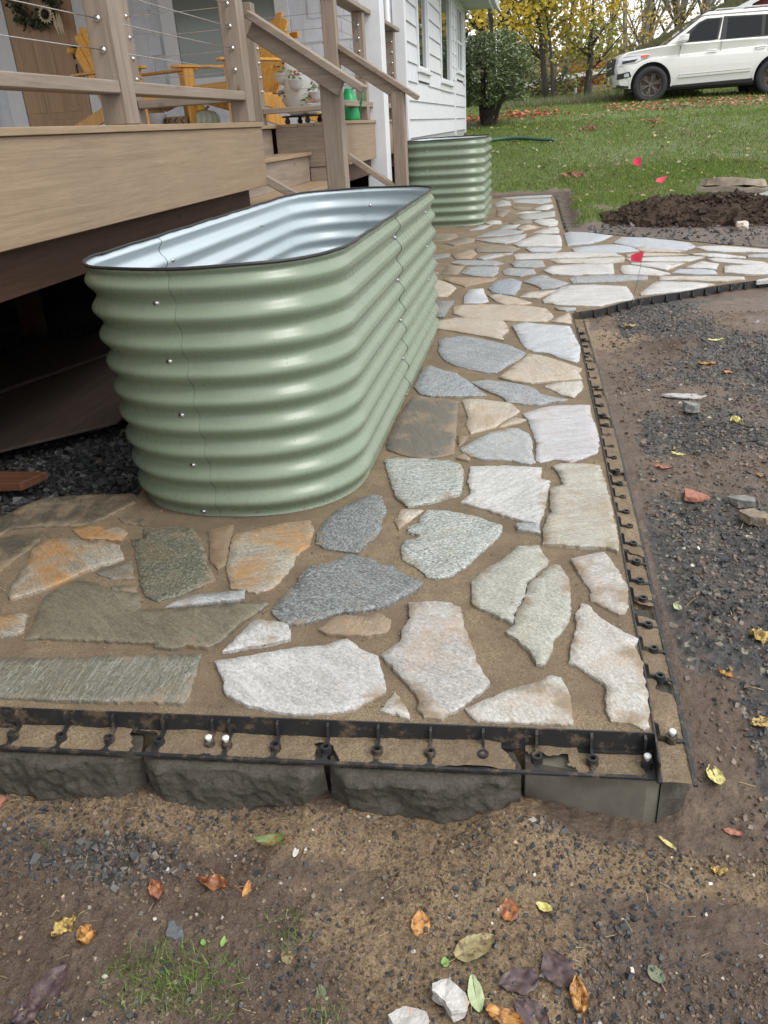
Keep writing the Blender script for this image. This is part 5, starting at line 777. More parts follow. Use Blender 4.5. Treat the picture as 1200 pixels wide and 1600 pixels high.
def pumpkin(name, label, cat, loc, r, h, col, ribs=11, stem=True):
    o = thing(name, label, cat, loc); m = MB(); n = 66; pr = [(.02, .02), (.5, 0), (.85, .12), (1, .42), (.95, .68), (.7, .92), (.35, 1.0), (.08, .93)]; v = []
    for q, z in pr:
        for k in range(n): a = 2 * math.pi * k / n; rr = r * q * (1 - .13 * abs(math.cos(a * ribs / 2)) ** 6); v.append((rr * math.cos(a), rr * math.sin(a), h * z))
    m.add(v, [(i * n + k, i * n + (k + 1) % n, (i + 1) * n + (k + 1) % n, (i + 1) * n + k) for i in range(len(pr) - 1) for k in range(n)] + [tuple(range((len(pr) - 1) * n, len(pr) * n))]); m.build('flesh', plain(name + '_skin', col, .45, var=.15, sc=20), o, smooth=True)
    if stem: m = MB(); m.tube([(0, 0, h * .9), (.01, 0, h * 1.1), (.035, 0, h * 1.22)], [.018, .011, .013], 7); m.build('stem', plain('dry_stem', (.25, .2, .1), .8), o, smooth=True)
    return o
pumpkin('pumpkin', 'pale grey green ribbed pumpkin on the porch behind the railing', 'pumpkin', (-3.13, 8.0, 1.166), .125, .17, (.42, .46, .38))
pumpkin('squash', 'small yellow squash lying on top of the pale pumpkin', 'squash', (-3.17, 7.98, 1.335), .045, .055, (.7, .48, .06), 8)
bk = thing('basket_planter', 'brown patterned basket beside the pale pumpkin', 'basket', (-3.40, 8.0, 1.166)); m = MB(); m.lathe([(0, 0), (.10, 0), (.135, .04), (.15, .13), (.14, .135), (.125, .05), (0, .02)], (0, 0, 0), 28); m.build('bowl', plain('wicker', (.20, .13, .075), .7, var=.4, sc=40, bump=.002), bk, smooth=True)
m = MB()
for k in range(14): a = k * 2 * math.pi / 14; m.tube([(.137 * math.cos(a + (.12 if z > .07 else 0)), .137 * math.sin(a + (.12 if z > .07 else 0)), z) if z < .05 else (.150 * math.cos(a + .22 * math.sin(z * 50)), .150 * math.sin(a + .22 * math.sin(z * 50)), z) for z in (.04, .07, .10, .125)], .004, 5)
m.build('weave', M_dark, bk)
bc = thing('white_bucket', 'white bucket standing left of the brown basket', 'bucket', (-3.64, 8.0, 1.166)); m = MB(); m.lathe([(0, 0), (.085, 0), (.10, .17), (.105, .175), (.095, .175), (.08, .01), (0, .01)], (0, 0, 0), 24); m.build('pail', M_white, bc, smooth=True)
m = MB(); m.tube([(.10 * math.cos(t), .02, .16 + .07 * math.sin(t)) for t in np.linspace(0, math.pi, 9)], .003, 6); m.build('bail', M_steel, bc)
# boards lying under the porch
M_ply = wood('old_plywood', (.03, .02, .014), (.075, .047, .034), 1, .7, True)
def sheet(label, poly, z, th, tilt, mat, bend=0):
    m = MB(); P = [(x, y, z + tilt * (y - poly[0][1]) + bend * math.sin((x - poly[0][0]) * 5)) for x, y in poly]; n = len(P); m.add([(x, y, c - th) for x, y, c in P] + P, [tuple(range(n - 1, -1, -1)), tuple(range(n, 2 * n))] + [(i, (i + 1) % n, n + (i + 1) % n, n + i) for i in range(n)])
    return tag(m.build('board', mat, None, None, .002), label, 'board', 'old boards lying in the crawl space')
sheet('large dark plywood sheet lying on the gravel under the porch', [(-2.75, 2.5), (-2.12, 2.62), (-1.75, 2.95), (-1.82, 4.1), (-3.0, 4.3)], .02, .012, .03, M_ply)
sheet('narrower brown board on top of the plywood sheet under the porch', [(-3.1, 2.9), (-2.75, 2.8), (-2.1, 4.3), (-2.5, 4.5)], .055, .018, .03, M_ply)
sheet('reddish brown board end poking out at the left edge above the patio stones', [(-2.5, 2.25), (-1.80, 2.31), (-1.76, 2.42), (-2.5, 2.40)], .03, .03, 0, wood('red_brown_board', (.09, .035, .018), (.17, .07, .035), 0, .6, True))
# ---------------------------------------------------------------- gravel, grit and grass (uncountable)
CH = [chipmesh(i, f) for i, f in ((1, .55), (2, .7), (3, .45))]
def tintmat(name, rough=.6, trans=0, var=.25, spec=.5):
    k = N(name); at = k.n('ShaderNodeAttribute', attribute_name='tint'); n_ = k.noise(k.co(), 60, 4)
    c = k.mix(k.ramp(n_, (.3, 1 - var), (.7, 1.)), (0, 0, 0), at.outputs['Color']) if False else k.mix(1., at.outputs['Color'], k.ramp(n_, (.3, 1 - var), (.7, 1.)), 'MULTIPLY')
    k.fin(c, rough, spec=spec)
    if trans:
        tr = k.n('ShaderNodeBsdfTranslucent'); ms = k.n('ShaderNodeMixShader'); ms.inputs[0].default_value = trans; k.l(c, tr.inputs[0])
        k.l(k.b.outputs[0], ms.inputs[1]); k.l(tr.outputs[0], ms.inputs[2]); k.l(ms.outputs[0], k.t.nodes['Material Output'].inputs[0])
    return k.m
M_chip = tintmat('gravel_chip', .5); M_blade = tintmat('grass_blade', .55, .25); M_leafs = tintmat('scattered_leaf', .6, .15)
def surf(x, y):
    z = gheight(x, y); d = dpoly(x, y, TERR); return np.where((y > 1.6), np.minimum(z, zp(y) - .046 + .3 * np.maximum(d - .12, 0)), z)
def cloud(n, x0, x1, y0, y1, accept, logy=False):
    ys_ = np.exp(rng.uniform(math.log(y0), math.log(y1), n)) if logy else rng.uniform(y0, y1, n); xs_ = rng.uniform(x0, x1, n)
    w = accept(xs_, ys_); k = rng.random(n) < w; k &= ~(inpoly(xs_, ys_, TERR)); return xs_[k], ys_[k]
def chips(name, label, n, box, acc, size, cols, mat=M_chip, up=.2):
    x, y = cloud(n, *box, acc); z = surf(x, y); s = np.exp(rng.normal(math.log(size), .42, len(x))); s = np.minimum(s, size * 2.6)
    pal = np.array(cols); c = pal[rng.integers(0, len(pal), len(x))] * rng.uniform(.7, 1.3, (len(x), 1))
    for i_ in range(1):
        o = scatter(name, CH[rnd.randrange(3)], np.c_[x, y, z + s * up * .5], np.c_[s * rng.uniform(.8, 1.3, len(s)), s, s * rng.uniform(.7, 1.2, len(s))], rng.uniform(0, 6.28, len(x)), mat, None, .8, c)
    return tag(o, label, kind='stuff')
DG = [(.035, .035, .035), (.055, .056, .057), (.08, .08, .08), (.125, .12, .112), (.028, .028, .029), (.16, .125, .10), (.045, .046, .047)]
gm_ = lambda x, y: masks(x, y)
for q, (s_, n_) in enumerate(((.0052, 34000), (.0085, 11000))):
    chips('gravel', 'dark crushed gravel beside the right edging', n_, (.40, 1.9, 1.15, 5.4), lambda x, y: np.clip(masks(x, y)[:, 1] * 1.1 - .05 + .02, 0, 1), s_, DG)
chips('gravel', 'dark gravel in the crawl space, coloured deeper for the shade under the deck', 26000, (-3.4, -1.36, 2.05, 5.0), lambda x, y: .9 * (y > 1.95), .016, [(.014, .015, .016), (.02, .022, .024), (.032, .034, .036)])  # chip colours lowered to paint in the shade under the deck
chips('gravel', 'grey gravel beyond the branch path', 3600, (.5, 3.4, 6.9, 8.9), lambda x, y: masks(x, y)[:, 1] * .8, .02, DG)
chips('gravel', 'heap of charcoal gravel on the soil at the lower left', 1300, (-1.05, -.55, .86, 1.1), lambda x, y: np.clip(1.15 - np.hypot((x + .78) / .17, (y - .985) / .09) + .6 * fbm(x, y, 9, 2, 3), 0, 1), .0085, [(.055, .057, .058), (.085, .085, .082), (.12, .115, .11), (.04, .04, .04), (.13, .10, .08)], up=.3)
chips('gravel', 'charcoal grit spread over the foreground soil', 9000, (-1.1, .75, .6, 1.14), lambda x, y: np.clip(.15 + 1.6 * (fbm(x, y, 5, 3, 77)) + .35 * np.exp(-((x - .12) / .2) ** 2), 0, 1), .0048, [(.035, .04, .045), (.05, .055, .062), (.075, .08, .09)])
chips('pebbles', 'tiny white and tan pebbles dotted over the soil', 420, (-1.1, .8, .6, 1.14), lambda x, y: .5 + 0 * x, .0045, [(.6, .58, .52), (.5, .38, .24), (.45, .42, .38)])
chips('pebbles', 'small pale stones among the dark gravel', 260, (.4, 1.9, 1.1, 5.2), lambda x, y: .6 + 0 * x, .0085, [(.6, .58, .52), (.42, .36, .26), (.36, .2, .14), (.5, .5, .5)])
chips('soil_crumbs', 'crumbs of brown soil', 26000, (-1.15, .95, .58, 1.14), lambda x, y: np.clip(.45 + 1.3 * fbm(x, y, 6, 3, 70), 0, 1), .0042, [(.11, .08, .057), (.15, .108, .075), (.08, .058, .044), (.19, .14, .095)])
chips('soil_crumbs', 'crumbs of brown soil on the right', 16000, (.36, 2.0, 1.1, 5.2), lambda x, y: np.clip(.5 + fbm(x, y, 6, 3, 70), 0, 1), .008, [(.11, .082, .065), (.15, .112, .088), (.08, .058, .046), (.18, .135, .10)])
# grains on the patio: a little loose grit over the sand
x, y = rng.uniform(-1.7, .24, 5000), rng.uniform(1.25, 3.4, 5000); k = inpoly(x, y, TERR); x, y = x[k], y[k]
tag(scatter('grit', CH[0], np.c_[x, y, np.full(len(x), .0015)], np.exp(rng.normal(math.log(.0022), .4, len(x))), rng.uniform(0, 6, len(x)), M_chip, None, .8, np.array([(.36, .27, .18), (.2, .14, .09), (.08, .07, .06)])[rng.integers(0, 3, len(x))]), 'loose grit over the sand joints', kind='stuff')
GC = np.array([(.16, .235, .04), (.22, .30, .06), (.12, .18, .03), (.27, .31, .09), (.30, .27, .13)])
def grass(name, label, n, box, acc, h, w, mat=M_blade, tilt=.5, cols=GC, z=None):
    x, y = cloud(n, *box, acc); zz = surf(x, y) - .004 if z is None else z(x, y); hh = h * rng.uniform(.5, 1.3, len(x)) * (1 + .3 * fbm(x, y, 1, 2, 61)); ww = w * rng.uniform(.7, 1.4, len(x))
    pt = np.clip(fbm(x, y, .8, 3, 62) * 1.4 + .5, 0, 1); ci = np.clip((pt * 3 + rng.normal(0, .9, len(x))).astype(int), 0, len(cols) - 1)
    return tag(scatter(name, BLADE, np.c_[x, y, zz], np.c_[ww, hh * 1.2, hh], rng.uniform(0, 6.28, len(x)), mat, None, tilt, cols[ci] * rng.uniform(.75, 1.25, (len(x), 1))), label, kind='stuff')
la = lambda x, y: masks(x, y)[:, 2] * np.clip(.85 + .9 * fbm(x, y, 1.3, 3, 66), .12, 1)
grass('grass', 'short lawn grass nearest the dug edge', 110000, (.3, 5.2, 8.8, 14.5), la, .042, .007)
grass('grass', 'lawn grass in the middle distance', 110000, (-2.0, 7.5, 12.7, 19.5), la, .045, .011)
grass('grass', 'lawn grass up to the parked car', 70000, (-3.0, 11, 19, 30), lambda x, y: la(x, y) * (1 - .8 * ((np.abs(y - 21.4) < .55 + .2 * fbm(x, y, 2, 2, 3)) & (x > 1.8 + fbm(x, y, 1, 2, 5)))), .05, .018)
tall = lambda x, y: np.clip(1.3 - np.hypot((x - 1.0) / 1.3, (y - 25) / 1.2), 0, 1)
grass('tall_grass', 'taller rough grass along the fence behind the lawn', 16000, (-1.5, 4, 23.6, 27), lambda x, y: .8 + 0 * x, .2, .02, cols=np.array([(.12, .19, .04), (.17, .24, .06), (.2, .22, .1), (.24, .22, .13)]))
fg = lambda x, y: np.clip(1.1 - np.hypot((x + .57) / .14, (y - .76) / .07), 0, 1) + .8 * np.clip(1 - np.hypot((x + .40) / .05, (y - .87) / .05), 0, 1) + .6 * np.clip(1 - np.hypot((x + .30) / .06, (y - .72) / .05), 0, 1) + .8 * np.clip(1 - np.hypot((x + .96) / .03, (y - 1.0) / .02), 0, 1) + .4 * np.clip(1 - np.hypot((x + .1) / .1, (y - .70) / .04), 0, 1)
grass('grass_tufts', 'thin grass sprouting from the foreground soil', 60000, (-1.1, .2, .62, 1.05), lambda x, y: np.clip(fg(x, y) * .8, 0, 1), .026, .0019, tilt=1.25, cols=np.array([(.17, .28, .06), (.24, .36, .09), (.13, .18, .06), (.30, .29, .15)]))
grass('grass_tufts', 'mossy grass at the right edge of the gravel', 2600, (.9, 1.5, 2.4, 4.0), lambda x, y: np.clip(1.2 - np.hypot((x - 1.22) / .2, (y - 3.05) / .25), 0, 1) + np.clip(1 - np.hypot((x - 1.3) / .15, (y - 3.6) / .2), 0, 1), .018, .004, tilt=1.1)
def straw(n, box, h=.03, w=.0013):
    x, y = cloud(n, *box, lambda x, y: 1 + 0 * x); z = surf(x, y) + .003; c = np.array([(.30, .22, .12), (.12, .08, .05), (.42, .34, .2), (.05, .035, .025)])[rng.integers(0, 4, len(x))]
    v, f = [(-.5, 0, 0), (.5, 0, 0), (.3, .6, .06), (-.3, .6, .06), (.0, 1.1, 0)], [(0, 1, 2, 3)]
    L_ = h * rng.uniform(.3, 1.5, len(x)); tag(scatter('straw', (v, f), np.c_[x, y, z], np.c_[np.full(len(x), w), L_, L_], rng.uniform(0, 6.28, len(x)), M_chip, None, .15, c), 'bits of straw and twig on the soil', kind='stuff')
straw(420, (-1.1, .8, .6, 1.14)); straw(300, (.4, 1.8, 1.1, 5), .05, .002)
# ---------------------------------------------------------------- soil pile, slabs
xs_, ys_ = np.meshgrid(np.arange(.55, 3.6, .018), np.arange(8.1, 10.6, .018)); X_, Y_ = xs_.ravel(), ys_.ravel()
hp = .20 * np.exp(-((X_ - 1.9) / .78) ** 2 - ((Y_ - 9.15) / .58) ** 2) + .10 * np.exp(-((X_ - 1.12) / .32) ** 2 - ((Y_ - 9.2) / .4) ** 2)
hz = hp * (.8 + .55 * ridged(X_, Y_, 2.2, 3, 81)) + .05 * np.clip(hp * 8, 0, 1) * (ridged(X_, Y_, 7, 3, 83) - .4) + .022 * np.clip(hp * 8, 0, 1) * fbm(X_, Y_, 22, 3, 84) - .035
m_ = xs_.shape[1]; i = np.arange((xs_.shape[0] - 1) * (m_ - 1)); a = (i // (m_ - 1)) * m_ + i % (m_ - 1)
def darksoil():
    k = N('dark_loose_soil'); co = k.co(); n_ = k.noise(co, 9, 9, .75); f = k.noise(co, 50, 4, .8); c = k.mix(k.ramp(n_, (.3, 0.), (.7, 1.)), (.034, .022, .015), (.115, .075, .052)); return k.fin(c, .85, k.bump(f, .02, 1, k.bump(n_, .05, 1)), spec=.3)
M_ds = darksoil()
sp_ = raw('soil_pile', np.c_[X_, Y_, surf(X_, Y_) + hz], np.c_[a, a + 1, a + m_ + 1, a + m_], M_ds, smooth=True); tag(sp_, 'long pile of dark dug soil between the branch path and the lawn', 'soil pile')
def pile_z(x, y): return float(surf(np.array([x]), np.array([y]))[0])
n_ = 2600; x = rng.uniform(.6, 3.2, n_); y = rng.uniform(8.4, 10.1, n_); h_ = .20 * np.exp(-((x - 1.9) / .78) ** 2 - ((y - 9.15) / .58) ** 2) + .10 * np.exp(-((x - 1.12) / .32) ** 2 - ((y - 9.2) / .4) ** 2); k = h_ > .03
s_ = np.exp(rng.normal(math.log(.028), .5, k.sum())); tag(scatter('clods', CH[1], np.c_[x[k], y[k], surf(x[k], y[k]) + h_[k] * 1.12 - .02], s_, rng.uniform(0, 6, k.sum()), M_ds, None, 1.), 'clods of dark soil over the pile', kind='stuff')
def rock(name, label, cat, loc, size, mat, seed, group=None, flat=.5, poly=None, rz=0, sharp=True):
    r_ = random.Random(seed); bm = bmesh.new()
    if poly:
        n = len(poly); v0 = [bm.verts.new((x, y, 0)) for x, y in poly]; v1 = [bm.verts.new((x * .93 + r_.uniform(-.02, .02), y * .93 + r_.uniform(-.02, .02), flat * r_.uniform(.8, 1.15))) for x, y in poly]
        bm.faces.new(v0[::-1]); bm.faces.new(v1); [bm.faces.new((v0[i], v0[(i + 1) % n], v1[(i + 1) % n], v1[i])) for i in range(n)]
        bmesh.ops.triangulate(bm, faces=[f for f in bm.faces if len(f.verts) > 4]); bmesh.ops.subdivide_edges(bm, edges=bm.edges, cuts=4, use_grid_fill=True)
        for v in bm.verts: v.co += Vector((noise.noise(v.co * 6 + Vector((seed, 0, 0))), noise.noise(v.co * 6 + Vector((0, seed, 0))), noise.noise(v.co * 5 + Vector((0, 0, seed))) * .7)) * .045
    else:
        bmesh.ops.create_icosphere(bm, subdivisions=3, radius=.5)
        for v in bm.verts:
            d = v.co.normalized(); q = max(abs(d.x), abs(d.y), abs(d.z)); v.co = d * .5 * (1 / q ** .5) * (1 + .3 * noise.noise(d * 1.6 + Vector((seed, 3, 1))) + .1 * noise.noise(d * 5 + Vector((seed, 0, 0)))); v.co.z *= flat
    for v in bm.verts: v.co = v.co * size
    me = bpy.data.meshes.new(name); bm.to_mesh(me); bm.free(); me.materials.append(mat); o = bpy.data.objects.new(name, me); C.objects.link(o); o.location = loc; o.rotation_euler = (r_.uniform(-.1, .1), r_.uniform(-.1, .1), rz); return tag(o, label, cat, group)
def stonem(name, a, b, sc=18, patch=None):
    k = N(name); co = k.co(rand=True); n_ = k.noise(co, sc, 8, .7); f = k.noise(co, sc * 9, 3, .8); c = k.mix(k.ramp(n_, (.32, 0.), (.68, 1.)), a, b); c = k.mix(k.ramp(f, (.55, 0.), (.75, .5)), c, tuple(min(1, q * 1.6) for q in b))
    if patch: c = k.mix(k.ramp(k.noise(co, sc * .4, 5), (.5, 0.), (.58, .85)), c, patch)
    return k.fin(c, .65, k.bump(f, .002, .7, k.bump(n_, .006, .7)))
M_slab = stonem('weathered_slab', (.17, .135, .10), (.34, .28, .21), 9); M_slab2 = stonem('dark_slab', (.12, .10, .08), (.22, .18, .14), 9)
sz = pile_z(2.3, 11.0)
rock('stone_slab', 'topmost tan flat slab of the slab stack at the right edge', 'stone slab', (2.30, 11.0, sz + .125), 1., M_slab, 5, 'flat slabs stacked beyond the soil pile', .075, [(-.32, -.12), (-.05, -.2), (.34, -.13), (.44, .05), (.3, .25), (-.1, .22), (-.36, .02)])
rock('stone_slab', 'wide darker slab under the top one in the slab stack', 'stone slab', (2.28, 10.95, sz + .065), 1., M_slab2, 8, 'flat slabs stacked beyond the soil pile', .055, [(-.42, -.12), (-.02, -.30), (.42, -.16), (.52, .05), (.3, .3), (-.2, .25)])
rock('stone_slab', 'thin pale slab lying on the grass at the bottom of the slab stack', 'stone slab', (2.52, 10.85, sz + .02), 1., stonem('pale_slab', (.26, .27, .25), (.4, .41, .38), 9), 12, 'flat slabs stacked beyond the soil pile', .035, [(-.35, -.1), (.0, -.25), (.33, -.12), (.36, .08), (-.2, .2)])
def at(x, y, dz=0): return (x, y, pile_z(x, y) + dz)
# ---------------------------------------------------------------- marker flags
M_flag = N('pink_flag'); M_flag = M_flag.fin((.9, .06, .13), .5); k_ = M_flag.node_tree; b_ = k_.nodes['Principled BSDF']; tr = k_.nodes.new('ShaderNodeBsdfTranslucent'); tr.inputs[0].default_value = (.9, .08, .15, 1); ms = k_.nodes.new('ShaderNodeMixShader'); ms.inputs[0].default_value = .4
k_.links.new(b_.outputs[0], ms.inputs[1]); k_.links.new(tr.outputs[0], ms.inputs[2]); k_.links.new(ms.outputs[0], k_.nodes['Material Output'].inputs[0])
M_wire = plain('thin_wire', (.16, .15, .14), .4, .8)
def mflag(label, base, tip, w, h, d=1, wire=.0013):
    base = Vector(base); tip = Vector(tip); o = thing('marker_flag', label, 'marker flag', base, 0, 'pink marker flags on wires'); u = (tip - base).normalized(); m = MB()
    m.tube([base - u * .05, base.lerp(tip, .5) + Vector((.004, 0, 0)), tip], wire, 6); m.build('wire', M_wire, o, base, smooth=True)
    v = []; f = []; N_ = 8
    for i in range(N_ + 1):
        t = i / N_
        for j in range(5):
            s = j / 4; x = -d * w * t * (1 - .05 * s); q = tip - u * (h * (.5 * t * (1 - 2 * s) + s)) if False else tip - u * (h * s * (1 - .55 * t) + h * .30 * t); v.append(tuple(q + Vector((x, .012 * math.sin(t * 3 + s), 0))))
    raw('flag', v, [(i * 5 + j, (i + 1) * 5 + j, (i + 1) * 5 + j + 1, i * 5 + j + 1) for i in range(N_) for j in range(4)], M_flag, o, base, True)
mflag('pink marker flag nearest the camera, standing at the edge of the branch path', (.591, 5.31, -.05), (.623, 5.1, .345), .068, .085, 1)
mflag('pink marker flag leaning out of the left end of the soil pile', (1.05, 8.95, .19), (1.297, 9.2, .476), .085, .10, 1, .002)
mflag('pink marker flag farthest away, standing in the lawn', at(1.42, 12.5), (1.385, 12.5, .52), .11, .13, 1, .0025)
# ---------------------------------------------------------------- single leaves and stones on the soil
def leafmat(name, a, b, c=None, ex=.5):
    k = N('leaf_' + name); co = k.co(rand=True); n_ = k.noise(co, 55, 5, .7); q = k.mix(k.ramp(n_, (.38, 0.), (.6, 1.)), a, b)
    if c: q = k.mix(k.ramp(k.noise(co, 95, 3), (.52, 0.), (.60, ex + .4)), q, c)
    return k.fin(q, .45, k.bump(n_, .001))
LM = dict(green=leafmat('green', (.10, .16, .04), (.16, .21, .07), (.22, .07, .02)), pale=leafmat('pale', (.34, .42, .22), (.42, .50, .30)), yellow=leafmat('yellow', (.40, .27, .06), (.55, .42, .15), (.16, .09, .04)),
   orange=leafmat('orange', (.38, .16, .04), (.52, .28, .08), (.13, .06, .04)), rust=leafmat('rust', (.16, .06, .035), (.26, .10, .05), (.5, .2, .05), .3), purple=leafmat('purple', (.055, .035, .04), (.085, .055, .058), (.12, .08, .07)),
   white=leafmat('white', (.5, .5, .47), (.66, .66, .62)), olive=leafmat('olive', (.20, .17, .08), (.30, .26, .12), (.12, .07, .04)), bright=leafmat('bright', (.18, .34, .07), (.26, .42, .12)), sage=leafmat('sage', (.12, .145, .09), (.17, .19, .12)),
   lemon=leafmat('lemon', (.55, .50, .14), (.66, .62, .28), (.2, .13, .06), .2), brick=leafmat('brick', (.3, .12, .08), (.4, .18, .12)))
lz = lambda x, y: float(surf(np.array([x]), np.array([y]))[0])
def leaf(label, mat, x, y, L_, w, rz, curl=.25, stem=.35, crumple=0, dz=.004, seed=1, tiltx=0):
    r_ = random.Random(seed); NL, NW = 14, 8; v = []; f = []
    for i in range(NL + 1):
        t = i / NL; ww = w * (math.sin(math.pi * min(1, t * .92 + .06)) ** .75) * (1 - .15 * t)
        for j in range(NW + 1):
            s = (j / NW - .5) * 2; X_ = s * ww / 2 * (1 - .12 * curl) + .04 * w * noise.noise(Vector((t * 5, s, seed))); Y_ = (t - .5) * L_ + .05 * L_ * r_.uniform(-1, 1) * (abs(s) > .95) * .5
            Z_ = curl * w * .5 * (abs(s) ** 1.6) + curl * .25 * L_ * (2 * t - 1) ** 2 + .02 * w * math.cos(t * 40) * abs(s) - .03 * w * (abs(s) < .1)
            Z_ += crumple * w * noise.noise(Vector((t * 4, s * 2.2, seed))); v.append((X_ + crumple * .3 * w * noise.noise(Vector((t * 5, s * 3, seed + 4))), Y_, Z_ + .002))
    for i in range(NL):
        for j in range(NW):
            a = i * (NW + 1) + j; f.append((a, a + 1, a + NW + 2, a + NW + 1))
    o = raw('fallen_leaf', v, f, LM[mat], smooth=True); tag(o, label, 'leaf')
    o.location = (x, y, lz(x, y) + dz); o.rotation_euler = (tiltx + r_.uniform(-.12, .12), r_.uniform(-.15, .15), rz)
    if stem:
        m = MB(); m.tube([(0, -L_ * .48, .001), (.02 * L_, -L_ * (.5 + stem * .5), .003), (-.03 * L_, -L_ * (.5 + stem), .0)], .0009, 5); m.build('stem', LM['rust' if mat in ('green', 'orange', 'purple', 'rust') else 'olive'], o, smooth=True)
        m = MB(); m.tube([(0, -L_ * .46, .0015), (0, 0, .0012), (0, L_ * .45, .0018 + curl * .2 * L_)], .0006, 4); m.build('midrib', LM['olive' if mat != 'orange' else 'yellow'], o, smooth=True)
    return o
LV = [
 ('curled green and brown leaf below the middle wall block', 'green', -.486, 1.045, .066, .034, 1.75, .9, .3, .15, .012),
 ('small white leaf standing beside the curled green leaf', 'white', -.434, 1.036, .032, .013, .05, .1, 0, 0, .004),
 ('narrow orange leaf half buried below the curled green leaf', 'orange', -.504, .945, .044, .018, .1, .1, 0, .2, .001),
 ('long reddish brown wrinkled leaf left of the narrow orange leaf', 'rust', -.572, .952, .075, .032, 1.4, .5, .4, .5, .004),
 ('rust and orange leaf scrap at the left of the long wrinkled leaf', 'rust', -.676, .922, .05, .03, .7, .4, 0, .5, .003),
 ('crumpled yellow leaf with a stalk at the lower left', 'yellow', -.806, .822, .05, .035, 2.6, .6, .5, 1.0, .007),
 ('crumpled orange leaf touching the crumpled yellow one', 'orange', -.762, .817, .042, .040, 1.1, .4, .3, .7, .006),
 ('large dark purple wet leaf at the lower left corner', 'purple', -.775, .718, .085, .06, -.3, .15, 0, .12, .002),
 ('second dark purple leaf below the large one in the corner', 'purple', -.79, .672, .05, .05, .8, .25, 0, .3, .003),
 ('flat orange brown leaf on the sand below the widest block', 'orange', -.173, .92, .052, .040, .15, .1, .0, .2, .002),
 ('small folded yellow green leaf right of the orange brown one', 'lemon', .041, .98, .033, .020, 1.2, .7, .0, .3, .005),
 ('big brown leaf with yellow veins lying in the wet soil', 'olive', -.075, .888, .085, .052, -.9, .2, .35, .18, .003),
 ('pale green oval leaf near the bottom beside the white rock', 'pale', -.068, .806, .062, .030, .28, .25, .25, .1, .006),
 ('orange leaf at the bottom edge right of the pale green leaf', 'orange', -.022, .772, .062, .036, 1.35, .3, .3, .4, .004),
 ('orange and dark leaf pointing down, right of the purple leaves', 'orange', .095, .822, .06, .034, .15, .6, .3, .6, .005),
 ('dark purple leaf above the orange and dark leaf', 'purple', .060, .862, .07, .06, .4, .2, .0, .18, .004),
 ('dark purple leaf with a torn edge left of the other purple ones', 'purple', .0, .835, .07, .055, 1.9, .2, .0, .18, .003),
 ('dark purple leaf closest to the bottom edge among the wet leaves', 'purple', .02, .785, .065, .05, .9, .2, .0, .15, .003),
 ('narrow yellow green leaf below the corner block', 'lemon', .272, 1.148, .042, .011, .8, .3, .0, .1, .006),
 ('crumpled yellow leaf scrap on the red soil right of the corner block', 'yellow', .358, 1.098, .032, .022, 1.5, .4, .0, .9, .004),
 ('olive leaf lying flat between the grass and the sand', 'olive', -.391, .828, .036, .024, .35, .1, .0, .1, .002),
 ('round green leaf scrap beside the brown veined leaf', 'bright', -.123, .858, .020, .017, .2, .1, .0, .1, .002),
 ('bright green small leaf pointing up in the foreground soil', 'bright', -.51, .838, .023, .011, .1, .3, .0, .1, .005),
 ('tiny bright green leaf left of the pointed bright green one', 'bright', -.545, .832, .016, .011, .6, .3, .0, .1, .003),
 ('dull green mottled leaf pressed in the soil at the lower right', 'sage', .218, .877, .036, .030, .6, .1, .0, .1, .001),
 ('grey green leaf pressed in the soil near the bottom middle', 'sage', -.318, .775, .030, .022, .3, .1, .0, .1, .001),
 ('dark reddish leaf pressed into the sand in the foreground middle', 'rust', -.02, .965, .05, .04, .1, .1, .0, .2, .0),
 ('tall yellow leaf with dark specks beside the corner of the edging', 'lemon', .389, 1.322, .066, .040, .1, .25, .2, .2, .004),
 ('pale green folded leaf on the dark gravel', 'pale', .375, 1.806, .036, .022, .3, .5, .0, .3, .006),
 ('twisted orange leaf on the dark gravel', 'orange', .454, 1.59, .048, .018, .95, .9, .0, .8, .006),
 ('yellow orange leaf ring at the right edge of the gravel', 'yellow', .56, 1.722, .055, .05, 1.2, .5, .2, .7, .004),
 ('yellow orange leaf lying lower at the right edge', 'yellow', .506, 1.465, .05, .035, 1.9, .4, .2, .6, .004),
 ('bright yellow leaf at the foot of the nearest pink flag', 'yellow', .548, 4.85, .09, .045, 2.2, .6, .0, .5, .01),
 ('yellow leaf on the far gravel right of the low soil ridge', 'orange', .83, 4.02, .09, .035, 1.5, .4, .0, .4, .008),
 ('small orange leaf farther right on the far gravel', 'orange', .895, 3.86, .05, .03, 1.4, .4, .0, .4, .008),
 ('cream leaf scrap on the far gravel near the right edge', 'lemon', .95, 4.45, .09, .03, 1.5, .3, .0, .4, .008),
 ('cream crumpled leaf above the grey stone pair', 'lemon', .80, 3.2, .06, .05, .5, .4, .0, .7, .008),
 ('orange leaf scrap at the right edge beside the red brick piece', 'orange', .765, 2.66, .03, .02, .4, .4, .0, .5, .006),
 ('peach leaf lying between the edging and the red brick piece', 'brick', .458, 2.72, .07, .03, 1.1, .3, .0, .5, .005),
 ('cream leaf curled beside the peach leaf', 'lemon', .53, 2.86, .06, .022, 1.1, .6, .0, .5, .006),
 ('orange brown leaf scrap in the mud right of the corner block', 'brick', .40, 1.19, .04, .018, 1.2, .3, .0, .4, .003)]
for q, (lb, mt, x, y, L_, w, rz, cu, stm, cr, dz) in enumerate(LV): leaf(lb, mt, x, y, L_ * .93, w * .93, rz, cu * .6, stm, cr * .7, dz * .7, q + 3)
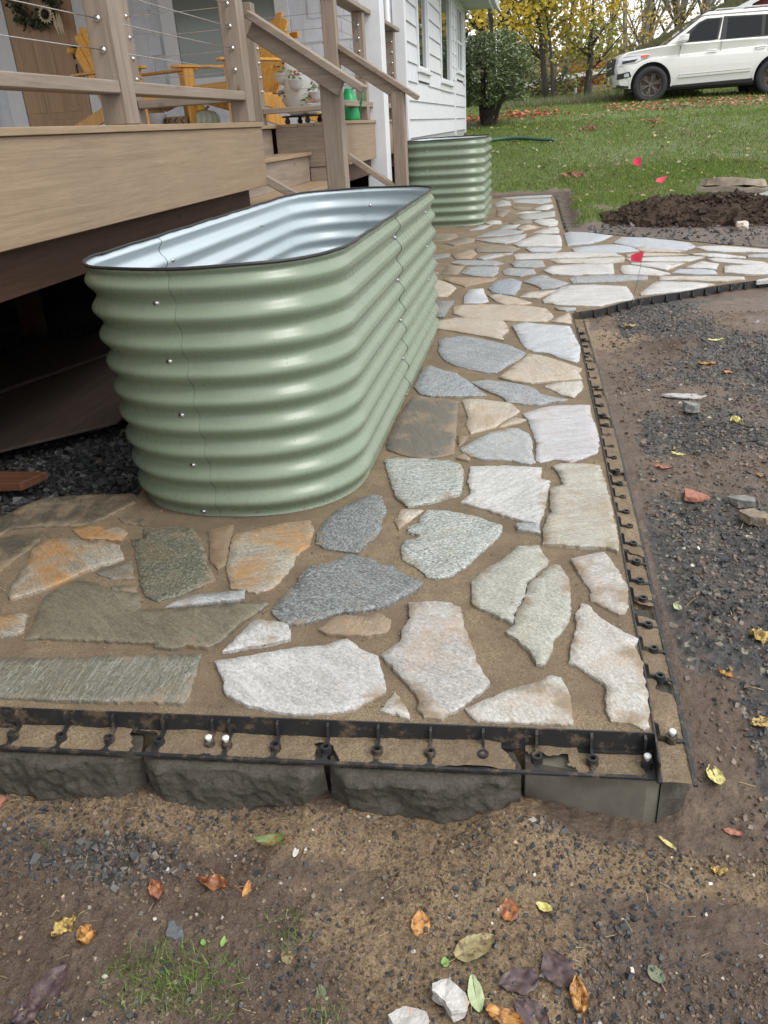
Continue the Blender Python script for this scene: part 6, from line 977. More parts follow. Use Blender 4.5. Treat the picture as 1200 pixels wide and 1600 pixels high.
M_r1 = stonem('white_orange_rock', (.40, .38, .36), (.66, .64, .62), 40, (.5, .33, .2)); M_r2 = stonem('grey_rock', (.13, .13, .12), (.28, .28, .26), 40); M_r3 = stonem('red_brick', (.28, .11, .07), (.42, .19, .13), 60); M_r4 = stonem('brown_rock', (.16, .12, .09), (.3, .24, .18), 40); M_r5 = stonem('blue_grey_chip', (.09, .10, .11), (.16, .17, .18), 60)
rock('rock', 'angular white and orange rock near the bottom beside the pale green leaf', 'rock', (-.106, .785, lz(-.106, .785) + .006), .058, M_r1, 4, None, .45, [(-.5, .35), (-.1, .5), (.15, .3), (.5, .1), (.45, -.3), (.1, -.5), (-.15, -.15), (-.5, .05)])
rock('rock', 'white rock cut by the bottom edge of the picture', 'rock', (-.168, .746, lz(-.168, .746) + .004), .055, M_r1, 14, None, .4, [(-.55, -.1), (-.2, .25), (.3, .22), (.6, .1), (.5, -.3), (-.3, -.4)])
rock('rock', 'flat grey broken chip lying in the foreground mud', 'rock', (-.603, .845, lz(-.603, .845) + .001), .04, M_r5, 6, None, .25, [(-.5, .35), (-.2, .5), (0, .25), (.2, .3), (.5, -.2), (.2, -.4), (-.35, -.3)])
rock('brick_piece', 'triangular piece of red brick on the dark gravel', 'brick piece', (.526, 2.483, lz(.526, 2.483) + .002), .085, M_r3, 7, None, .2, [(-.3, .55), (.15, .25), (.55, -.1), (.0, -.5), (-.42, -.35)])
rock('rock', 'flat grey stone at the right edge above the brown one', 'rock', (.657, 2.43, lz(.657, 2.43) + .004), .085, M_r2, 9, None, .25, [(-.5, .3), (.2, .35), (.5, 0), (.4, -.4), (-.2, -.25)])
rock('rock', 'brown stone below the flat grey stone at the right edge', 'rock', (.665, 2.30, lz(.665, 2.30) + .004), .085, M_r4, 10, None, .3, [(-.5, .3), (.1, .4), (.5, .0), (.3, -.45), (-.2, -.3)])
rock('rock', 'small light grey angular rock in the middle of the gravel', 'rock', (.64, 3.30, lz(.64, 3.30) + .012), .080, M_r2, 11, None, .4, [(-.4, .3), (.2, .4), (.5, .0), (.1, -.4), (-.3, -.2)])
rock('rock', 'flat whitish stone flake behind the small light grey rock', 'rock', (.66, 3.53, lz(.66, 3.53) + .0), .15, stonem('white_flake', (.28, .28, .27), (.5, .5, .5), 40), 12, None, .05, [(-.7, .05), (-.2, .3), (.5, .25), (.7, 0), (.2, -.25), (-.4, -.2)])
rock('rock', 'pale rounded rock at the front foot of the soil pile', 'rock', (1.85, 8.15, lz(1.85, 8.15) + .03), .11, M_r1, 15, None, .8)
rock('rock', 'rusty stone lying at the left foot of the first wall block', 'rock', (-1.12, 1.08, lz(-1.12, 1.08) + .008), .04, M_r3, 16, None, .4)
# stuff: leaves strewn over lawn and path sides
def leafscatter(name, label, n, box, acc, size, cols, up=.01):
    x, y = cloud(n, *box, acc); z = surf(x, y) + up; c = np.array(cols)[rng.integers(0, len(cols), len(x))] * rng.uniform(.75, 1.25, (len(x), 1)); s = size * rng.uniform(.5, 1.3, len(x))
    return tag(scatter(name, LEAF, np.c_[x, y, z], np.c_[s * 1.2, s, s * 2.5], rng.uniform(0, 6.28, len(x)), M_leafs, None, .6, c), label, kind='stuff')
leafscatter('fallen_leaves', 'dry tan and yellow leaves strewn over the lawn', 1900, (-1.5, 8, 10.5, 22), lambda x, y: masks(x, y)[:, 2] * np.clip(.6 + fbm(x, y, .9, 3, 5) * 1.5, .05, 1), .075, [(.30, .22, .12), (.45, .36, .16), (.22, .12, .07), (.40, .34, .22)], .03)
leafscatter('fallen_leaves', 'bright red leaves lying under the shrub and along the far lawn', 3600, (-4, 4.5, 18.5, 24), lambda x, y: np.clip(1.25 - np.abs(y - 21.2 - .1 * x - .5 * fbm(x, y, .6, 2, 8)) / (.7 + .5 * (x < .3)), 0, 1) * np.where(x < .4, 1, .10 + .5 * (fbm(x, y, .8, 3, 6) > .12)), .10, [(.62, .06, .05), (.55, .11, .06), (.7, .22, .14), (.42, .04, .04), (.6, .3, .2)], .035)
leafscatter('fallen_leaves', 'red and tan leaves strewn on the drive in front of the car', 1600, (1.5, 9, 20.4, 22.6), lambda x, y: .75 + 0 * x, .085, [(.5, .12, .07), (.42, .28, .15), (.3, .14, .08), (.5, .34, .2)], .02)
for q, (x, y, c) in enumerate(((.52, 13.6, 'dark red leaf clump on the near lawn'), (.95, 17.8, 'pinkish red leaf clump in the middle of the lawn'), (2.2, 18.3, 'reddish brown leaf clump below the car'))):
    n_ = 26; o = scatter('leaf_clump', LEAF, np.c_[rng.normal(x, .10, n_), rng.normal(y, .14, n_), np.full(n_, lz(x, y) + .04) + rng.uniform(0, .04, n_)], rng.uniform(.05, .12, n_), rng.uniform(0, 6, n_), M_leafs, None, .9, np.array([(.22, .05, .04), (.42, .12, .09), (.3, .16, .1)])[rng.integers(0, 3, n_)]); tag(o, c, 'leaf clump')
leafscatter('leaf_bits', 'brown and purple scraps of rotten leaf pressed into the foreground soil', 900, (-1.1, .8, .6, 1.12), lambda x, y: np.clip(.35 + 1.5 * fbm(x, y, 5, 3, 13) + .4 * (y < .85), .05, 1), .0085, [(.09, .055, .05), (.13, .075, .05), (.06, .045, .045), (.22, .12, .06), (.11, .10, .06)], .002)
leafscatter('leaf_bits', 'scraps of rotten leaf over the gravel on the right', 420, (.36, 1.8, 1.15, 5.2), lambda x, y: .6 + 0 * x, .014, [(.12, .075, .06), (.3, .19, .09), (.08, .055, .05), (.34, .28, .14)], .004)
# hose
M_hose = plain('green_hose', (.03, .09, .065), .5, var=.2)
m = MB(); hp_ = []
for t in np.linspace(0, 1, 40): x = -1.1 + 1.35 * t; y = 16.9 + .25 * math.sin(t * 4); hp_.append((x, y, lz(x, y) + .05 - .05 * t * 0))
m.tube(hp_, .03, 8); m.tube([(p[0], p[1] + .1, p[2] + .01) for p in hp_[4:30]], .02, 8); tag(m.build('garden_hose', M_hose, smooth=True), 'thick dark green hose lying on the lawn beyond the house corner', 'hose')
# ---------------------------------------------------------------- trees
def bark(name, a, b): k = N(name); n_ = k.noise(k.co((1, 1, .25)), 14, 7, .7); return k.fin(k.mix(k.ramp(n_, (.35, 0.), (.65, 1.)), a, b), .85, k.bump(n_, .02, .8))
M_bkd, M_bkl, M_bkm = bark('dark_bark', (.022, .018, .014), (.065, .055, .045)), bark('pale_bark', (.14, .13, .11), (.32, .31, .28)), bark('mossy_bark', (.05, .055, .03), (.15, .14, .10))
M_yel = leafy('yellow_leaves', (.45, .30, .02), (.68, .52, .07), .5, .35); M_ylg = leafy('yellow_green_leaves', (.16, .17, .03), (.34, .32, .06), .5, .35); M_org = leafy('orange_tan_leaves', (.36, .20, .05), (.62, .43, .15), .6, .4)
M_rho = leafy('glossy_dark_leaves', (.06, .095, .035), (.20, .25, .12), .4, .12); M_fir = leafy('conifer_needles', (.018, .032, .014), (.05, .07, .03), .7); M_redl = leafy('red_hedge_leaves', (.35, .07, .02), (.5, .16, .05), .6, .2)
def grow(base, h, r0, seed, spread=.5, nb=7, levels=2, lean=(0, 0), fork=.3, wig=.06):
    r_ = random.Random(seed); tr = MB(); tips = []
    def br(p, d, L_, r, lv):
        pts = [p]; n = 6 if lv else 9
        for i in range(n):
            d = (d + Vector((r_.gauss(0, wig), r_.gauss(0, wig), r_.gauss(.02, wig * .6)))).normalized(); pts.append(pts[-1] + d * (L_ / n))
        tr.tube(pts, [max(.004, r * (1 - .85 * i / n)) for i in range(n + 1)], 7 if lv == 0 else 5); tips.extend(pts[2:] if lv else pts[4:])
        if lv < levels:
            for k in range(nb if lv == 0 else 4):
                i = r_.randint(int(n * fork), n); a = r_.uniform(0, 6.28); dd = (d * (.55 if lv else .6) + Vector((math.cos(a), math.sin(a), r_.uniform(-.1, .6))) * spread).normalized()
                br(pts[i], dd, L_ * r_.uniform(.32, .55), r * (1 - .85 * i / n) * (.5 if lv else .38) + .003, lv + 1)
    br(Vector(base) - Vector((0, 0, .2)), Vector((lean[0], lean[1], 1)).normalized(), h, r0, 0); return tr, tips
def tree(name, label, cat, base, h, r0, seed, bk, lf, n, ls, group=None, cl=.35, zmin=0, **kw):
    o = thing(name, label, cat, base, 0, group); tr, tips = grow(base, h, r0, seed, **kw); tr.build('trunk', bk, o, o.location, smooth=True)
    if n:
        tips = [t for t in tips if t.z > base[2] + zmin]; T = np.array([tuple(rnd.choice(tips)) for _ in range(max(8, n // 14))]); P = T[rng.integers(0, len(T), n)] + rng.normal(0, cl, (n, 3)) * (1, 1, .8)
        g = scatter('leaves', LEAF, P - np.array(base), ls * rng.uniform(.6, 1.4, n), rng.uniform(0, 6.28, n), lf, o, 1.5)
    return o
G_ = lambda x, y: (x, y, lz(x, y) - .05)
# broad leaved evergreen shrub by the house
sh = thing('evergreen_shrub', 'rounded dark green shrub with twisted dark stems beyond the house corner', 'shrub', G_(-1.18, 19.6)); sb_ = sh.location.copy(); tr = MB(); rr = random.Random(4); ends = []
for i_ in range(9):
    a = rr.uniform(0, 6.28); q = Vector(sb_) + Vector((rr.uniform(-.12, .12), rr.uniform(-.1, .1), -.1)); pts = [q]; d = Vector((math.cos(a) * .45, math.sin(a) * .4, .9)).normalized()
    for j in range(8): d = (d + Vector((rr.gauss(0, .16), rr.gauss(0, .16), .05))).normalized(); pts.append(pts[-1] + d * .17)
    tr.tube(pts, [.055 * (1 - .09 * j) for j in range(9)], 7); ends.append(pts[-1])
tr.build('stems', M_bkd, sh, sh.location, smooth=True)
n_ = 13000; u = rng.normal(0, 1, (n_, 3)); u /= np.linalg.norm(u, axis=1)[:, None]; rad = rng.uniform(.25, 1, n_) ** .5; lump = 1 + .22 * fbm(u[:, 0] * 2 + u[:, 2], u[:, 1] * 2 + u[:, 2] * 1.7, 1.3, 3, 91)
P = u * (rad * lump)[:, None] * np.array([1.04, .9, .78]) + np.array([.02, 0, 1.10]); P = P[(P[:, 2] > .48 + .18 * fbm(P[:, 0], P[:, 1], 2, 2, 7)) & (fbm(P[:, 0] * 2, P[:, 1] + P[:, 2] * 2, 1.7, 2, 92) > -.22)]
v_, f_ = [(0, -.5, 0), (.17, -.1, .04), (.13, .25, .02), (0, .5, -.03), (-.13, .25, .02), (-.17, -.1, .04)], [(0, 1, 2, 3, 4, 5)]
scatter('leaves', (v_, f_), P, rng.uniform(.07, .12, len(P)), rng.uniform(0, 6.28, len(P)), M_rho, sh, 1.0)
YT = 'yellow leaved trees behind the shrub'
tree('yellow_tree', 'yellow leaved tree rising behind the dark shrub, nearest the house', 'tree', G_(-1.2, 25.5), 6.2, .10, 11, M_bkd, M_yel, 4200, .16, YT, .36, spread=.8, nb=12, fork=.3)
tree('yellow_tree', 'yellow leaved tree right of the shrub with dark trunk', 'tree', G_(.15, 26.2), 6.0, .10, 12, M_bkd, M_yel, 3800, .16, YT, .38, spread=.8, nb=12, fork=.3)
tree('yellow_green_tree', 'low yellow green tree between the shrub and the gnarled tree', 'tree', G_(.35, 25.8), 3.4, .07, 13, M_bkd, M_ylg, 2600, .15, None, .33, spread=.8, nb=10, fork=.2)
tree('gnarled_tree', 'bare gnarled dark fruit tree in front of the fence', 'tree', G_(1.25, 26.0), 3.0, .13, 21, M_bkd, M_ylg, 260, .12, None, .35, spread=1.1, nb=9, fork=.3, wig=.17, levels=3)
TT = [(3.3, 47.6, 13, .15, M_bkm, 900), (4.3, 48, 14, .14, M_bkl, 800), (4.9, 48.5, 14, .26, M_bkl, 900), (5.5, 50, 13, .17, M_bkm, 900), (6.5, 49, 14, .22, M_bkl, 700), (7.2, 51, 14, .22, M_bkm, 900), (8.1, 50, 15, .3, M_bkl, 700), (1.6, 37, 11, .10, M_bkm, 900), (.9, 40, 11, .13, M_bkm, 800), (.2, 36, 10, .10, M_bkm, 700), (9.2, 52, 14, .2, M_bkm, 700), (-.7, 42, 11, .12, M_bkm, 600), (10.8, 54, 14, .2, M_bkl, 500)]
TL = ['slim mossy tree just left of the car bonnet', 'pale slim tree above the car headlight', 'thickest pale trunk behind the car bonnet', 'mossy trunk right of the thickest pale one', 'pale trunk leaning behind the windscreen', 'mossy trunk rising beside the mossy roof', 'pale forked trunk above the mossy roof', 'slim tree behind the red hedge', 'slim tree between the gnarled tree and the red hedge', 'slim tree behind the yellow tree', 'trunk hidden behind the barn roof', 'slim tree behind the shrub', 'far pale trunk behind the barn']
for q, ((x, y, h, r_, bk_, nl), lb) in enumerate(zip(TT, TL)):
    tree('autumn_tree', lb, 'tree', G_(x, y), h, r_, 100 + q, bk_, (M_org, M_ylg, M_org, M_yel)[q % 4], int(nl * 1.8), .17, 'thin autumn trees in the background', .6, zmin=.6, spread=.55, nb=13, fork=.12, lean=(rnd.uniform(-.06, .06), 0), levels=2)
# conifers behind the house corner
for q, (x, y, h, lb) in enumerate(((-2.2, 33, 12, 'dark conifer right behind the house corner'), (-5.2, 40, 15, 'taller dark conifer farther back behind the house'))):
    b = G_(x, y); o = thing('conifer', lb, 'tree', b, 0, 'dark conifers behind the house'); m = MB(); m.tube([(0, 0, 0), (.05, 0, h * .5), (0, 0, h)], [.2, .12, .02], 8); m.build('trunk', M_bkd, o, smooth=True); P = []
    for i_ in range(150):
        z = h * (.08 + .9 * rnd.random() ** .8); L_ = (h - z) * .24 + .3; a = rnd.uniform(0, 6.28)
        for j in range(34): t = rnd.random() ** .6; P.append((L_ * t * math.cos(a) + rnd.gauss(0, .1), L_ * t * math.sin(a) + rnd.gauss(0, .1), z - .35 * t * L_ * .8 - abs(rnd.gauss(0, .14))))
    scatter('needles', LEAF, np.array(P), rng.uniform(.15, .34, len(P)), rng.uniform(0, 6, len(P)), M_fir, o, 1.3)
def mass(name, label, cx, cy, cz, sx, sy, sz_, n, ls, mat, seed, kind='stuff', cat=None, thr=-.3):
    P = rng.uniform(-1, 1, (n, 3)); k = (np.abs(P[:, 2]) < 1 - .5 * np.abs(fbm(P[:, 0] * sx, P[:, 1] * 2, .5, 3, seed)) - .25 * (P[:, 0] ** 2)) & (fbm(P[:, 0] * sx, P[:, 2] * sz_ * 2 + P[:, 1], .9, 3, seed + 1) > thr); P = P[k] * (sx, sy, sz_) + (cx, cy, cz)
    return tag(scatter(name, LEAF, P, ls * rng.uniform(.6, 1.4, len(P)), rng.uniform(0, 6, len(P)), mat, None, 1.5), label, cat, None, kind)
mass('yellow_woods', 'screen of tan and yellow leaved saplings beyond the fence', 2.0, 44, 3.3, 9, 2.2, 2.2, 9000, .15, M_org, 140, thr=.0)
mass('yellow_woods', 'yellow green leaved saplings left of the gnarled tree', .2, 31, 2.7, 2.2, 1.0, 1.3, 5200, .11, M_ylg, 150, thr=-.05)
tg = mass('red_hedge', 'orange red leaved hedge beyond the fence', 2.0, 36.5, 2.35, .95, .4, .62, 2600, .13, M_redl, 40, None, 'hedge', -.6)
M_brush = leafy('brown_brush', (.07, .06, .03), (.20, .16, .08), .7); M_brush2 = leafy('olive_brush', (.05, .06, .03), (.14, .14, .06), .7)
mass('far_woods', 'tangled brown and olive woods beyond the fence', 2, 56, 2.9, 22, 3, 1.6, 22000, .30, M_brush, 50, thr=-.25)
mass('far_woods', 'distant dark tree line', 0, 78, 3.6, 60, 5, 2.6, 22000, .6, M_brush2, 60, thr=-.3)
mass('undergrowth', 'olive undergrowth along the fence', .5, 27.6, 1.75, 5, .6, .42, 5000, .12, M_brush2, 70, thr=-.15)
# fence with wires, white rail, boxes behind
M_post = plain('old_post', (.13, .10, .07), .8, var=.3)
fe_ = thing('wire_fence', 'low wire fence on wooden posts between lawn and woods', 'fence', G_(.8, 28))
for x in np.arange(-3.4, 5.3, .95): z = lz(x, 28); MB().tube([(x, 28, z - .2), (x + .01, 28, z + 1.05)], .032, 7).build('post', M_post, fe_, fe_.location, smooth=True)
MB().beam((-3.4, 28, lz(-3.4, 28) + .95), (5.3, 28, lz(5.3, 28) + .95), .03, .07).build('rail', wood('tan_rail', (.25, .18, .1), (.36, .27, .16), 0), fe_, fe_.location)
for h in (.25, .5, .75): MB().tube([(-3.4, 28, lz(-3.4, 28) + h), (5.3, 28, lz(5.3, 28) + h)], .006, 5).build('wire', M_wire, fe_, fe_.location)
wr_ = thing('white_rail_fence', 'white rail glimpsed beyond the wire fence', 'fence', G_(1, 34)); MB().beam((-2.0, 33, 2.0), (4.2, 35, 2.72), .05, .16).build('rail', M_white, wr_, wr_.location)
for x in np.arange(-1.8, 4.2, 1.5): t = (x + 2) / 6.2; MB().box((x, 33 + 2 * t, 1.5), (x + .09, 33.09 + 2 * t, 2.0 + .72 * t)).build('post', M_white, wr_, wr_.location)
gb_ = thing('garden_box', 'weathered wooden planter box beyond the fence beside the red hedge', 'planter box', (2.15, 33.2, 1.7)); bx('front_board', (1.7, 33.0, 1.62), (2.75, 33.04, 2.0), plain('grey_pink_board', (.26, .2, .17), .8, var=.2), gb_); bx('end_board', (1.7, 33.041, 1.62), (1.74, 33.8, 2.0), M_post, gb_); bx('back_board', (1.7, 33.8, 1.62), (2.75, 33.84, 2.0), M_post, gb_)
gh_ = thing('greenhouse', 'low white greenhouse far behind the shrub', 'greenhouse', (-4.2, 42, 1.8)); M_gh = plain('white_film', (.6, .68, .74), .3, var=.1)
m = MB(); m.prism([(-1, 1.7), (1, 1.7), (1, 2.5), (0, 2.9), (-1, 2.5)], -7.2, -1.6, lambda u, w, t: (t, 42 + u, w)); m.build('cover', M_gh, gh_, gh_.location)
for x in np.arange(-7.2, -1.5, .7): MB().beam((x, 40.97, 1.7), (x, 40.97, 2.5), .05, .05, (0, 1, 0)).build('rib', M_wire, gh_, gh_.location)
rd = thing('red_tub', 'dark red tub behind the shrub stems', 'tub', G_(-2.35, 23.8)); m = MB(); m.lathe([(0, .0), (.26, .0), (.32, .3), (.34, .32), (.31, .32), (.27, .05), (0, .05)], (0, 0, .03), 20); m.build('tub', plain('red_enamel', (.22, .02, .02), .5), rd, smooth=True)
# ---------------------------------------------------------------- barn
bn = thing('red_barn', 'dark red barn with a mossy green roof and white edge board behind the car', 'barn', (4.38, 31.46, 1.6), R(8.6)); bo = bn.location
def mossy():
    k = N('mossy_shingles'); co = k.co(); n_ = k.noise(co, 3.5, 8, .7); c = k.mix(k.ramp(n_, (.3, 0.), (.65, 1.)), (.13, .12, .08), (.19, .22, .07)); c = k.mix(k.ramp(k.noise(co, 7, 4), (.6, 0.), (.68, 1.)), c, (.32, .16, .06)); return k.fin(c, .9, k.bump(k.noise(co, 9, 5), .12, 1))
M_moss, M_redw = mossy(), wood('dark_red_board', (.11, .012, .014), (.20, .03, .03), 2, .7, False)
E_ = Vector((4.38, 31.46, 3.12)); RD = Vector((8.56, 31.46, 4.88)); BK = 6.5
rows = 16
for i_ in range(rows):
    a = E_.lerp(RD, i_ / rows); b = E_.lerp(RD, (i_ + 1.15) / rows); m = MB(); m.add([(a.x, a.y - .25, a.z + .09), (b.x, b.y - .25, b.z + .03), (b.x, b.y + BK, b.z + .03), (a.x, a.y + BK, a.z + .09), (a.x, a.y - .25, a.z + .03), (b.x, b.y - .25, b.z - .01), (b.x, b.y + BK, b.z - .01), (a.x, a.y + BK, a.z + .03)], [(0, 1, 2, 3), (7, 6, 5, 4), (0, 4, 5, 1), (1, 5, 6, 2), (2, 6, 7, 3), (3, 7, 4, 0)]); m.build('shingle_course', M_moss, bn, bo)
m = MB(); m.add([(8.56, 31.21, 4.94), (12.8, 31.21, 3.15), (12.8, 37.96, 3.15), (8.56, 37.96, 4.94), (8.56, 31.21, 4.86), (12.8, 31.21, 3.07), (12.8, 37.96, 3.07), (8.56, 37.96, 4.86)], [(0, 1, 2, 3), (7, 6, 5, 4), (0, 4, 5, 1), (1, 5, 6, 2), (2, 6, 7, 3), (3, 7, 4, 0)]); m.build('roof', M_moss, bn, bo)
MB().beam((4.30, 31.18, 3.06), (8.56, 31.18, 4.86), .05, .13).build('barge_board', M_white, bn, bo, .004); MB().beam((12.8, 31.18, 3.06), (8.56, 31.18, 4.86), .05, .20).build('barge_board', M_white, bn, bo, .004)
for i_ in range(28):
    x = 4.7 + i_ * .28; zt = 3.06 + (x - 4.38) * .421 if x < 8.56 else 4.84 - (x + .14 - 8.56) * .421
    bx('wall_board', (x, 31.44, .8), (x + .274, 31.48, zt), M_redw, bn, .003)
bx('side_wall', (4.7, 31.49, .8), (4.76, 37.8, 3.2), M_redw, bn); bx('eave_board', (4.31, 31.22, 2.98), (4.35, 37.9, 3.13), M_dark, bn)
# ---------------------------------------------------------------- parked car
cp = plain('white_car_paint', (.70, .70, .67), .22, var=.015, sc=2); cp.node_tree.nodes['Principled BSDF'].inputs['Coat Weight'].default_value = .8
M_tint = glassm('tinted_glass', (.006, .007, .008), .04); M_tint.node_tree.nodes['Principled BSDF'].inputs['Specular IOR Level'].default_value = .3; M_wind = glassm('windscreen_glass', (.10, .12, .13), .05); M_tyre = plain('tyre_rubber', (.022, .022, .023), .75, var=.2, sc=40); M_rim = plain('bronze_grey_rim', (.12, .10, .082), .4, .4); M_chr = plain('chrome', (.6, .6, .6), .15, 1, .02); M_bp = plain('black_trim', (.02, .02, .021), .5)
car = thing('parked_car', 'white four wheel drive car with bronze wheels parked on the grass by the barn', 'car', (1.70, 22.75, 1.235), R(1.5))
def arch(cx, r=.50, n=14, zb=.30): return [(cx + r * math.cos(a), .40 + r * math.sin(a)) for a in np.linspace(math.pi + .2, -.2, n)]
WXs = (.92, 3.77); Wd = 1.94
prof = [(.10, .40), (.06, .55), (.02, .80), (.05, .98), (.12, 1.07), (.35, 1.135), (.8, 1.19), (1.30, 1.235), (1.42, 1.24), (3.0, 1.25), (4.75, 1.235), (4.9, 1.15), (4.93, .9), (4.93, .55), (4.85, .36)]
low = [(4.27, .34)] + [p for p in arch(WXs[1])[::-1]][0:0]
outline = prof + [(WXs[1] + .49, .32)] + [(WXs[1] + .49 * math.cos(a), .42 + .49 * math.sin(a)) for a in np.linspace(0, math.pi, 15)] + [(WXs[1] - .49, .30), (WXs[0] + .49, .30)] + [(WXs[0] + .49 * math.cos(a), .42 + .49 * math.sin(a)) for a in np.linspace(0, math.pi, 15)] + [(WXs[0] - .49, .34)]
def latt(x, z, t):                                     # t 0 near side, 1 far side; nose and waist are narrower
    q = 1 - .13 * max(0, 1 - x / .55) ** 2 - .05 * max(0, (x - 4.4) / .5) ** 2; bulge = 1 - .035 * abs((z - .85) / .45) ** 2; hw = Wd / 2 * q * bulge; return (x, Wd / 2 - hw + 2 * hw * t, z)
m = MB(); ts = (0, .04, .12, .3, .5, .7, .88, .96, 1); n = len(outline)
for j, t in enumerate(ts):
    for (x, z) in outline:
        crown = 1.03 if (z > 1.0) else 1; zz = z + (.035 * (1 - (2 * t - 1) ** 2) if z > 1.0 else 0); xx = x + (.10 * (2 * t - 1) ** 2 if x < .2 else 0); m.v.append(latt(xx, zz, t))
bodyf = [(j * n + i, j * n + (i + 1) % n, (j + 1) * n + (i + 1) % n, (j + 1) * n + i) for j in range(len(ts) - 1) for i in range(n)] + [tuple(range(n)), tuple(range((len(ts) - 1) * n, len(ts) * n))]
m.f = bodyf; body = m.build('body', cp, car, None, .035, False, 3); body.modifiers['bevel'].angle_limit = R(28)
for p in body.data.polygons: p.use_smooth = len(p.vertices) < 5
# greenhouse: lofted cabin
sec = [(0, 1.22), (.0, 1.25), (.06, 1.5), (.12, 1.80)]
def cab(inset_b, inset_t, x0, x1, x2, x3, z0, z1, name, mat, org=None, bev=.04):
    v = [(x0, inset_b, z0), (x3, inset_b, z0), (x2, inset_t, z1), (x1, inset_t, z1)]; v += [(x, Wd - y, z) for x, y, z in v]; mm = MB(); mm.add(v, [(0, 1, 2, 3), (7, 6, 5, 4), (0, 4, 5, 1), (1, 5, 6, 2), (2, 6, 7, 3), (3, 7, 4, 0)]); return mm.build(name, mat, car, None, bev, False, 3)
cab(.07, .215, 1.18, 2.05, 4.45, 4.86, 1.215, 1.81, 'cabin', cp, None, .085); cab(.20, .27, 1.98, 2.15, 4.40, 4.56, 1.79, 1.865, 'roof', cp, None, .03)
def sidep(x, z, out=0): return (x, .07 + (.215 - .07) * (z - 1.215) / (1.81 - 1.215) - out, z)
def pane(poly, name='side_window', mat=M_tint, out=.006):
    mm = MB(); a = [sidep(x, z, out) for x, z in poly]; b = [sidep(x, z, -.01) for x, z in poly]; n = len(poly); mm.add(a + b, [tuple(range(n)), tuple(range(2 * n - 1, n - 1, -1))] + [(i, i + n, (i + 1) % n + n, (i + 1) % n) for i in range(n)]); return mm.build(name, mat, car, None, .003)
pane([(1.46, 1.25), (2.14, 1.25), (2.40, 1.27), (2.48, 1.72), (2.12, 1.72), (1.95, 1.66), (1.62, 1.42)], 'window_surround', M_bp, .004); pane([(2.44, 1.25), (3.98, 1.27), (3.94, 1.70), (2.50, 1.74)], 'window_surround', M_bp, .004); pane([(4.0, 1.28), (4.62, 1.30), (4.38, 1.68), (3.96, 1.70)], 'window_surround', M_bp, .004)
pane([(1.62, 1.275), (2.36, 1.275), (2.42, 1.70), (2.13, 1.70), (1.95, 1.625)], 'side_window', M_tint, .010); pane([(2.58, 1.275), (3.36, 1.29), (3.36, 1.70), (2.60, 1.705)], 'side_window', M_tint, .010); pane([(3.44, 1.29), (3.92, 1.295), (3.88, 1.68), (3.44, 1.695)], 'side_window', M_tint, .010); pane([(4.05, 1.31), (4.55, 1.33), (4.35, 1.65), (4.02, 1.67)], 'side_window', M_tint, .010)
mm = MB(); mm.add([(1.235, .14, 1.262), (1.235, Wd - .14, 1.262), (1.99, Wd - .27, 1.775), (1.99, .27, 1.775)], [(0, 1, 2, 3)]); w_ = mm.build('windscreen', M_wind, car); w_.location = (-.012, 0, .012)
for v_ in w_.data.vertices: pass
mm = MB(); mm.add([(1.20, .11, 1.262), (1.22, .15, 1.27), (1.97, .265, 1.785), (1.95, .225, 1.78)], [(0, 1, 2, 3)]); mm.build('pillar', cp, car, None)
def sd(x, z, o=0): p = latt(x, z, 0); return (p[0], p[1] - o, p[2])
def strip(name, poly, mat, out=.008, inn=.02, bev=.002):
    mm = MB(); n = len(poly); a = [sd(x, z, out) for x, z in poly]; b = [sd(x, z, -inn) for x, z in poly]; mm.add(a + b, [tuple(range(n)), tuple(range(2 * n - 1, n - 1, -1))] + [(i, i + n, (i + 1) % n + n, (i + 1) % n) for i in range(n)]); return mm.build(name, mat, car, None, bev)
for poly in ([(1.50, .40), (1.506, .40), (1.506, .80), (1.56, 1.20), (1.552, 1.20), (1.50, .80)], [(2.47, .40), (2.476, .40), (2.476, 1.23), (2.47, 1.23)], [(3.30, .62), (3.306, .62), (3.55, 1.0), (3.60, 1.23), (3.594, 1.23), (3.544, 1.0)]): strip('door_gap', poly, M_bp, .0015, .01, 0)
strip('side_moulding', [(1.55, .505), (3.20, .545), (3.22, .60), (1.57, .565)], cp, .028, .01, .008); strip('chrome_strip', [(1.56, .568), (3.21, .603), (3.21, .612), (1.57, .577)], M_chr, .030, .0, .001)
strip('sill', [(1.42, .30), (3.28, .30), (3.28, .40), (1.42, .36)], M_bp, .05, .05, .01)
for x in (2.17, 3.25): h_ = strip('door_handle', [(x, 1.03), (x + .24, 1.04), (x + .24, 1.065), (x, 1.055)], cp, .035, .01, .008); strip('handle_recess', [(x + .03, 1.0), (x + .2, 1.005), (x + .2, 1.03), (x + .03, 1.025)], M_chr, .004, .01, .002)
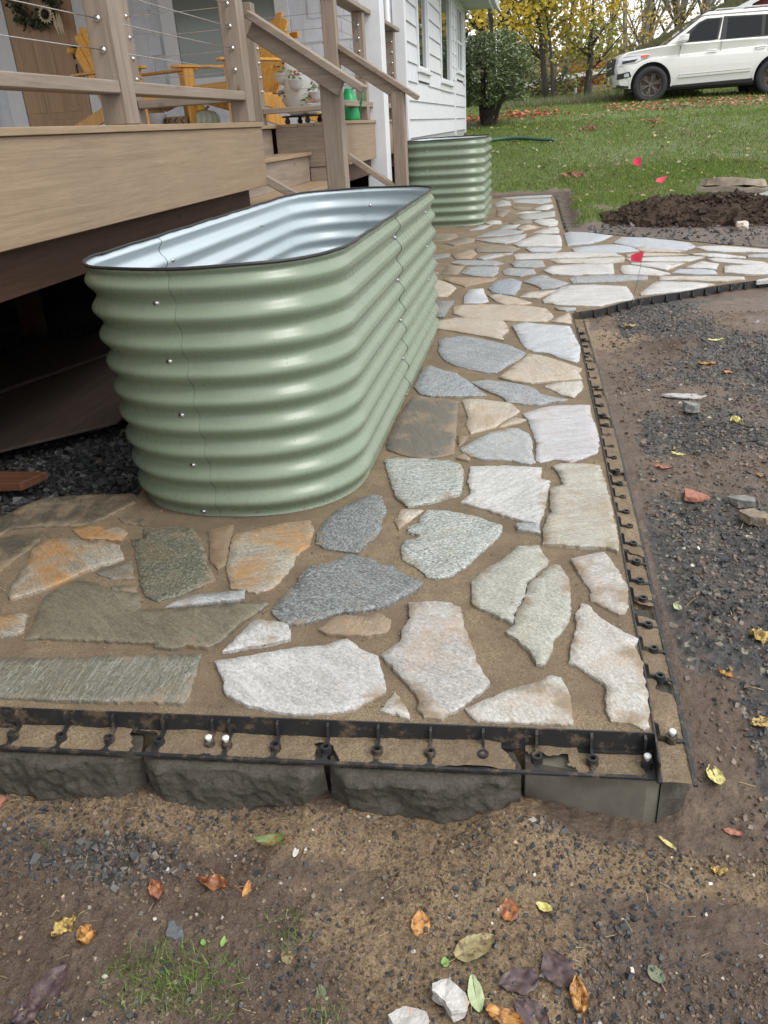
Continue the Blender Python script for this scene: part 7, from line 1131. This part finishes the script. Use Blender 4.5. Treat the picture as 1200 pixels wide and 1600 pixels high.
for wx in WXs:
    mm = MB(); pr = [(wx + r_ * math.cos(a), .42 + r_ * math.sin(a)) for r_, aa in ((.515, np.linspace(-.15, math.pi + .15, 20)), (.475, np.linspace(math.pi + .15, -.15, 20))) for a in aa]
    N2 = len(pr); a = [sd(x, z, .012) for x, z in pr]; b = [sd(x, z, -.03) for x, z in pr]; mm.add(a + b, [(i, (i + 1), N2 - 2 - i, N2 - 1 - i) for i in range(19)] + [(i, i + N2, (i + 1) % N2 + N2, (i + 1) % N2) for i in range(N2)]); mm.build('arch_lip', cp, car, None)
    for side in (0, 1):
        y0 = .085 if side == 0 else Wd - .085; M_ = Matrix.Rotation(R(90), 3, 'X')
        mm = MB(); mm.lathe([(.255, -.12), (.36, -.125), (.398, -.10), (.405, -.05), (.405, .05), (.398, .10), (.36, .125), (.255, .12), (.255, -.12)], (wx, y0 + .03, .405), 40, M_); ty = mm.build('tyre', M_tyre, car, None, 0, True)
        mm = MB(); mm.lathe([(.262, .125), (.262, .10), (.235, .09), (.225, -.1), (.0, -.1)], (wx, y0 + .03, .405), 36, M_); mm.lathe([(.0, .10), (.045, .10), (.06, .085), (.06, .05)], (wx, y0 + .03, .405), 16, M_)
        for s in range(6):
            for da in (-.13, .13):
                a = s * math.pi / 3 + .3; p = lambda r_, an, d: (wx + r_ * math.cos(an), y0 + .03 - d, .405 + r_ * math.sin(an)); mm.beam(p(.05, a, .085), p(.245, a + da, .105), .022, .03, (0, 1, 0))
            mm.beam(p(.19, s * math.pi / 3 + .3 - .35, .10), p(.19, s * math.pi / 3 + .3 - .13, .10), .016, .02, (0, 1, 0))
        mm.build('rim', M_rim, ty, None)
bxl = lambda nm, lo, hi, mt, bv=.003: MB().box(lo, hi).build(nm, mt, car, None, bv)
for wx in WXs: bxl('wheel_well', (wx - .50, .30, .36), (wx + .50, Wd - .30, .93), M_bp, 0)
bxl('underbody', (.5, .25, .26), (4.6, Wd - .25, .38), M_bp)
mm = MB(); mm.add([(1.44, .03, 1.24), (1.66, .0, 1.25), (1.68, -.20, 1.27), (1.54, -.21, 1.27), (1.44, -.10, 1.25), (1.50, .03, 1.33), (1.68, .01, 1.40), (1.70, -.19, 1.41), (1.58, -.21, 1.42), (1.48, -.10, 1.40)], [(4, 3, 2, 1, 0), (5, 6, 7, 8, 9)] + [(i, (i + 1) % 5, (i + 1) % 5 + 5, i + 5) for i in range(5)]); mm.build('wing_mirror', cp, car, None, .02, False, 2)
M_lamp = N('headlamp_lens'); M_lamp = M_lamp.fin((.62, .64, .66), .08, None, .3); M_amb = plain('amber_red_lamp', (.75, .12, .06), .2)
hl = strip('headlight', [(.13, .83), (.55, .90), (.86, 1.03), (.80, 1.065), (.30, 1.05), (.13, 1.03)], M_lamp, .012, .06, .01); strip('turn_signal', [(.66, .97), (.85, 1.03), (.80, 1.06), (.64, 1.04)], M_amb, .018, .02, .004); strip('lamp_core', [(.22, .89), (.50, .92), (.58, .98), (.22, .95)], M_bp, .015, .01, .003)
for i_ in range(4): bxl('grille_bar', (-.015, .40, .74 + .075 * i_), (.07, Wd - .40, .775 + .075 * i_), M_chr if i_ % 2 else M_bp, .006)
bxl('grille', (.0, .36, .70), (.10, Wd - .36, 1.04), M_bp, .01); strip('fog_lamp_bezel', [(.12, .56), (.46, .60), (.40, .72), (.12, .68)], M_bp, .012, .05, .004); strip('fog_lamp', [(.28, .60), (.40, .61), (.38, .69), (.28, .67)], M_lamp, .018, .02, .004)
strip('front_bumper_lip', [(.12, .40), (.44, .36), (.44, .40), (.12, .45)], M_bp, .012, .05, .003)
for y in (.30, Wd - .30): MB().tube([(2.25, y, 1.84), (2.35, y, 1.90), (4.3, y, 1.90), (4.4, y, 1.85)], .016, 7).build('roof_rail', M_chr, car, None, 0, True)
bxl('number_plate', (-.03, .72, .52), (-.02, 1.22, .64), M_chr, .002)
